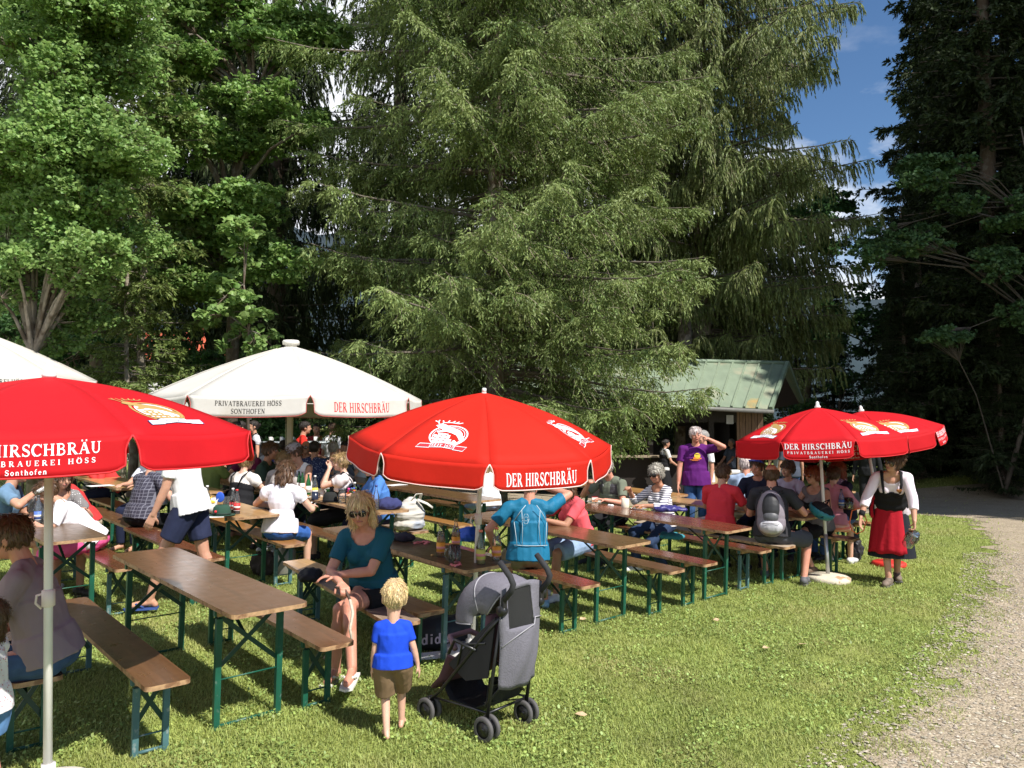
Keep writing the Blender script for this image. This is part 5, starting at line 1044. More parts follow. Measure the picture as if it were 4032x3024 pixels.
    # hair
    if style != 'bald':
        m = MB(); vol = dict(curly=1.13, bob=1.06, long=1.06).get(style, 1.0)
        m.ell(h(0, -.018, .028), (.083 * hk * vol, .102 * hk * vol, .098 * hk * (vol + (.06 if style == 'curly' else 0))), Mh, 20, 14)
        m.ell(h(0, .03, .068), (.060 * hk, .052 * hk, .045 * hk), Mh)
        if style in ('bob', 'long'):
            dn = -.13 if style == 'bob' else -.24
            m.ell(h(0, -.055, -.055), (.088 * hk, .06 * hk, .11 * hk), Mh)
            for k in (-1, 1): m.cap(h(k * .072, -.005, .0), h(k * .07, -.02, dn + .03), .022 * hk, .024 * hk)
            m.cap(h(-.035, -.07, -.02), h(-.035, -.07, dn), .04 * hk, .038 * hk); m.cap(h(.035, -.07, -.02), h(.035, -.07, dn), .04 * hk, .038 * hk)
        if style in ('bun', 'braid'):
            m.ell(h(0, -.118, .035 if style == 'bun' else -.01), (.042 * hk, .034 * hk, .038 * hk), Mh)
        if style == 'pony': m.cap(h(0, -.105, .05), h(0, -.15, -.03), .026 * hk, .034 * hk); m.cap(h(0, -.15, -.03), h(.01, -.13, -.19), .034 * hk, .016 * hk)
        me = remesh(m, max(v * .8, .005) * (1 if not child else .9), 1, 'hair'); inv = np.array((Mh.transposed()), dtype=float); hcn = np.array(HC)
        def hcut(co):
            q = (co - hcn) @ inv.T / hk; X, Y, Z = q[:, 0], q[:, 1], q[:, 2]; lowz = -.26 if style == 'long' else (-.155 if style == 'bob' else -.055)
            if style == 'balding': return (Z > .052) | (Y > .01) | (Z < -.05)
            face_ = (Y > .028) & (Z < .055 - np.abs(X) * .25) if style not in ('bob', 'long') else (Y > .045 - np.abs(X) * .2) & (Z < .058 - np.abs(X) * .3) & (np.abs(X) < .078)
            nape = (Z < lowz) | ((Z < -.01) & (Y > -.012) & (style not in ('bob', 'long')))
            return face_ | nape
        cut(me, hcut); folds(me, .006 * hk if style != 'curly' else .010 * hk, 34 if style != 'curly' else 15, rnd, (1, 1, .4) if style != 'curly' else (1, 1, .8)); me.materials.append(hairm(hair)); ho = obj('hair', me, t); strands(me, ho, h(0, -.03, .10), hk * (1 if not child else .6), style, hair, int(rnd * 10)) if v <= .0092 else None
    # clothes
    def neckcut(r=.072, fw=.02, up=.53):
        c = np.array(A(0, fw, up, Mc)); return lambda co: ((co - c) ** 2).sum(1) < (r * s) ** 2
    if shirt is not None:
        m = MB(); torso(m, .014); o = .016
        hz = -.06 - hem
        if sit is None: m.lathe([(1e-5, hz * s), (1., hz * s), (.97, .02 * s), (.9, .12 * s), (1e-5, .14 * s)], 20, P, Mt, (.158 * hf * g + (.034 if not child else .05)) * s, (.118 * g + .036) * s)
        else: m.lathe([(1e-5, -.02 * s), (1., -.02 * s), (.97, .06 * s), (.9, .14 * s), (1e-5, .16 * s)], 20, P, Mt, (.156 * hf * g + .032) * s, (.114 * g + .034) * s)
        m.lathe([(1e-5, .0), (1., .01 * s), (.98, .16 * s), (1., .33 * s), (1e-5, .36 * s)], 20, P, Mt, (.146 * (.45 + .55 * g) * (wf + hf) / 2 + .022) * s, (.106 * (.3 + .7 * g) + .02) * s) if sex == 'm' or skirt is None else None
        ag = .6 + .4 * g
        for k in (-1, 1):
            if sleeve == 'short': e = SH[k].lerp(E_[k], .68); m.cap(SH[k], e, (.062) * s * ag, .058 * s * ag, 14, flat1=True)
            elif sleeve == 'puff': m.ell(SH[k].lerp(E_[k], .22), (.082 * s, .078 * s, .085 * s)); e = SH[k].lerp(E_[k], .52); m.cap(SH[k].lerp(E_[k], .1), e, .07 * s, .055 * s, 14, flat1=True)
            elif sleeve in ('long', 'elbow'):
                m.cap(SH[k], E_[k], .062 * s * ag, .052 * s * ag); w_ = E_[k].lerp(W[k], .93 if sleeve == 'long' else .45); m.cap(E_[k], w_, .052 * s * ag, (.038 if sleeve == 'long' else .047) * s * ag, 14, flat1=True)
            elif sleeve == 'none': pass
        me = remesh(m, v, 7, 'shirt'); P_n = np.array(P); Mt_n = np.array(Mt.transposed()); hz_ = (hz if sit is None else -.03) * s; cut(me, lambda co: ((co - P_n) @ Mt_n.T)[:, 2] < hz_ + .004); nr = dict(round=(.068, .014, .55), scoop=(.105, .045, .54), vneck=(.10, .06, .525), wide=(.125, .05, .56))
        cut(me, neckcut(*nr[neck if isinstance(neck, str) else 'round']))
        if sleeve == 'none':
            cs = [np.array(SH[k] + Mc @ Vector((k * .045 * s, 0, -.01 * s))) for k in (-1, 1)]; cut(me, lambda co: np.minimum(((co - cs[0]) ** 2).sum(1), ((co - cs[1]) ** 2).sum(1)) < (.068 * s) ** 2)
        folds(me, cloth_amp * s, 9 / s, rnd); me.materials.append(shirt); obj('shirt' if sex == 'm' or skirt is None else 'blouse', me, t)
    if pants is not None:
        m = MB(); m.ell(P + Vector((0, -.01, .01)) * s, ((.158 * hf * g + .008) * s, (.118 * g + .006) * s, .10 * s), Mt if sit is None else None); ag = .6 + .4 * g
        for k in (-1, 1):
            loose = .016 if leg == 'long' else (.026 if not child else .042)
            if leg == 'long':
                m.cap(HP[k], K_[k], (.083 * ag + loose) * s, (.056 * ag + loose) * s); m.cap(K_[k], K_[k].lerp(AN[k], .97), (.056 * ag + loose) * s, (.042 + loose) * s, 14, flat1=True)
            else: m.cap(HP[k], HP[k].lerp(K_[k], {'short': .72, 'mini': .5, 'knee': .93}[leg]), (.083 * ag + loose) * s, (.070 * ag + loose) * s, 14, flat1=True)
        me = remesh(m, v, 6, 'trousers')
        cut(me, lambda co: co[:, 2] > (hipz + (.05 if sit is not None else .005) * s)); folds(me, .007 * s, 8 / s, rnd + 5, (1, 1, .6)); me.materials.append(pants); obj('trousers' if leg == 'long' else 'shorts', me, t)
    if skirt is not None:
        sm_, sl_ = skirt; m = MB()
        if sit is not None:
            m.ell(P + Vector((0, -.01, 0)), (.19 * s, .14 * s, .11 * s))
            for q in np.linspace(-1, 1, 5):
                a_ = HP[-1].lerp(HP[1], (q + 1) / 2); kk = K_[-1].lerp(K_[1], (q + 1) / 2); m.cap(a_, a_.lerp(kk, min(1, sl_ * 1.4)), .10 * s, .085 * s, flat1=sl_ < .7)
                if sl_ > .7: aa = AN[-1].lerp(AN[1], (q + 1) / 2); m.cap(kk, kk.lerp(aa, (sl_ - .7) * 2), .085 * s, .08 * s, flat1=True)
        else:
            zb = hipz - sl_ * s; nq = 22; m.lathe([(1e-5, zb)] + [(r_ * s, hipz - (hipz - zb) * u) for u, r_ in ((1, .27), (.8, .255), (.5, .225), (.2, .19), (0, .165), (-.15, .125))] + [(1e-5, hipz + .12 * s)], 24, (0, 0, 0), None, 1, .86)
        me = remesh(m, v, 6, 'skirt')
        if sit is None: cut(me, lambda co: co[:, 2] < hipz - sl_ * s + .012)
        folds(me, .012 * s, 7 / s, rnd + 2, (1.6, 1.6, .12) if sit is None else (1, 1, .5)); me.materials.append(sm_); obj('skirt', me, t)
    if shoes is not None:
        for k in (-1, 1):
            m = MB(); a = AN[k]; fd = FD[k]; up = Vector((0, 0, 1))
            if shoe_kind == 'flip':
                m.cap(a - fd * .05 * s - up * .070 * s, a + fd * .19 * s - up * .070 * s, .042 * s, .045 * s, sx=1); m2 = m; so_ = MB(); pts = m2
                me = MB(); sl2 = [(-.045, -.07), (.045, -.07), (.05, .1), (.045, .19), (0, .215), (-.045, .19), (-.05, .1)]; r_ = fd.cross(up)
                me.add([a + fd * q * s + r_ * p * s - up * (.082 * s - hh) for hh in (0, .016) for p, q in sl2], [tuple(range(6, -1, -1)), tuple(range(7, 14))] + [(i, (i + 1) % 7, 7 + (i + 1) % 7, 7 + i) for i in range(7)])
                me.tube([a + r_ * .04 * s + fd * .04 * s - up * .06 * s, a + r_ * .03 * s + fd * .10 * s - up * .028 * s, a + fd * .14 * s - up * .052 * s, a - r_ * .03 * s + fd * .10 * s - up * .028 * s, a - r_ * .04 * s + fd * .04 * s - up * .06 * s], .0085 * s, 6); me.build('sandal', shoes, t)
                continue
            m.cap(a - fd * .045 * s - up * .035 * s, a + fd * .12 * s - up * .045 * s, .042 * s, .036 * s); m.cap(a + fd * .10 * s - up * .045 * s, a + fd * .175 * s - up * .05 * s, .041 * s, .030 * s, sx=1.15); m.cap(a - up * .06 * s, a + up * .01 * s, .042 * s, .045 * s, flat1=True)
            me = remesh(m, max(v * .8, .007), 1, 'shoe'); me.materials.append(shoes); so_ = obj('shoe', me, t); sl_m = MB(); sl_m.box(a + fd * .06 * s - up * .078 * s, (.084 * s, .27 * s, .018 * s), Matrix.Rotation(math.atan2(-fd.x, fd.y), 3, 'Z')); sl_m.build('sole', mat('rubber_sole', (.10, .095, .09), .8), so_, bevel=.006)
    if specs:
        m = MB(); big = specs in ('wrap', 'orange')
        for k in (-1, 1):
            c0 = h(k * .033, .0955, .010); Mr = Mh @ Matrix.Rotation(R(90), 3, 'X') @ Matrix.Rotation(R(k * -8), 3, 'Y')
            m.lathe([(1e-5, -.002 * hk), (.029 * hk, -.002 * hk), (.029 * hk, .002 * hk), (1e-5, .002 * hk)], 16, c0, Mr, 1.12 if big else 1, .85)
        lm = m.build('sunglasses', mat('orange_lens', (.30, .07, .01), .06, spec=.9) if specs == 'orange' else (LENS if specs != 'clear' else glassmat('spectacle_lens', (.9, .9, .9), .02, .9)), t); m = MB()
        for k in (-1, 1):
            c0 = h(k * .033, .0965, .010); pts = [c0 + Mh @ Vector((math.cos(a) * .031 * hk * (1.1 if big else 1), 0, math.sin(a) * .027 * hk)) for a in np.linspace(0, 2 * math.pi, 17)]; m.tube(pts, .0028 * hk, 5, False)
            m.tube([h(k * .064, .088, .016), h(k * .082, .02, .014), h(k * .080, -.02, .006)], .0028 * hk, 5)
        m.tube([h(-.006, .101, .014), h(.006, .101, .014)], .003 * hk, 5); m.build('frame', FRAMEM if specs != 'round' else mat('horn_rim', (.30, .20, .12), .4), lm)
    if hat:
        kind, hm, hm2 = hat; m = MB()
        if kind in ('cap', 'backcap', 'cyclecap'):
            m.lathe([(.088 * hk, .038 * hk), (.089 * hk, .060 * hk), (.084 * hk, .088 * hk), (.066 * hk, .112 * hk), (.035 * hk, .126 * hk), (1e-5, .130 * hk)], 20, HC + Mh @ Vector((0, -.014 * hk, 0)), Mh, 1, 1.16); ct = m.build('cap', hm, t); m = MB(); sg = -1 if kind == 'backcap' else 1
            pts = [(.082 * math.cos(a), .075 + .085 * math.sin(a)) for a in np.linspace(0, math.pi, 9)] if kind != 'cyclecap' else [(.075 * math.cos(a), .07 + .055 * math.sin(a)) for a in np.linspace(0, math.pi, 9)]
            vs = [h(px_, sg * py_ - .014, .046 - (.35 * abs(px_)) ** 2 * 4 - .12 * max(0, py_ - .07)) for px_, py_ in pts] + [h(.08, sg * .05 - .014, .044), h(-.08, sg * .05 - .014, .044)][::1]
            m.add(vs, [tuple(range(len(vs)))]); m.build('peak', hm2, ct, solid=.004)
        elif kind == 'visor':
            m.lathe([(.089 * hk, .028 * hk), (.090 * hk, .062 * hk)], 20, HC + Mh @ Vector((0, -.014 * hk, 0)), Mh, 1, 1.15); m.build('visor', hm, t, solid=.004)
        elif kind == 'glasses_up':
            m.tube([h(-.085, -.02, .05), h(-.078, .05, .085), h(0, .085, .1), h(.078, .05, .085), h(.085, -.02, .05)], [.006, .014, .013, .014, .006], 8); m.build('sunglasses_on_head', hm, t)
    STATS.append((t, dict(HC=HC, Mh=Mh, W=W, SH=SH, P=P, Mt=Mt, Mc=Mc, E=E_, K=K_, AN=AN, s=s, C=C, N=N, h=h, A=A)))
    if extra: extra(t, STATS[-1][1])
    return t
def on(key, u, off=0):                    # a spot on a bench: u metres from its near end
    x, y, yaw, _ = FU[key]; return x - math.sin(yaw) * u + math.cos(yaw) * off, y + math.cos(yaw) * u + math.sin(yaw) * off
def px(pxx, Y): return ((pxx - 2016) / 3122. * Y / 1.0 * (math.cos(CAM_P)), Y)
TEAL = cloth('teal_tee', (.012, .085, .13)); WHITE = cloth('white_cotton', (.78, .78, .80)); NAVY = cloth('navy_cloth', (.012, .016, .04)); BLACK = cloth('black_cloth', (.012, .012, .014)); DENIM = cloth('denim', (.045, .085, .17), var=.2, vscale=20); LDEN = cloth('light_denim', (.26, .36, .52), var=.15, vscale=20)
GREY = cloth('grey_cloth', (.22, .215, .22)); BEIGE = cloth('beige_cloth', (.48, .40, .28)); CORAL = cloth('coral_cloth', (.72, .07, .06)); PINK = cloth('pink_cloth', (.80, .34, .38)); TRAIN = mat('white_trainer', (.6, .6, .6), .6)
BOOT = mat('brown_boot', (.13, .085, .055), .8, var=.2); BSH = mat('black_shoe', (.02, .02, .022), .6)
RUN = False
# ---- the cast
def _vest(t, J, col=(.045, .042, .048), name='quilted_waistcoat', front=.05):
    """sleeveless waistcoat, open at the front"""
    s = J['s']; A = J['A']; Mc = J['Mc']; Mt = J['Mt']; m = MB(); m.ell(A(0, -.005, .10, Mt), (.195 * s, .150 * s, .17 * s), Mt); m.ell(A(0, -.005, .34, Mc), (.185 * s, .138 * s, .19 * s), Mc); m.cap(J['SH'][-1], J['SH'][1], .068 * s, .068 * s)
    me = remesh(m, .009, 1, name); P = np.array(J['P']); Mi = np.array(Mt.transposed()); cs = [np.array(J['SH'][k] + Mc @ Vector((k * .06 * s, 0, -.015 * s))) for k in (-1, 1)]; nc = np.array(A(0, .03, .55, Mc))
    def f(co):
        q = (co - P) @ Mi.T / s
        return ((np.abs(q[:, 0]) < front + .10 * np.maximum(0, q[:, 2] - .3)) & (q[:, 1] > 0)) | (((co - cs[0]) ** 2).sum(1) < (.095 * s) ** 2) | (((co - cs[1]) ** 2).sum(1) < (.095 * s) ** 2) | (((co - nc) ** 2).sum(1) < (.10 * s) ** 2) | (q[:, 2] < -.04)
    cut(me, f); folds(me, .008 * s, 8, 3, (.5, .5, 2.6)); me.materials.append(mat(name, col, .5, var=.1, bump=.6, bscale=22)); obj('waistcoat', me, t)
x, y = on('B7', .60, .05)
def stickhand(t, J): pass
person('blonde woman with round sunglasses in a teal T-shirt sitting cross-legged behind the toddler', x, y, 250, 1.74, 1.10, 'f', sit=.47, lean=19, twist=8, head=(10, 12, 0), hs=1.04, skin='ruddy', hair='blond', style='bob', shirt=TEAL, pants=BLACK, leg='mini', neck='vneck', v=.0062, specs='round',
       hands={1: (.02, .46, .70), -1: (.12, .36, .74)}, poles={1: (.9, -.2, -.5), -1: (-.9, -.2, -.5)}, curl={1: 1.5, -1: .5}, feet={1: (-.16, .60, .17), -1: (.10, .40, .075)}, kn={1: (.1, .8, 1.2), -1: (.2, .9, 1)}, shoes=mat('white_sandal_strap', (.70, .68, .62), .6), shoe_kind='flip', lz={1: (-.35, 1, -.1)}, cloth_amp=.005)
g = onground(1545, 2908)
person('toddler in a blue T-shirt and brown shorts walking away barefoot', g.x, g.y, 98, 1.0, 1.08, 'm', lean=3, head=(4, 2, 3), skin='fair', hair='lblond', style='short', shirt=cloth('royal_blue_tee', (.012, .06, .55)), pants=cloth('brown_linen', (.20, .13, .075), var=.1), leg='knee', hem=-.03, v=.0055, hs=1.58, child=1, hands={1: (.165, .02, .385), -1: (-.135, .04, .36)}, curl=.35, feet={1: (.055, .12, .11), -1: (-.035, -.03, .10)}, cloth_amp=.008)
x, y = on('B0', .10, .08)
person('bearded man in a grey T-shirt and jeans leaning forward behind the left umbrella pole', x, y, 196, 1.80, 1.12, 'm', sit=.47, lean=17, head=(-8, 12, 0), skin='ruddy', hair='brown', style='short', shirt=cloth('mauve_grey_tee', (.27, .21, .235)), pants=DENIM, v=.0075, hands={1: (.10, .42, .62), -1: (-.12, .46, .60)}, shoes=BSH)
person('small girl in a white patterned top and denim shorts at the bottom left edge', *px(-22, 4.0), 170, 1.14, .95, 'f', lean=2, head=(20, -8, 0), skin='ruddy', hair='brown', style='bob', shirt=pattern('white_rosebud_print', 'dots', (.78, .76, .78), (.62, .25, .30), 60, width=.25), sleeve='puff', pants=cloth('girls_denim', (.10, .21, .42), var=.2, vscale=25), leg='short', hem=.02, v=.007, child=1, hs=1.2, hands={1: (.10, .28, .78), -1: (-.10, .33, .98)}, poles={-1: (-.4, -.2, -1)}, shoes=mat('grey_shoe', (.14, .14, .15), .7), curl=.9, bust=0)
g = onground(620, 2400)
person('man in a white T-shirt and navy shorts striding left in blue flip-flops', -3.02, 7.50, 184, 1.84, 1.08, 'm', lean=12, head=(0, 10, 0), skin='mid', hair='brown', shirt=WHITE, pants=cloth('navy_shorts', (.022, .028, .065)), leg='short', v=.0075, feet={-1: (-.08, .34, .10), 1: (.10, -.30, .12)}, hands={-1: (-.22, .30, .80), 1: (.10, .22, 1.62)}, poles={1: (.6, 1.0, -.1), -1: (-.3, -1, -.2)}, shoes=mat('blue_flipflop', (.03, .07, .25), .6), shoe_kind='flip', hem=.01, cloth_amp=.009)
x, y = on('B5m', .33)
person('heavy-set woman in a dark checked shirt seen from behind, left of the man in white', x, y, 62, 1.72, 1.26, 'm', sit=.47, lean=14, head=(-10, 4, 0), skin='mid', hair='ash', style='short', shirt=pattern('navy_check', 'check', (.028, .026, .045), (.16, .16, .20), 26, width=.16), pants=BLACK, v=.0085, hands={1: (.30, .34, .80), -1: (-.14, .42, .80)}, shoes=BSH)
x, y = on('B0r', 1.02)
person('person in white T-shirt, pink trousers and visor leaning over the scratched table', x, y, 205, 1.66, 1.12, 'f', sit=.47, lean=40, head=(0, 22, 0), skin='mid', hair='brown', style='short', shirt=cloth('white_tee', (.76, .74, .78)), pants=cloth('hot_pink_trousers', (.72, .10, .28)), v=.0075, hands={1: (.22, .56, .80), -1: (-.16, .52, .80)}, hat=('visor', WHITE, WHITE), shoes=mat('grey_shoe', (.14, .14, .15), .7), cloth_amp=.009)
def polo(t, J): pass
POLO = pattern('tricolour_polo', 'stripe', (.62, .05, .05), (.62, .05, .05), 1, width=.5)
person('person in a red, blue and white striped polo behind the one in pink trousers', *px(352, 8.75), 205, 1.74, 1.15, 'm', sit=.47, lean=30, head=(0, 15, 0), skin='mid', hair='brown', shirt=cloth('red_polo', (.55, .04, .04)), pants=BEIGE, v=.009, shoes=BSH)
person('woman in a grey dotted dress leaning her arms on the scratched table behind the pole', *px(205, 8.1), -35, 1.66, 1.12, 'f', sit=.47, lean=22, head=(0, 10, 0), skin='mid', hair='brown', style='bob', shirt=pattern('grey_polka_dots', 'dot', (.20, .19, .19), (.60, .60, .60), 42, width=.22), skirt=(pattern('grey_polka_dots', 'dot', (.20, .19, .19), (.60, .60, .60), 42, width=.22), .6), v=.0085, neck='scoop', shoes=BSH)
person('man in light blue T-shirt at the left edge, elbow on the dark table', *px(-20, 7.9), 20, 1.78, 1.1, 'm', sit=.47, lean=18, head=(0, 8, 0), skin='mid', hair='brown', shirt=cloth('steel_blue_tee', (.13, .22, .33)), pants=NAVY, leg='short', v=.009, hands={1: (.18, .40, 1.02), -1: (-.1, .45, .80)}, shoes=TRAIN)
x, y = on('B5', .36)
BLUESK = cloth('blue_linen', (.035, .11, .36))
person('woman with a dark bob in a white short-sleeved blouse and blue skirt seen from behind', x, y, 78, 1.66, 1.1, 'f', sit=.47, lean=8, head=(-14, 12, 0), skin='fair', hair='brown', style='bob', shirt=cloth('white_blouse', (.80, .77, .84)), sleeve='puff', skirt=(BLUESK, .62), v=.007, neck='scoop', hands={1: (.20, .36, .80), -1: (-.26, .34, .80)}, poles={-1: (-1, -.3, -.5)}, shoes=mat('white_sandal_strap', (.70, .68, .62), .6), cloth_amp=.008, hem=0)
def bodice(t, J, m=BLACK):
    """laced bodice and shoulder straps worn over a blouse"""
    s = J['s']; A = J['A']; Mc = J['Mc']; Mt = J['Mt']; b = MB(); b.ell(A(0, -.005, .08), (.215 * s, .185 * s, .15 * s), Mt); b.ell(A(0, .0, .18), (.195 * s, .160 * s, .17 * s), Mt); b.ell(A(0, 0, .32, Mc), (.188 * s, .142 * s, .14 * s), Mc)
    for k in (-1, 1): b.ell(A(k * .062, .085, .31, Mc), (.072 * s, .074 * s, .068 * s), Mc)
    me = remesh(b, .009, 2, 'bodice'); P = np.array(J['P']); Mi = np.array(Mt.transposed())
    def f(co): q = (co - P) @ Mi.T / s; return (q[:, 2] > .345 + .25 * np.maximum(0, -q[:, 1])) | (q[:, 2] < -.02) 
    cut(me, f); me.materials.append(m); o = obj('bodice', me, t); o.modifiers.new('s', 'SOLIDIFY').thickness = .004; b = MB()
    for k in (-1, 1): b.tube([A(k * .085, .150, .34, Mc), A(k * .10, .115, .45, Mc), A(k * .105, .0, .548, Mc), A(k * .095, -.125, .45, Mc), A(k * .07, -.145, .34, Mc)], .020 * s, 6, sq=.35)
    b.build('strap', m, o)
person('fair-haired girl with a bun in a dirndl seen from behind beside the green hat', *px(945, 10.1), 66, 1.62, .95, 'f', sit=.47, lean=10, head=(-6, 6, 0), skin='fair', hair='dblond', style='bun', shirt=cloth('cream_blouse', (.70, .66, .62)), sleeve='puff', skirt=(BLACK, .7), v=.0085, neck='wide', extra=bodice, shoes=BSH)
person('man in a dark green T-shirt in profile with his hand at his chin', *px(1015, 10.95), -2, 1.82, 1.1, 'm', sit=.47, lean=16, head=(0, 0, 0), skin='tan', hair='brown', shirt=cloth('forest_tee', (.032, .060, .045)), pants=DENIM, v=.0085, hands={-1: (-.05, .34, 1.10), 1: (.12, .45, .80)}, poles={-1: (-.3, .6, -1)}, curl=1.3, shoes=BSH)
person('woman with braided fair hair in a grey T-shirt beside the cream pole', *px(1092, 10.4), 72, 1.64, 1.05, 'f', sit=.47, lean=14, head=(-6, 10, 0), skin='fair', hair='dblond', style='braid', shirt=cloth('pale_grey_tee', (.42, .39, .38)), pants=NAVY, neck='wide', v=.009, shoes=TRAIN)
person('man in a white tank top, grey cap and sunglasses looking down beside the cream pole', *px(1196, 10.75), 236, 1.84, 1.06, 'm', sit=.47, lean=8, head=(-20, 18, 0), skin='mid', hair='brown', shirt=cloth('white_tank', (.78, .78, .80)), sleeve='none', pants=NAVY, neck='scoop', v=.0085, specs='wrap', hat=('cap', cloth('grey_cap', (.33, .31, .34)), cloth('grey_cap', (.33, .31, .34))), shoes=TRAIN)
person('young woman in a dirndl blouse with a bun, hands at her mouth, in profile', *px(1376, 10.1), 192, 1.68, .95, 'f', sit=.47, lean=8, head=(6, 4, 0), skin='fair', hair='dblond', style='bun', shirt=cloth('white_dirndl_blouse', (.66, .60, .60)), sleeve='puff', skirt=(BLACK, .7), v=.008, extra=bodice, hands={1: (.03, .23, 1.15), -1: (-.03, .24, 1.13)}, poles={1: (.3, .5, -1), -1: (-.3, .5, -1)}, curl=.8, shoes=BSH)
person('dark-haired woman in a blue blouse looking down behind the grey rucksack', *px(1512, 9.9), 206, 1.66, 1.1, 'f', sit=.47, lean=12, head=(6, 22, 0), skin='fair', hair='dark', style='bob', shirt=cloth('cornflower_blouse', (.07, .19, .50)), sleeve='elbow', pants=NAVY, v=.008, shoes=BSH)
x, y = on('B3l', .80)
SEAM = mat('pale_flat_seam', (.42, .52, .58), .7)
def seams(t, J):
    s = J['s']; A = J['A']; Mc = J['Mc']; Mt = J['Mt']; m = MB()
    def back(X, Z, M): return A(X, -(.118 * max(.25, 1 - (X / .21) ** 2) ** .5 * (1.12 if Z < .22 else 1.08) + .022), Z, M)
    for k in (-1, 1):
        m.tube([back(k * .05, .485, Mc), back(k * .10, .42, Mc), back(k * .155, .33, Mc)], .0035 * s, 5); m.tube([back(k * .085, .44, Mc), back(k * .075, .30, Mc), back(k * .085, .12, Mt)], .003 * s, 5); m.tube([back(k * .15, .33, Mc), back(k * .14, .20, Mt), back(k * .13, .12, Mt)], .003 * s, 5)
    m.tube([back(q, .12 + .12 * q * q, Mt) for q in np.linspace(-.155, .155, 9)], .0035 * s, 5); m.build('seam', SEAM, t)
    m = MB(); m.tube([A(-.045 + .028 * math.cos(a), -.150 + .004 * math.cos(a), .36 + .05 * math.sin(a), Mc) for a in np.linspace(0, 6.28, 7)], .0022 * s, 4); m.tube([A(-.045 + .018 * math.cos(a), -.150, .36 + .02 * math.sin(a), Mc) for a in np.linspace(0, 6.28, 7)], .002 * s, 4); m.build('logo', SEAM, t)
person('man in a bright blue sports shirt with pale seams seen from behind, one arm raised', x, y, 100, 1.78, 1.12, 'm', sit=.47, lean=4, side=2, twist=-4, head=(-30, 4, 0), skin='ruddy', hair='grey', shirt=cloth('petrol_sports_shirt', (.012, .145, .27), rough=.6, bump=.5), pants=mat('khaki_cycling_shorts', (.20, .17, .09), .8), leg='short', v=.0065, extra=seams, hands={1: (.24, .30, 1.20), -1: (-.30, .20, .66)}, poles={1: (1.0, -.1, .15), -1: (-.8, -.4, -.2)}, curl=.5, shoes=mat('blue_white_trainer', (.25, .42, .55), .6), feet={1: (.25, .40, .075)}, cloth_amp=.010)
x, y = on('B3r', 1.22)
def watch(t, J):
    w = J['W'][1].lerp(J['E'][1], .14); m = MB(); M = frame(J['E'][1], J['W'][1]); m.lathe([(.034, -.009), (.036, 0), (.034, .009)], 14, w, M); o = m.build('watch', BSH, t); MB().box(w + Vector((0, 0, .036)), (.034, .03, .01)).build('watch_face', LENS, o)
person('woman in a coral T-shirt and denim shorts leaning on the long table, hands together', x, y, 212, 1.68, 1.02, 'f', sit=.47, lean=20, head=(0, 14, 0), skin='tan', hair='brown', style='bob', shirt=cloth('coral_pink_tee', (.74, .10, .12)), pants=LDEN, leg='knee', v=.0072, extra=watch, hands={1: (.16, .48, .82), -1: (-.02, .52, .83)}, poles={1: (1, -.3, -.6)}, shoes=TRAIN, cloth_amp=.008)
x, y = FU['T4'][:2]
def vest(t, J):
    s = J['s']; A = J['A']; m = MB()
    for k in (-1, 1): m.tube([A(k * .03, .118, .12, J['Mt']), A(k * .035, .125, .30, J['Mc']), A(k * .06, .085, .46, J['Mc'])], .004 * s, 5)
    m.build('zip', mat('grey_zip', (.25, .25, .27), .5), t)
person('man in a checked cycling cap and dark quilted waistcoat eating cake with a fork', 1.36, 10.45, 226, 1.74, 1.12, 'm', sit=.47, lean=14, head=(-4, 24, 0), skin='ruddy', hair='grey', shirt=cloth('olive_grey_tee', (.15, .17, .125)), pants=BLACK, v=.0075, hat=('cyclecap', pattern('blue_white_check', 'check', (.70, .74, .78), (.20, .30, .42), 60, width=.22), cloth('slate_peak', (.06, .075, .10))), hands={1: (.17, .36, 1.0), -1: (-.14, .42, .82)}, poles={1: (.8, -.2, -.8)}, curl={1: 1.4, -1: .6}, shoes=BSH,
       extra=lambda t, J: (vest(t, J), _vest(t, J)))
BRET = pattern('breton_stripes', 'stripe', (.78, .76, .76), (.035, .035, .09), 38, width=.42)
def jumper_cut(t, J): pass
person('grey-haired woman in sunglasses and a navy and white striped jumper eating cake', 1.90, 9.95, 212, 1.64, .98, 'f', sit=.47, lean=10, head=(12, 8, 0), skin='tan', hair='grey', style='curly', shirt=BRET, sleeve='elbow', pants=cloth('dark_jeans', (.025, .045, .10), var=.2, vscale=20), v=.007, specs='wrap', neck='scoop', hands={1: (.16, .42, .98), -1: (-.10, .45, .82)}, poles={1: (.7, 0, -1), -1: (-.8, -.2, -.6)}, curl={1: 1.3, -1: .7}, shoes=TRAIN, feet={1: (.1, .35, .075), -1: (-.1, .1, .075)})
def printed(t, J):
    A = J['A']; M = J['Mc']; f = lambda u, w: A(u, .142 + .02 * math.cos(u * 9), .33 + w, M); Y_, O_, D_ = mat('print_yellow', (.85, .62, .05), .7), mat('print_orange', (.80, .22, .03), .7), mat('print_dark', (.05, .02, .05), .7)
    fn = lambda u, w: (f(u, w), M @ Vector((0, 1, 0))); g2 = lambda P: [[(a, b) for a, b in p] for p in P]
    mapped('shirt_print', [(Y_, disc(.045, .042, -.01, .03, 18), 0), (O_, [[(-.07, -.02), (.05, -.02), (.05, .0), (.02, .012), (-.02, .012), (-.03, -.002), (-.07, .0)]], .001), (O_, [[(-.045, -.033), (.10, -.033), (.10, -.026), (-.045, -.026)], [(-.02, -.045), (.07, -.045), (.07, -.038), (-.02, -.038)]], .001), (D_, [[(-.05, .05), (.0, .042), (.05, .07), (.0, .052)]], .002)], fn, t)
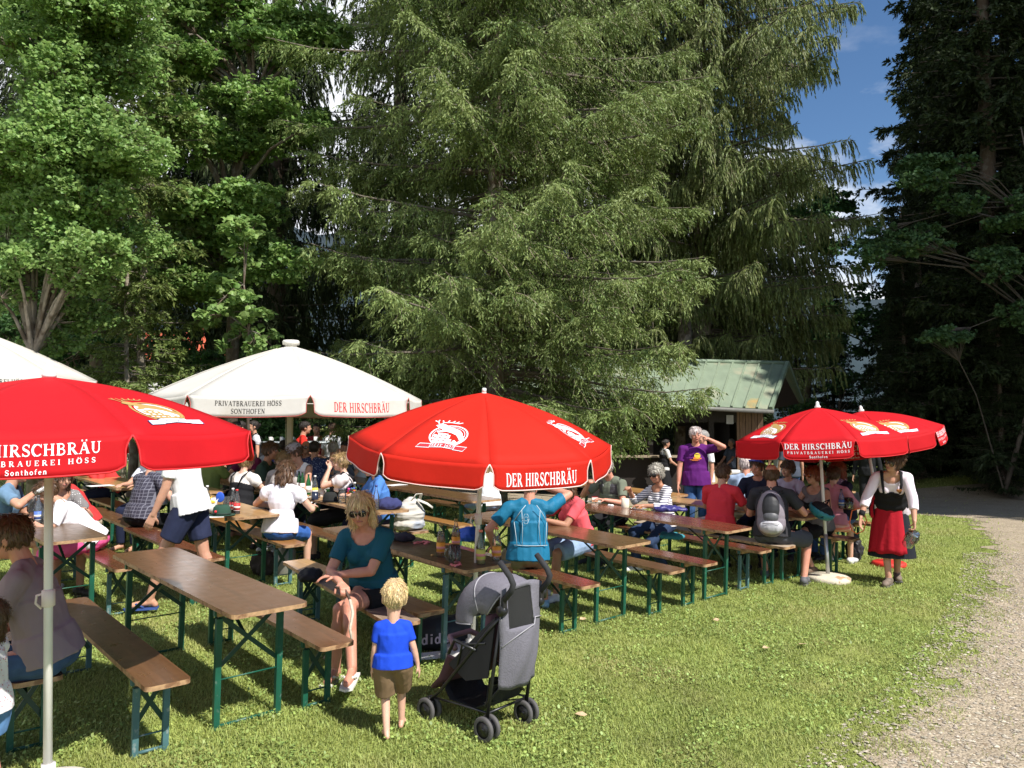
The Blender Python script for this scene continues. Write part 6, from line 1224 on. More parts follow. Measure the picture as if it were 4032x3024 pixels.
person('white-haired man in a purple T-shirt and jeans standing, shading his eyes', *px(2738, 12.0), 262, 1.74, 1.2, 'm', lean=-2, head=(4, 4, 0), skin='ruddy', hair='white', shirt=cloth('purple_tee', (.10, .012, .14)), pants=cloth('blue_jeans', (.045, .10, .24), var=.25, vscale=14), v=.0075, hands={-1: (-.17, .16, 1.55), 1: (.28, .12, .80)}, poles={-1: (-1, .1, -.5), 1: (.4, -.8, 0)}, hdir={-1: (.8, .2, .45), (-1, 'n'): (0, -.3, -1)}, curl=.3, extra=printed, shoes=BSH, hem=.03, cloth_amp=.008)
person('person in white clothes and tan sandals standing half hidden behind the man in purple', *px(2770, 12.9), 200, 1.70, 1.05, 'm', skin='mid', hair='grey', shirt=WHITE, pants=cloth('white_trousers', (.66, .64, .64)), v=.011, shoes=mat('tan_sandal', (.36, .22, .13), .7))
g = onground(2542, 1945)
person('waitress in a dark apron and white T-shirt in profile at the hut counter', g.x, 21.0, 15, 1.66, 1.0, 'f', lean=5, head=(0, 5, 0), skin='mid', hair='dark', style='bun', shirt=cloth('white_tee2', (.62, .62, .62)), skirt=(BLACK, .5), v=.011, extra=bodice, hands={1: (.2, .30, .95), -1: (-.1, .34, 1.0)}, shoes=TRAIN, dz=.0)
x, y = on('BPl', .92)
person('person with short brown hair in a red T-shirt seen from behind beside the bald hiker', x, y, 52, 1.70, 1.12, 'm', sit=.47, lean=8, head=(-10, 8, 0), skin='mid', hair='brown', style='short', shirt=cloth('red_sports_tee', (.60, .035, .05)), pants=BLACK, v=.0078, shoes=BSH)
x, y = on('BPl', .22)
HIK = None
def rucksack(t, J): pass
person('bald hiker in a black T-shirt and grey shorts seen from behind, wearing a rucksack', x, y, 70, 1.80, 1.12, 'm', sit=.47, lean=10, head=(-6, 4, 0), skin='ruddy', hair='brown', style='balding', shirt=cloth('charcoal_tee', (.035, .034, .04)), pants=cloth('slate_shorts', (.07, .072, .085)), leg='knee', v=.0075, hands={1: (.26, .40, .82), -1: (-.12, .42, .82)}, feet={1: (.34, .18, .08), -1: (-.1, .42, .08)}, kn={1: (.6, .9, .9)}, shoes=mat('grey_trainer', (.10, .10, .11), .7), shoe_kind='shoe')
hik = STATS[-1]
def pack():
    """grey and black hiking rucksack"""
    t0, J = hik; M = Matrix.Rotation(t0.rotation_euler.z, 3, 'Z'); c = Vector(t0.location) + M @ J['A'](0, -.235, .22, J['Mc']); t = thing('rucksack', 'grey and black hiking rucksack on the bald hiker\'s back', 'rucksack', c, (M @ J['Mc']).to_euler())
    G1, G2, G3 = mat('lilac_grey_nylon', (.20, .17, .20), .6, bump=.4, bscale=14), mat('black_nylon', (.018, .018, .022), .6, bump=.4, bscale=14), mat('silver_nylon', (.42, .41, .44), .5, bump=.4, bscale=14)
    m = MB(); m.ell((0, 0, .02), (.155, .085, .25)); m.ell((0, .01, -.1), (.16, .095, .16)); me = remesh(m, .009, 3, 'sack'); folds(me, .005, 8); me.materials.append(G1); b = obj('sack', me, t)
    m = MB(); m.ell((0, -.05, .06), (.10, .075, .17)); me = remesh(m, .009, 2, 'black_panel'); me.materials.append(G2); obj('front_panel', me, t)
    m = MB(); m.ell((0, -.075, -.04), (.085, .055, .07)); me = remesh(m, .008, 1, 'mid'); me.materials.append(mat('graphite_nylon', (.09, .09, .10), .5)); obj('pocket', me, t)
    m = MB(); m.ell((0, -.06, -.15), (.13, .075, .085)); me = remesh(m, .008, 1, 'low'); folds(me, .004, 12); me.materials.append(G3); p = obj('pocket', me, t)
    m = MB(); m.tube([(-.09, -.13, -.12), (0, -.142, -.115), (.09, -.13, -.12)], .003, 5); m.build('zip', G2, p)
    m = MB(); m.tube([(-.03, 0, .26), (0, -.01, .30), (.03, 0, .26)], .007, 6); m.build('grab_loop', G2, t)
    for k in (-1, 1): m = MB(); m.tube([(k * .09, .05, .22), (k * .11, .14, .27), (k * .12, .27, .22), (k * .125, .30, .06), (k * .12, .20, -.10), (k * .13, .06, -.16)], .02, 7, sq=.35); m.build('shoulder_strap', G2, t)
pack()
person('man with dark sunglasses pushed up on his head facing the camera beside the bald hiker', *px(2988, 10.75), 240, 1.78, 1.08, 'm', sit=.47, lean=10, head=(-10, 6, 0), skin='ruddy', hair='brown', shirt=cloth('navy_tee', (.014, .016, .035)), pants=NAVY, v=.0085, hat=('glasses_up', mat('blue_mirror_lens', (.02, .04, .35), .1, spec=.9), None), shoes=BSH)
person('grey-haired man with thinning crown in a light blue shirt, back to the camera', *px(2930, 11.2), 65, 1.74, 1.12, 'm', sit=.47, lean=12, head=(-25, 6, 0), skin='ruddy', hair='white', style='short', shirt=cloth('sky_shirt', (.33, .42, .58)), pants=BEIGE, v=.0085, shoes=BSH)
person('older woman with short dark hair in a pale blouse under the right umbrella', *px(3106, 11.2), 236, 1.62, 1.08, 'f', sit=.47, lean=8, head=(-24, 2, 0), skin='mid', hair='brown', style='curly', shirt=cloth('lilac_blouse', (.42, .36, .45)), pants=NAVY, v=.009, shoes=BSH)
person('red-haired woman in orange sport sunglasses and grey tank top', *px(3222, 10.0), 214, 1.70, .98, 'f', sit=.47, lean=10, head=(-12, 2, 0), skin='mid', hair='red', style='pony', shirt=cloth('mid_grey_tank', (.17, .16, .175)), sleeve='none', skirt=(BLACK, .42), v=.0075, specs='orange', neck='scoop', hands={1: (.14, .42, .80), -1: (-.16, .42, .80)}, feet={1: (-.06, .26, .10), -1: (.10, .18, .08)}, kn={1: (.1, 1, 1), -1: (.3, 1, .9)}, shoes=BOOT)
x, y = on('B11', .95)
person('person in a pink cardigan and printed skirt seen from behind, right of the umbrella pole', *px(3268, 10.35), 52, 1.62, 1.05, 'f', sit=.47, lean=10, head=(0, 6, 0), skin='fair', hair='brown', style='short', shirt=cloth('pink_cardigan', (.62, .24, .29)), sleeve='long', skirt=(pattern('pink_stripe_print', 'stripe', (.78, .40, .40), (.78, .20, .22), 14, width=.5), .45), v=.009, shoes=TRAIN)
def scarf(t, J):
    m = MB(); s = J['s']; m.lathe([(.075 * s, .0), (.098 * s, .02 * s), (.10 * s, .045 * s), (.08 * s, .075 * s)], 16, J['A'](0, .01, .475, J['Mc']), J['Mc'], 1, 1.1); m.build('scarf', pattern('mauve_scarf', 'dots', (.20, .12, .20), (.55, .40, .50), 40, width=.3), t, solid=.012)
person('woman with a brown bob, navy jacket and mauve scarf in profile behind the beer mug', *px(3318, 11.0), 196, 1.66, 1.12, 'f', sit=.47, lean=8, head=(4, 6, 0), skin='fair', hair='red', style='bob', shirt=cloth('navy_jacket', (.016, .016, .036)), sleeve='long', pants=cloth('mid_jeans', (.06, .12, .28)), v=.0085, extra=scarf, shoes=BSH)
# the waitress at the right
APR = cloth('crimson_apron', (.40, .010, .022), bump=.5)
def apron(t, J):
    s = J['s']; P = J['P']; m = MB(); n = 16; rows = 12; vs = []
    for j in range(rows + 1):
        u = j / rows; z = P.z + (.09 - .64 * u) * s; r = (.170 + .105 * u) * s
        for i in range(n + 1): a = R(28 + 100 * i / n); w = .012 * math.sin(a * 16 + u * 2) * u; vs.append((math.cos(a) * (r + .018 + w), math.sin(a) * (r + .012 + w) * .88, z + .01 * math.sin(a * 9)))
    m.add(vs, [(j * (n + 1) + i, j * (n + 1) + i + 1, (j + 1) * (n + 1) + i + 1, (j + 1) * (n + 1) + i) for j in range(rows) for i in range(n)], True); ap = m.build('apron', APR, t, solid=.006)
    m = MB(); m.ell((.17, .12, P.z + .10), (.035, .03, .03)); m.tube([(.17, .12, P.z + .1), (.20, .14, P.z - .03), (.19, .15, P.z - .14)], [.012, .018, .02], 6); m.build('bow', APR, ap)
    m = MB(); m.lathe([(.150 * s, .085 * s), (.160 * s, .11 * s)], 22, P, J['Mt'], 1, .82); m.build('waistband', APR, ap, solid=.008)
    m = MB(); m.box((.20, .06, P.z - .04), (.06, .15, .17)); m.build('pouch', BLACK, t, bevel=.02)
    A = J['A']; m = MB(); m.add([A(-.075 + dx * .03, .150, .38 + dz_ * .03, J['Mc']) for dx, dz_ in ((0, -1), (1, .2), (.6, .9), (0, .5), (-.6, .9), (-1, .2))], [(0, 1, 2, 3, 4, 5)]); m.build('heart_badge', mat('gingerbread', (.40, .16, .05), .7), t, solid=.01)
    bodice(t, J)
    w = J['W'][1].lerp(J['E'][1], .18); m = MB(); m.lathe([(.033, -.03), (.035, 0), (.034, .03)], 12, w, frame(J['E'][1], J['W'][1])); m.build('wristband', BLACK, t)
g = onground(3515, 2296)
person('waitress in a dirndl with white blouse and crimson apron bending by the right parasols', g.x, g.y, 240, 1.70, 1.14, 'f', lean=38, side=-4, twist=6, head=(-38, 6, 0), skin='mid', hair='brown', style='bun', shirt=cloth('white_dirndl_blouse2', (.80, .70, .78)), sleeve='elbow', skirt=(cloth('black_dirndl_skirt', (.016, .018, .024), bump=.5), .62), v=.007, neck='wide', specs='clear', extra=apron, hands={1: (.34, .60, .62), -1: (-.30, .52, .62)}, poles={1: (.8, -.6, 0), -1: (-.8, -.6, 0)}, curl={1: .5, -1: 1.5}, shoes=mat('hiking_boot', (.17, .13, .10), .8, var=.3, vscale=30), feet={1: (.03, .14, .075), -1: (-.04, -.12, .11)}, cloth_amp=.007, hdir={-1: (0, .1, -1), 1: (.1, .2, -1)})
wai = STATS[-1]
person('woman with fair hair in a white T-shirt seen from behind above the long brown table', *px(1925, 11.3), 118, 1.68, 1.0, 'f', sit=.47, lean=4, head=(0, 0, 0), skin='fair', hair='dblond', style='long', shirt=cloth('bright_white_tee', (.80, .80, .82)), pants=LDEN, v=.009, shoes=TRAIN)
# ---- drinkers in the shade under the trees
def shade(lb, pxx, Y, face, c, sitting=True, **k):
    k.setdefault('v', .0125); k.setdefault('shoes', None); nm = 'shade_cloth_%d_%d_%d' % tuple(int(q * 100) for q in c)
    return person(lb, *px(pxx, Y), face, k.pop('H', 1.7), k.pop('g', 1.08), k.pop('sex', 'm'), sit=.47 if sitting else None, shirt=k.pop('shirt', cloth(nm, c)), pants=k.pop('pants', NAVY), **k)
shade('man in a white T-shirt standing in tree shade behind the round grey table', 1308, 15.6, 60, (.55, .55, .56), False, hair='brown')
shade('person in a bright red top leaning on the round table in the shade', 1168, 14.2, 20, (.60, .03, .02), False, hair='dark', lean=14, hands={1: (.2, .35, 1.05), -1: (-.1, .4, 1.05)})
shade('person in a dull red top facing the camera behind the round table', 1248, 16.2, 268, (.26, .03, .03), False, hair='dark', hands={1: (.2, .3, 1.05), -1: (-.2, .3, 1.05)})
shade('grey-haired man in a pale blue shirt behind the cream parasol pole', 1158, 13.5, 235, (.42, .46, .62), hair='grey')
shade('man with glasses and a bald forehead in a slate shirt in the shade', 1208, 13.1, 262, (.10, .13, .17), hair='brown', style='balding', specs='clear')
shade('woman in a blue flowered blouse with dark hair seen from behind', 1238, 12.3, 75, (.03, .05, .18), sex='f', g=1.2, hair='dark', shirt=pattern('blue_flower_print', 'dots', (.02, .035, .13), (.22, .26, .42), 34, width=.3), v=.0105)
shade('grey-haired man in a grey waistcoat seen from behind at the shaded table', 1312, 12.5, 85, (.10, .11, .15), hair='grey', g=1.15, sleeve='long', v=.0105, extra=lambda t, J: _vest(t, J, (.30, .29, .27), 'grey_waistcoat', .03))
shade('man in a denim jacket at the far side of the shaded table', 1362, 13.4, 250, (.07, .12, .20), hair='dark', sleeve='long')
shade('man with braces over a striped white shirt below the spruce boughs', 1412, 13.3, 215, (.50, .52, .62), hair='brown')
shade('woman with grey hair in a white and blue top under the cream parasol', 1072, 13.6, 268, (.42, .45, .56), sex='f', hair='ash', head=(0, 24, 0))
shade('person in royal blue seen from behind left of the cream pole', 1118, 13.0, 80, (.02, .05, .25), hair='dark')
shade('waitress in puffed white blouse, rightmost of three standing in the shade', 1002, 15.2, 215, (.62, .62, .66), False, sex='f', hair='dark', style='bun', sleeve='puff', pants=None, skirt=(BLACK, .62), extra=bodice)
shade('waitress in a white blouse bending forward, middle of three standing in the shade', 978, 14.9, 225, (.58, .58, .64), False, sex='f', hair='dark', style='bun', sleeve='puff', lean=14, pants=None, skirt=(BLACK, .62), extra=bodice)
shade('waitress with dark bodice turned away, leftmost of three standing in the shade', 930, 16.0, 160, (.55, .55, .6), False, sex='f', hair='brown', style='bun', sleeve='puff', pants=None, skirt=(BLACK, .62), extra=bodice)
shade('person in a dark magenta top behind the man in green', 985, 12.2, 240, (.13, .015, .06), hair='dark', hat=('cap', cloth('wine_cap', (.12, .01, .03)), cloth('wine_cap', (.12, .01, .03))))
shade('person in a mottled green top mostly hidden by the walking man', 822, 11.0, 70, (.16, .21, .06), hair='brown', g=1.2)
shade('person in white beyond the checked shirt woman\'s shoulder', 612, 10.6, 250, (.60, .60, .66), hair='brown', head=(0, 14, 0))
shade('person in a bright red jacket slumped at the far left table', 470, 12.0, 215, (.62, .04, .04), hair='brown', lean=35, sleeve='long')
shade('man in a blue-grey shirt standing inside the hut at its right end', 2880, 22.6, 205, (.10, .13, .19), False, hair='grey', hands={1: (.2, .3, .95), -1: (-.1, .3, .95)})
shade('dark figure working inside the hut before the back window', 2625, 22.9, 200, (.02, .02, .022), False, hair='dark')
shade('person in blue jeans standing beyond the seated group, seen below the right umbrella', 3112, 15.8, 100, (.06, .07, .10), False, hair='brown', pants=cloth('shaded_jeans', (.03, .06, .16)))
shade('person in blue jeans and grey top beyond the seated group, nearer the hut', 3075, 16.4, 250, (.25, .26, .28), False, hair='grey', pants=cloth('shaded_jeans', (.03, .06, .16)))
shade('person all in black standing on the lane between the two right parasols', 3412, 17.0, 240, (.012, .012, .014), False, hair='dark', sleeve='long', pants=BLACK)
# ---------------------------------------------------------------- things on and around the tables
GL_C = glassmat('clear_glass', (.93, .95, .94), .02, .93); GL_G = glassmat('green_glass', (.10, .42, .16), .02, .8); GL_D = glassmat('faint_blue_plastic', (.80, .88, .95), .05, .9)
AMB = mat('amber_soda', (.55, .26, .05), .2, trans=.4); LEMON = mat('lemon_soda', (.75, .62, .06), .2, trans=.3); COLA = mat('cola', (.03, .008, .004), .1); BEER = mat('beer', (.62, .30, .06), .2, trans=.5); APPLE = mat('apple_spritzer', (.50, .46, .12), .2, trans=.4)
LABELS = dict(orange=(.80, .36, .04), lime=(.55, .58, .12), red=(.62, .03, .03), white=(.72, .70, .66), blue=(.08, .16, .50), yellow=(.80, .68, .05), pink=(.72, .30, .30))
def ztop(px_, py_, z=.77): return onground(px_, py_, z)
def lbm(c): return mat('label_' + c, LABELS[c], .6, var=.1)
def bottle(lb, p, H, r, glass, liquid, level, label, capc, group='bottles on the tables'):
    t = thing('bottle', lb, 'bottle', p, 0, group); pr = [(0, 0), (r * .9, 0), (r, .008), (r, H * .52), (r * .92, H * .60), (r * .50, H * .78), (r * .36, H * .86), (r * .36, H * .955)]
    MB().lathe(pr, 16).build('glass', glass, t)
    if liquid: MB().lathe([(0, .006), (r * .9, .006)] + [(r * .9 * (1 if z < .55 else 1 - (z - .55) * 2.2), H * z) for z in (.3, .5, level) if z <= level] + [(0, H * level)], 14).build('drink', liquid, t)
    if label: m = MB(); m.lathe([(r * 1.015, H * .14), (r * 1.015, H * .44)], 16); m.cur = 1; m.lathe([(r * 1.022, H * .24), (r * 1.022, H * .32)], 16); m.lathe([(r * 1.02, H * .145), (r * 1.02, H * .16)], 16); m.build('label', [lbm(label), lbm('pink' if label in ('orange', 'lime') else 'white')], t)
    MB().lathe([(r * .42, H * .93), (r * .44, H * .995), (r * .3, H), (0, H)], 12).build('cap', mat('cap_' + capc, dict(red=(.6, .03, .03), white=(.75, .75, .75), dark=(.05, .05, .05), gold=(.35, .25, .08), orange=(.7, .2, .15), blue=(.04, .05, .2))[capc], .4), t); return t
def mug(lb, p, level=.0, liquid=None, r=.045, H=.14, g=GL_C, rot=.5):
    t = thing('glass_mug', lb, 'glass', p, rot, 'glass beer mugs'); m = MB(); n = 10; m.lathe([(0, 0), (r * .95, 0), (r, .01), (r, H), (r * .92, H), (r * .90, .014), (0, .014)], 20)
    for i in range(n): a = 2 * math.pi * i / n; m.ell((r * math.cos(a), r * math.sin(a), H * .45), (r * .22, r * .22, H * .30), n=8, m=5)
    m.build('glass', g, t); MB().tube([(r * .95, 0, H * .85), (r * 1.6, 0, H * .8), (r * 1.75, 0, H * .5), (r * 1.55, 0, H * .22), (r * .95, 0, H * .18)], .008, 8).build('handle', g, t)
    if liquid: MB().lathe([(0, .016), (r * .88, .016), (r * .88, H * level), (0, H * level)], 16).build('drink', liquid, t)
    return t
def cup(lb, p, c, r=.042, H=.10):
    t = thing('mug', lb, 'mug', p, .8, 'ceramic mugs'); m_ = mat('ceramic_' + c, dict(cream=(.66, .60, .48), navy=(.02, .025, .05), white=(.68, .66, .62))[c], .25, var=.03)
    MB().lathe([(0, 0), (r, 0), (r * 1.02, .01), (r, H), (r * .9, H), (r * .88, .012), (0, .012)], 20).build('cup', m_, t); MB().tube([(r, 0, H * .8), (r * 1.6, 0, H * .75), (r * 1.6, 0, H * .3), (r, 0, H * .22)], .006, 7).build('handle', m_, t); return t
b_ = bottle
b_('amber soda bottle nearest the toddler\'s end of the dark table, left of the glass mug', ztop(1736, 2192), .27, .036, GL_C, AMB, .60, 'orange', 'gold')
b_('amber soda bottle standing just behind the glass mug', ztop(1795, 2168), .27, .036, GL_C, AMB, .58, 'orange', 'gold')
b_('bottle with lime green label right of the centre parasol pole', ztop(1893, 2222), .27, .036, GL_C, APPLE, .45, 'lime', 'orange')
b_('bottle with bright orange label and pink cap next to the blue sports shirt', ztop(1956, 2208), .27, .036, GL_C, None, .3, 'orange', 'orange')
mug('glass mug with a finger of amber drink left beside the parasol pole', ztop(1790, 2216), .22, AMB, rot=3.4)
def cloth_heap(name, lb, cat, p, r, m, seed=1, cut_=.0, group=None, v=.008, amp=.02, rot=0, n=7):
    t = thing(name, lb, cat, p, rot, group); q = random.Random(seed); b = MB(); b.ell((0, 0, r[2] * .4), (r[0] * .8, r[1] * .8, r[2] * .6))
    for i in range(n): a = q.random() * 6.28; d = q.uniform(.3, .75); b.ell((r[0] * d * math.cos(a), r[1] * d * math.sin(a), r[2] * q.uniform(.15, .55)), (r[0] * q.uniform(.25, .5), r[1] * q.uniform(.25, .5), r[2] * q.uniform(.25, .5)))
    me = remesh(b, v, 1, name); folds(me, amp, 10, seed, (1, 1, 1)); cut(me, lambda co: co[:, 2] < .003); me.materials.append(m); obj('cloth', me, t); return t
cloth_heap('cloth_hat', 'dark cloth sun hat lying on the dark table behind the blonde woman', 'hat', ztop(1585, 2130), (.13, .10, .07), mat('ink_cloth', (.018, .016, .03), .9), 4)
for i, (a, b2, lb) in enumerate([(1665, 2143, 'crumpled pink ribbon on the dark table left of the amber bottles'), (1795, 2228, 'pink wrapping ribbon lying round the glass mug')]):
    t = thing('ribbon', lb, 'ribbon', ztop(a, b2), i, 'pink ribbons'); m = MB(); q = random.Random(i + 2)
    for k in range(5): a0 = q.random() * 6; m.tube([(.05 * math.cos(a0 + j * .7) * (1 + j * .12), .035 * math.sin(a0 + j * .9) * (1 + .1 * k), .008 + .012 * (j % 2)) for j in range(6)], .008, 5, sq=.3)
    m.build('band', mat('pink_ribbon', (.70, .22, .24), .6), t)
t = thing('crown_cork', 'small gold bottle top lying on the table near the pink ribbon', 'bottle top', ztop(1702, 2190)); MB().lathe([(0, 0), (.014, 0), (.013, .016), (0, .018)], 12).build('cap', mat('brass_cap', (.4, .28, .12), .4, .5), t)
# bottle table
for i, (a, c, lb) in enumerate([(1177, 1936, 'leftmost green bottle of the cluster before the tank top man'), (1190, 1938, 'middle green bottle of the cluster before the tank top man'), (1214, 1950, 'green bottle nearest the edge in front of the tank top man'), (1288, 1936, 'lone green bottle behind the bowler hat')]): bottle(lb, ztop(a, c), .27, .032, GL_G, None, 0, 'white', 'dark')
bottle('bottle of yellow lemonade with a white cap', ztop(1240, 1958), .27, .036, GL_C, LEMON, .42, 'yellow', 'white'); cup('dark navy mug in front of the lemonade bottle', ztop(1240, 1969), 'navy'); cup('off-white mug between lemonade and bowler hat', ztop(1264, 1955), 'white')
def hat_(lb, p, m, band, kind, rot=0):
    t = thing('felt_hat', lb, 'hat', p, rot); sc_ = 1 if kind == 'bowler' else 1.05
    MB().lathe([(.118, .006), (.135, .012), (.128, .004), (.09, .006), (.088, .04), (.080, .085), (.055, .112), (.0, .118 if kind == 'bowler' else .10)], 24, sx=sc_, sy=.92).build('felt', m, t); MB().lathe([(.0905, .010), (.089, .034)], 24, sx=sc_, sy=.92).build('band', band, t); return t
hat_('black bowler hat on the crowded honey table', ztop(1300, 1976), mat('black_felt', (.010, .011, .010), .9), BLACK, 'bowler')
t = hat_('dark green felt hat with blue feather and red flower on the honey table end', ztop(873, 2030), mat('green_felt', (.018, .060, .038), .9), mat('dark_green_cord', (.01, .03, .02), .8), 'alpine')
MB().ell((-.03, -.092, .05), (.014, .01, .014)).build('flower', mat('red_flower', (.65, .02, .03), .6), t); m = MB(); m.tube([(-.09, -.03, .02), (-.06, -.02, .12), (-.03, 0, .19)], .003, 5); m.build('pin', WHITE, t)
m = MB(); m.ell((-.02, 0, .19), (.045, .008, .055)); m.build('feather', mat('blue_feather', (.02, .09, .50), .7), t); m = MB(); m.ell((-.095, -.01, .14), (.03, .01, .018)); m.tube([(-.115, -.01, .15), (-.118, -.01, .185), (-.100, -.01, .19)], .008, 6); m.build('toy_bird', mat('yellow_felt', (.75, .50, .05), .8), t)
bottle('cola bottle, left of the pair beside the green hat', ztop(916, 2018), .26, .032, GL_C, COLA, .5, 'red', 'white'); bottle('cola bottle with red cap, right of the pair beside the green hat', ztop(932, 2024), .26, .034, GL_C, COLA, .35, 'red', 'red')
t = thing('paper_bag', 'crumpled white paper bag left of the green hat', 'bag', ztop(836, 2016), .4); m = MB(); m.lathe([(.05, 0), (.055, .05), (.045, .10), (.065, .15)], 9); m.build('paper', mat('white_paper2', (.66, .63, .60), .8, bump=1, bscale=14), t, solid=.002)
bottle('yellow-labelled bottle beside the walking man\'s hip', ztop(815, 2006), .26, .034, GL_C, LEMON, .4, 'yellow', 'white'); mug('clear tumbler mug behind the green hat', ztop(898, 2006), .4, APPLE)
MB_ = MB(); t = thing('paper_napkin', 'white napkin under the rim of the green hat', 'napkin', ztop(850, 2036), .3); MB().box((0, 0, .004), (.16, .12, .004)).build('sheet', mat('white_paper', (.75, .75, .75), .8), t)
t = thing('preserving_jar', 'clear jar with clip lid beside the bowler hat', 'jar', ztop(1347, 1982)); MB().lathe([(0, 0), (.048, 0), (.05, .02), (.05, .10), (.038, .13), (.038, .15)], 16).build('glass', GL_C, t); MB().lathe([(.04, .15), (.042, .165), (0, .17)], 14).build('lid', GL_D, t)
t = thing('flower_vase', 'dark vase of orange and pink flowers on the honey table', 'vase', ztop(1383, 1989)); MB().lathe([(0, 0), (.035, 0), (.042, .05), (.03, .09), (.036, .10)], 14).build('pot', mat('dark_glaze', (.03, .025, .03), .3), t)
q = random.Random(3)
for c, k in (((.85, .16, .03), 5), ((.55, .04, .22), 4), ((.05, .10, .5), 3), ((.06, .14, .04), 8)):
    m = MB()
    for i in range(k): m.ell((q.uniform(-.05, .05), q.uniform(-.05, .05), q.uniform(.11, .20)), (.016, .016, .012), n=8, m=5)
    o = m.build('blossom', mat('bloom_%d' % int(c[0] * 100), c, .7), t); o['kind'] = 'stuff'
bottle('red-labelled bottle behind the blonde woman\'s head', ztop(1396, 1986), .26, .034, GL_C, COLA, .15, 'red', 'white'); bottle('empty clear bottle right of the blonde woman\'s head', ztop(1481, 2008), .28, .033, GL_C, None, 0, None, 'blue')
t = thing('dinner_plate', 'plate of food the bob-haired woman eats from', 'plate', ztop(1192, 1962), 0, 'plates'); MB().lathe([(0, .004), (.07, .004), (.11, .014), (.112, .018), (.07, .010), (0, .008)], 22).build('plate', mat('white_china', (.74, .73, .71), .25), t); m = MB(); [m.ell((q.uniform(-.06, .06), q.uniform(-.05, .05), .022), (.025, .02, .014), n=8, m=5) for i in range(6)]; m.build('food', mat('roast', (.40, .22, .09), .6), t)
cloth_heap('sweater', 'navy sweater heaped at the end of the honey table', 'sweater', ztop(1530, 2004), (.19, .15, .13), mat('navy_wool', (.03, .035, .12), .95), 9, amp=.015)
# grey rucksack on bench
p = onground(1612, 2086, .48); t = thing('cloth_rucksack', 'pale grey cloth rucksack standing on the bench end', 'bag', p, .5)
m = MB(); m.ell((0, 0, .17), (.19, .12, .18)); m.ell((0, 0, .07), (.20, .13, .09)); m.ell((.02, 0, .30), (.10, .08, .09)); me = remesh(m, .009, 2, 'sack'); folds(me, .016, 8, 3, (.6, .6, 2)); cut(me, lambda co: co[:, 2] < .004); me.materials.append(mat('oatmeal_cloth', (.50, .47, .42), .9, col2=(.30, .33, .38), c2scale=5)); obj('sack', me, t)
m = MB(); m.tube([(.0, -.05, .34), (.05, -.08, .42), (.13, -.04, .42), (.14, .02, .34)], .018, 7, sq=.35); m.tube([(.06, -.1, .36), (.17, -.13, .31), (.24, -.13, .26)], .02, 7, sq=.3); m.build('strap', mat('cream_webbing', (.60, .57, .50), .85), t)
p = onground(1848, 2130, .46); cloth_heap('sports_bag', 'bright blue bag on the bench left of the man in the blue sports shirt', 'bag', p, (.17, .14, .16), mat('bright_blue_nylon', (.015, .08, .50), .6), 12)
# cake table
def plate(lb, p, cake):
    t = thing('cake_plate', lb, 'plate', p, 0, 'plates'); MB().lathe([(0, .004), (.06, .004), (.095, .013), (.097, .017), (.06, .009), (0, .007)], 24).build('plate', mat('white_china', (.74, .73, .71), .25), t)
    if cake == 'layer': m = MB(); m.box((0, 0, .024), (.075, .06, .03)); k = m.build('cake', mat('sponge', (.36, .17, .08), .9, var=.2, vscale=60), t); MB().box((0, 0, .054), (.075, .06, .03)).build('cream', mat('cream', (.74, .68, .60), .6), k); MB().box((0, 0, .0725), (.073, .058, .007)).build('jelly', mat('cherry_jelly', (.35, .01, .03), .2), k)
    else: MB().box((0, 0, .034), (.08, .055, .05)).build('cake', mat('apricot_cake', (.58, .28, .07), .8, var=.2, vscale=50), t, bevel=.008)
    m = MB(); m.tube([(-.05, -.03, .02), (-.09, -.05, .026), (-.14, -.07, .02)], .003, 5); m.build('fork', mat('cutlery', (.6, .6, .6), .25, 1), t)
plate('plate with a layered cream and cherry cake before the capped man', ztop(2342, 1979), 'layer'); plate('plate with an orange sponge cake beside the striped jumper', ztop(2516, 2006), 'sponge'); cup('tall cream mug between the two cake plates', ztop(2462, 2000), 'cream', .047, .115)
t = thing('paper_napkin', 'crumpled white tissue left of the tall cream mug', 'napkin', ztop(2403, 1993)); m = MB(); [m.ell((q.uniform(-.03, .03), q.uniform(-.03, .03), .012), (.02, .016, .012), n=8, m=5) for i in range(4)]; m.build('tissue', mat('white_paper', (.75, .75, .75), .8), t)
cloth_heap('folded_jacket', 'blue-violet rain jacket heaped on the red-brown table', 'jacket', ztop(2632, 2014), (.19, .13, .07), mat('violet_blue_nylon', (.035, .03, .16), .45), 5, amp=.022)
cloth_heap('towel', 'teal towel draped on the bench behind the striped jumper woman', 'towel', onground(2650, 2122, .5), (.16, .12, .07), mat('teal_towel', (.03, .22, .27), .9), 6)
cloth_heap('black_jacket', 'black jacket lying on the worn bench left of the blonde woman', 'jacket', onground(1225, 2285, .48), (.13, .18, .10), mat('black_softshell', (.014, .013, .016), .8), 7, amp=.02)
# left table
bottle('water bottle with blue label on the scratched table left of the pole', ztop(149, 2062), .27, .035, GL_D, None, 0, 'blue', 'dark'); mug('empty glass mug touching the left pole\'s outline', ztop(178, 2060)); mug('beer mug in front of the dotted dress', ztop(130, 2020), .3, BEER); mug('beer mug nearest the blue T-shirt man', ztop(84, 2016), .35, BEER)
cloth_heap('black_bag', 'flat black bag on the scratched dark table', 'bag', ztop(112, 2046), (.15, .09, .06), BLACK, 8)
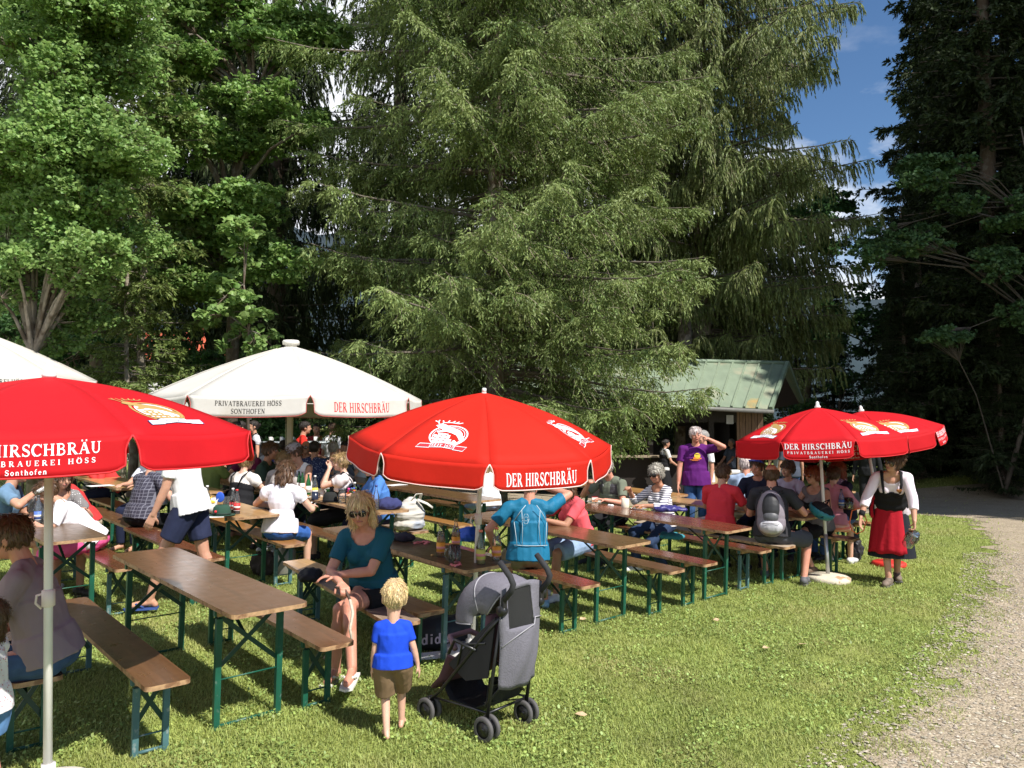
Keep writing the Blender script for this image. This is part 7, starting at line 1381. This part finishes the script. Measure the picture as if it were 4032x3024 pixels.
# right tables
bottle('water bottle with blue label beside the beer mug under the right parasol', ztop(3314, 2002), .25, .035, GL_D, None, 0, 'blue', 'dark'); mug('beer mug, one third full, on the table end under the right parasol', ztop(3342, 2003), .35, BEER, r=.05)
cloth_heap('black_bag', 'black handbag on the shaded table in front of the redhead', 'bag', ztop(3150, 2010), (.13, .09, .12), BLACK, 11)
p = at(3236, 2010, 9.25); t = thing('bicycle_helmet', 'teal and black bicycle helmet hanging at the table edge right of the hiker', 'helmet', p, (R(24), R(12), .5)); m = MB(); m.ell((0, 0, 0), (.13, .17, .10)); me = remesh(m, .008, 1, 'shell'); cut(me, lambda co: (co[:, 2] > .02) | ((np.abs(np.sin(co[:, 0] * 42)) < .32) & (np.abs(co[:, 1]) < .12) & (co[:, 2] < -.02))); me.materials.append(mat('teal_shell', (.02, .17, .23), .35)); o = obj('shell', me, t); o.modifiers.new('s', 'SOLIDIFY').thickness = .018
m = MB(); m.ell((0, 0, .005), (.112, .15, .085)); m.build('liner', BLACK, t); m = MB(); m.tube([(.1, .05, 0), (.03, 0, .15), (-.1, .05, 0)], .006, 5); m.tube([(.1, -.06, 0), (.03, 0, .15), (-.1, -.06, 0)], .006, 5); m.build('strap', BLACK, t)
p = onground(3363, 2205); cloth_heap('black_rucksack', 'black rucksack standing on the grass between the table legs behind the right pole', 'rucksack', p, (.13, .12, .36), mat('black_nylon', (.018, .018, .022), .6), 14, n=10)
g = onground(3420, 2140); t = thing('dog_leash', 'looped orange dog leash hanging from the table by the waitress\'s wrist', 'leash', (g.x, g.y - .2, tzf(g.x, g.y))); P_ = [at(a, c, 9.5) - t.location for a, c in [(3440, 1962), (3390, 2000), (3355, 2010), (3345, 2060), (3355, 2090), (3375, 2102), (3400, 2090), (3412, 2050), (3405, 2030)]]; m = MB(); m.tube(P_, .007, 6); m.build('cord', mat('orange_cord', (.75, .16, .04), .6), t)
# mug carried by the waitress
t0, J = wai; M = Matrix.Rotation(t0.rotation_euler.z, 3, 'Z'); w = Vector(t0.location) + M @ (J['W'][-1] + Vector((0, .02, -.13))); o = mug('empty glass mug held upside down by the waitress', w, rot=0, r=.062, H=.19); o.rotation_euler = (R(200), R(-35), 1.2)
# fork of the capped man, stick of the blonde woman
bl = STATS[0]; M = Matrix.Rotation(bl[0].rotation_euler.z, 3, 'Z'); w = Vector(bl[0].location) + M @ (bl[1]['W'][1] + (bl[1]['W'][1] - bl[1]['E'][1]).normalized() * .08); t = thing('stick', 'pale crooked birch stick hanging from the blonde woman\'s hand towards the toddler', 'stick', w); q_ = [Vector(p_) for p_ in ((0, 0, 0), (.045, -.04, -.07), (.075, -.08, -.15), (.065, -.12, -.25), (.085, -.16, -.32))]
m = MB(); m.tube([Vector((-.07, 0, .01)), q_[0], q_[1]], [.008, .010, .011], 7); m.cur = 1; m.tube(q_[1:], [.011, .012, .011, .008], 7); m.build('stick', [mat('dark_twig', (.09, .06, .045), .9), mat('birch_twig', (.50, .44, .35), .85, var=.3, vscale=60)], t)
# bags under the tables
p = onground(1740, 2610); t = thing('sports_bag', 'black sports bag with pale adidas lettering lying under the dark table behind the toddler', 'bag', (p.x - .05, p.y + .35, tzf(p.x, p.y)), .35)
m = MB(); m.ell((0, 0, .13), (.30, .14, .15)); m.ell((.2, 0, .16), (.13, .13, .14)); me = remesh(m, .01, 2, 'holdall'); folds(me, .012, 8, 2); cut(me, lambda co: co[:, 2] < .003); me.materials.append(mat('black_nylon', (.018, .018, .022), .6)); obj('holdall', me, t)
mapped('lettering', [(mat('print_lilac', (.50, .40, .48), .7), text2d('adidas', .085, 0, 0, 1, .12, 1.3), 0)], lambda u, v: (Vector((u - .08, -.150 + .25 * (u - .08) ** 2 + 1.2 * v * v, .14 + v)), Vector((0, -1, 0))), t, .012)
t = thing('paper_bag', 'white paper lying on the grass before the black sports bag', 'paper', onground(1690, 2590, .01), .3); m = MB(); m.add([(-.16, -.05, 0), (.18, -.06, .012), (.2, .05, .03), (-.14, .07, .022)], [(0, 1, 2, 3)]); m.build('sheet', mat('white_paper', (.75, .75, .75), .8), t, solid=.003)
p = onground(1120, 2262); t = thing('milk_churn', 'dull metal churn standing in the shadow under the honey table', 'churn', (p.x, p.y, p.z)); MB().lathe([(0, 0), (.12, 0), (.125, .02), (.125, .26), (.08, .32), (.075, .36), (.09, .37), (0, .38)], 20).build('churn', mat('dull_zinc', (.28, .27, .25), .45, .6), t)
p = onground(1045, 2262); cloth_heap('shopping_bag', 'dark shopping bag in the deep shadow beside the churn', 'bag', p, (.20, .14, .26), mat('brown_black_bag', (.03, .022, .02), .8), 15)
t = thing('paper_sheet', 'sheet of paper on the sunlit honey table at the far left', 'paper', ztop(395, 1913), .8); MB().box((0, 0, .003), (.3, .21, .003)).build('sheet', mat('white_paper', (.75, .75, .75), .8), t)
t = thing('paper_sheet', 'sheet of paper on the brown table right of the dark-haired woman', 'paper', ztop(1556, 1910), .8); MB().box((0, 0, .003), (.3, .21, .003)).build('sheet', mat('white_paper', (.75, .75, .75), .8), t)
mug('green-based glass on the shaded table below the orange parasol flap', ztop(2130, 1925), .2, APPLE); cup('mug on the shaded table under the low spruce boughs', ztop(1402, 1858), 'white')
# round standing tables in the shade
for px_, Y, lb in ((1245, 15.0, 'round grey standing table with cups under the trees'), (1112, 15.6, 'round grey standing table left of the cream pole')):
    p = at(px_, 1738, Y); t = thing('standing_table', lb, 'table', (p.x, Y, tzf(p.x, Y)), 0, 'round standing tables'); hz_ = p.z - tzf(p.x, Y)
    MB().lathe([(0, hz_ - .03), (.40, hz_ - .03), (.42, hz_ - .015), (.40, hz_), (0, hz_)], 28).build('tabletop', mat('grey_table_top', (.36, .40, .42), .35), t)
    for k in range(3): a = k * 2.1; m = MB(); m.tube([(.03 * math.cos(a), .03 * math.sin(a), hz_ - .03), (.03 * math.cos(a), .03 * math.sin(a), .5), (.36 * math.cos(a), .36 * math.sin(a), .01)], .014, 6); m.build('leg', mat('grey_steel', (.5, .5, .5), .35, .8), t)
    for k in range(3): cup(['white cup left on the round standing table %s', 'white cup in the middle of the round standing table %s', 'white cup right on the round standing table %s'][k] % ('with plates' if px_ > 1200 else 'left of the cream pole'), (p.x - .2 + .2 * k, Y - .1 + .05 * k, p.z), 'white', .035, .09)
# ---------------------------------------------------------------- the stroller
def stroller():
    O = Vector((-.03, 5.06, 0)); O.z = tzf(O.x, O.y); t = thing('stroller', 'grey and black folding stroller parked on the grass beside the toddler', 'stroller', O, math.atan2(.76, .65)); t.scale = (.94, .94, .94)
    # local frame: +x to the stroller's right, +y forward
    BK = mat('stroller_black_tube', (.014, .014, .016), .35); RB = mat('stroller_tyre', (.085, .08, .08), .75, var=.2); FOAM = mat('foam_grip', (.022, .022, .025), .85); HG = mat('heather_grey_fabric', (.15, .143, .172), .9, var=.12, vscale=60, bump=.4, bscale=120); DK = mat('stroller_dark_fabric', (.03, .028, .032), .9); MS = mat('black_mesh_window', (.012, .012, .013), .6, bump=.8, bscale=300); PLUM = mat('plum_lining', (.13, .06, .08), .9)
    def wheel(c, w, par):
        m = MB(); Mr = Matrix.Rotation(R(90), 3, 'Y'); m.lathe([(.055, -.012), (.075, -.014), (.082, -.006), (.082, .006), (.075, .014), (.055, .012), (.055, -.012)], 24, c, Mr); ty = m.build('tyre', RB, par)
        m = MB(); m.lathe([(.054, -.008), (.056, 0), (.054, .008)], 20, c, Mr)
        for k in range(5): a = k * 1.2566; d = Vector((0, math.cos(a), math.sin(a))); e = Vector((0, -math.sin(a), math.cos(a))); m.add([c + e * .010 + d * .01, c + e * .016 + d * .055, c - e * .016 + d * .055, c - e * .010 + d * .01], [(0, 1, 2, 3)], False)
        m.lathe([(0, -.012), (.014, -.012), (.014, .012), (0, .012)], 12, c, Mr); m.build('rim', BK, par)
    for sx in (-1, 1):
        for yy, nm in ((0, 'rear'), (.54, 'front')):
            hb = MB(); x = sx * .2; hb.box((x, yy + (.0 if yy == 0 else -.02), .115), (.032, .05, .06)); hb.tube([(x, yy, .16), (x, yy, .08)], .014, 8); hb.tube([(x - .04, yy, .082), (x + .04, yy, .082)], .008, 8); h_ = hb.build('wheel_unit', BK, t, bevel=.004)
            for dx in (-.034, .034): wheel(Vector((x + dx, yy, .082)), .02, h_)
    for sx in (-1, 1):
        m = MB(); x = sx * .2; m.tube([(x, 0, .14), (x * .98, -.05, .45), (x * .95, -.12, .84)], .0125, 8); m.build('rear_tube', BK, t)
        m = MB(); m.tube([(x, .52, .15), (x, .42, .24), (x * .98, .0, .70), (x * .95, -.10, .80)], .012, 8); m.build('front_tube', BK, t)
        m = MB(); m.lathe([(.0, -.02), (.034, -.02), (.036, 0), (.034, .02), (0, .02)], 16, (x * .95, -.12, .85), Matrix.Rotation(R(90), 3, 'Y')); m.box((x * .95, -.13, .90), (.035, .035, .08)); m.build('joint', BK, t)
        m = MB(); m.tube([(x * .95, -.135, .92), (x * .95, -.20, .99), (x * .95, -.215, 1.03), (x * .95, -.19, 1.075), (x * .95, -.10, 1.16)], [.019, .02, .02, .02, .019], 12); m.build('handle', FOAM, t)
        m = MB(); m.tube([(x * .97, .28, .40), (x * 1.02, .22, .58), (x * .98, .02, .62)], .009, 6); m.tube([(x, .10, .56), (x * 1.08, .28, .60), (x * 1.06, .34, .50)], .012, 7); m.build('armrest', BK, t)
    m = MB(); m.tube([(-.2, .02, .22), (.19, -.06, .52)], .009, 6); m.tube([(.2, .02, .22), (-.19, -.06, .52)], .009, 6); m.tube([(-.2, .01, .17), (.2, .01, .17)], .009, 6); m.bar((-.2, -.03, .36), (.2, -.03, .36), .03, .008); m.tube([(-.2, 0, .18), (-.2, .50, .17)], .008, 6); m.tube([(.2, 0, .18), (.2, .50, .17)], .008, 6); m.bar((-.2, .02, .24), (.2, .03, .16), .02, .004); m.build('cross_frame', BK, t)
    # basket
    m = MB(); vs = []
    for j, (y_, z_) in enumerate([(.0, .38), (.02, .20), (.12, .15), (.36, .16), (.44, .26)]):
        for i in range(7): s = i / 3 - 1; vs.append((s * .18, y_ + .01 * math.sin(i * 2 + j), z_ + .02 * s * s + .006 * math.sin(i * 3 + j)))
    m.add(vs, [(j * 7 + i, j * 7 + i + 1, (j + 1) * 7 + i + 1, (j + 1) * 7 + i) for j in range(4) for i in range(6)], True); m.build('basket', MS, t, solid=.004)
    # seat shell and lining
    m = MB(); vs = []; pr = [(-.02, .80), (.0, .62), (.06, .46), (.16, .38), (.34, .40), (.42, .30), (.50, .22)]
    for j, (y_, z_) in enumerate(pr):
        for i in range(9): s = i / 4 - 1; vs.append((s * .175, y_ + .05 * s * s, z_ + (.07 * s * s if 1 < j < 5 else 0)))
    m.add(vs, [(j * 9 + i, j * 9 + i + 1, (j + 1) * 9 + i + 1, (j + 1) * 9 + i) for j in range(6) for i in range(8)], True); m.build('seat', PLUM, t, solid=.02)
    for sx in (-1, 1):
        m = MB(); m.add([(sx * .18, -.06, .80), (sx * .19, .0, .40), (sx * .185, .20, .34), (sx * .19, .36, .42), (sx * .19, .10, .66)], [(0, 1, 2, 3, 4)]); m.build('side_panel', DK, t, solid=.012)
    # hood
    def hood(th, s, k=1.): rr = .335 * max(math.cos(s), 0) ** .42 * k; return Vector((.20 * math.sin(s), .05 + rr * math.sin(th) * 1.0, .735 + rr * math.cos(th) * .92))
    def sheet(th0, th1, nt, s0, s1, ns, k=1., amp=.004):
        vs = []
        for j in range(nt + 1):
            for i in range(ns + 1): th = th0 + (th1 - th0) * j / nt; s = s0 + (s1 - s0) * i / ns; p = hood(th, s, k * (1 - .012 * math.sin(j * 3.14 / nt * 2))); vs.append(p + Vector((0, 0, amp * math.sin(i * 1.9 + j * 1.3))))
        return vs, [(j * (ns + 1) + i, j * (ns + 1) + i + 1, (j + 1) * (ns + 1) + i + 1, (j + 1) * (ns + 1) + i) for j in range(nt) for i in range(ns)]
    vs, fs = sheet(R(-30), R(98), 16, R(-88), R(88), 22); m = MB(); m.add(vs, fs, True); h_ = m.build('hood', HG, t, solid=.005)
    for th in (-32, 20, 98): m = MB(); m.tube([hood(R(th), s, 1.012) for s in np.linspace(R(-87), R(87), 21)], .005, 6); m.build('piping', mat('grey_piping', (.32, .31, .34), .8), h_)
    
    # rear curtain: grey cloth with a black mesh window, hanging down to a full pocket
    def back(u, v): w = .212 * (1 - .10 * v - .25 * max(0, v - .75)); return Vector((u * w, -.125 - .03 * math.cos(u * 1.5) - (.035 + .05 * v) * math.sin(v * 3.1) * (1 - u * u) + .04 * v + .010 * math.sin(u * 7 + v * 9) * v, 1.02 - .04 * u * u - .64 * v - (.06 * (1 - u * u) * v)))
    n1, n2 = 16, 20; vs = [back(i / n1 * 2 - 1, j / n2) for j in range(n2 + 1) for i in range(n1 + 1)]; win = lambda i, j: 2 <= i <= 9 and 1 <= j <= 7
    m = MB(); Fq = [(i, j) for j in range(n2) for i in range(n1)]; m.add(vs, [(j * (n1 + 1) + i, j * (n1 + 1) + i + 1, (j + 1) * (n1 + 1) + i + 1, (j + 1) * (n1 + 1) + i) for i, j in Fq if not win(i, j)], True); cu = m.build('rear_curtain', HG, t, solid=.004)
    wf_ = [(j * (n1 + 1) + i, j * (n1 + 1) + i + 1, (j + 1) * (n1 + 1) + i + 1, (j + 1) * (n1 + 1) + i) for i, j in Fq if win(i, j)]; ui = sorted({i for f in wf_ for i in f}); m = MB(); m.add([vs[i] + Vector((0, .004, 0)) for i in ui], [tuple(ui.index(i) for i in f) for f in wf_], True); m.build('mesh_window', MS, cu)
    m = MB(); m.tube([back(-.98, .56) + Vector((0, -.012, 0)), back(-.35, .45) + Vector((0, -.014, 0)), back(.18, .40) + Vector((0, -.014, 0)), back(.25, .34) + Vector((0, -.014, 0)), back(.98, .36) + Vector((0, -.012, 0))], .004, 6); m.build('pocket_hem', mat('grey_piping', (.32, .31, .34), .8), cu)
    m = MB(); m.tube([(-.16, .33, .52), (-.10, .44, .57), (.10, .44, .57), (.16, .33, .52)], .02, 8); m.build('bumper_bar', mat('plum_foam', (.28, .17, .19), .85), t)
    m = MB(); m.lathe([(.0, 0), (.035, 0), (.04, .08), (.036, .08), (.03, .01)], 14, (.245, -.10, .86)); m.build('cup_holder', BK, t)
stroller()
bpy.data.scenes.remove(TMP)
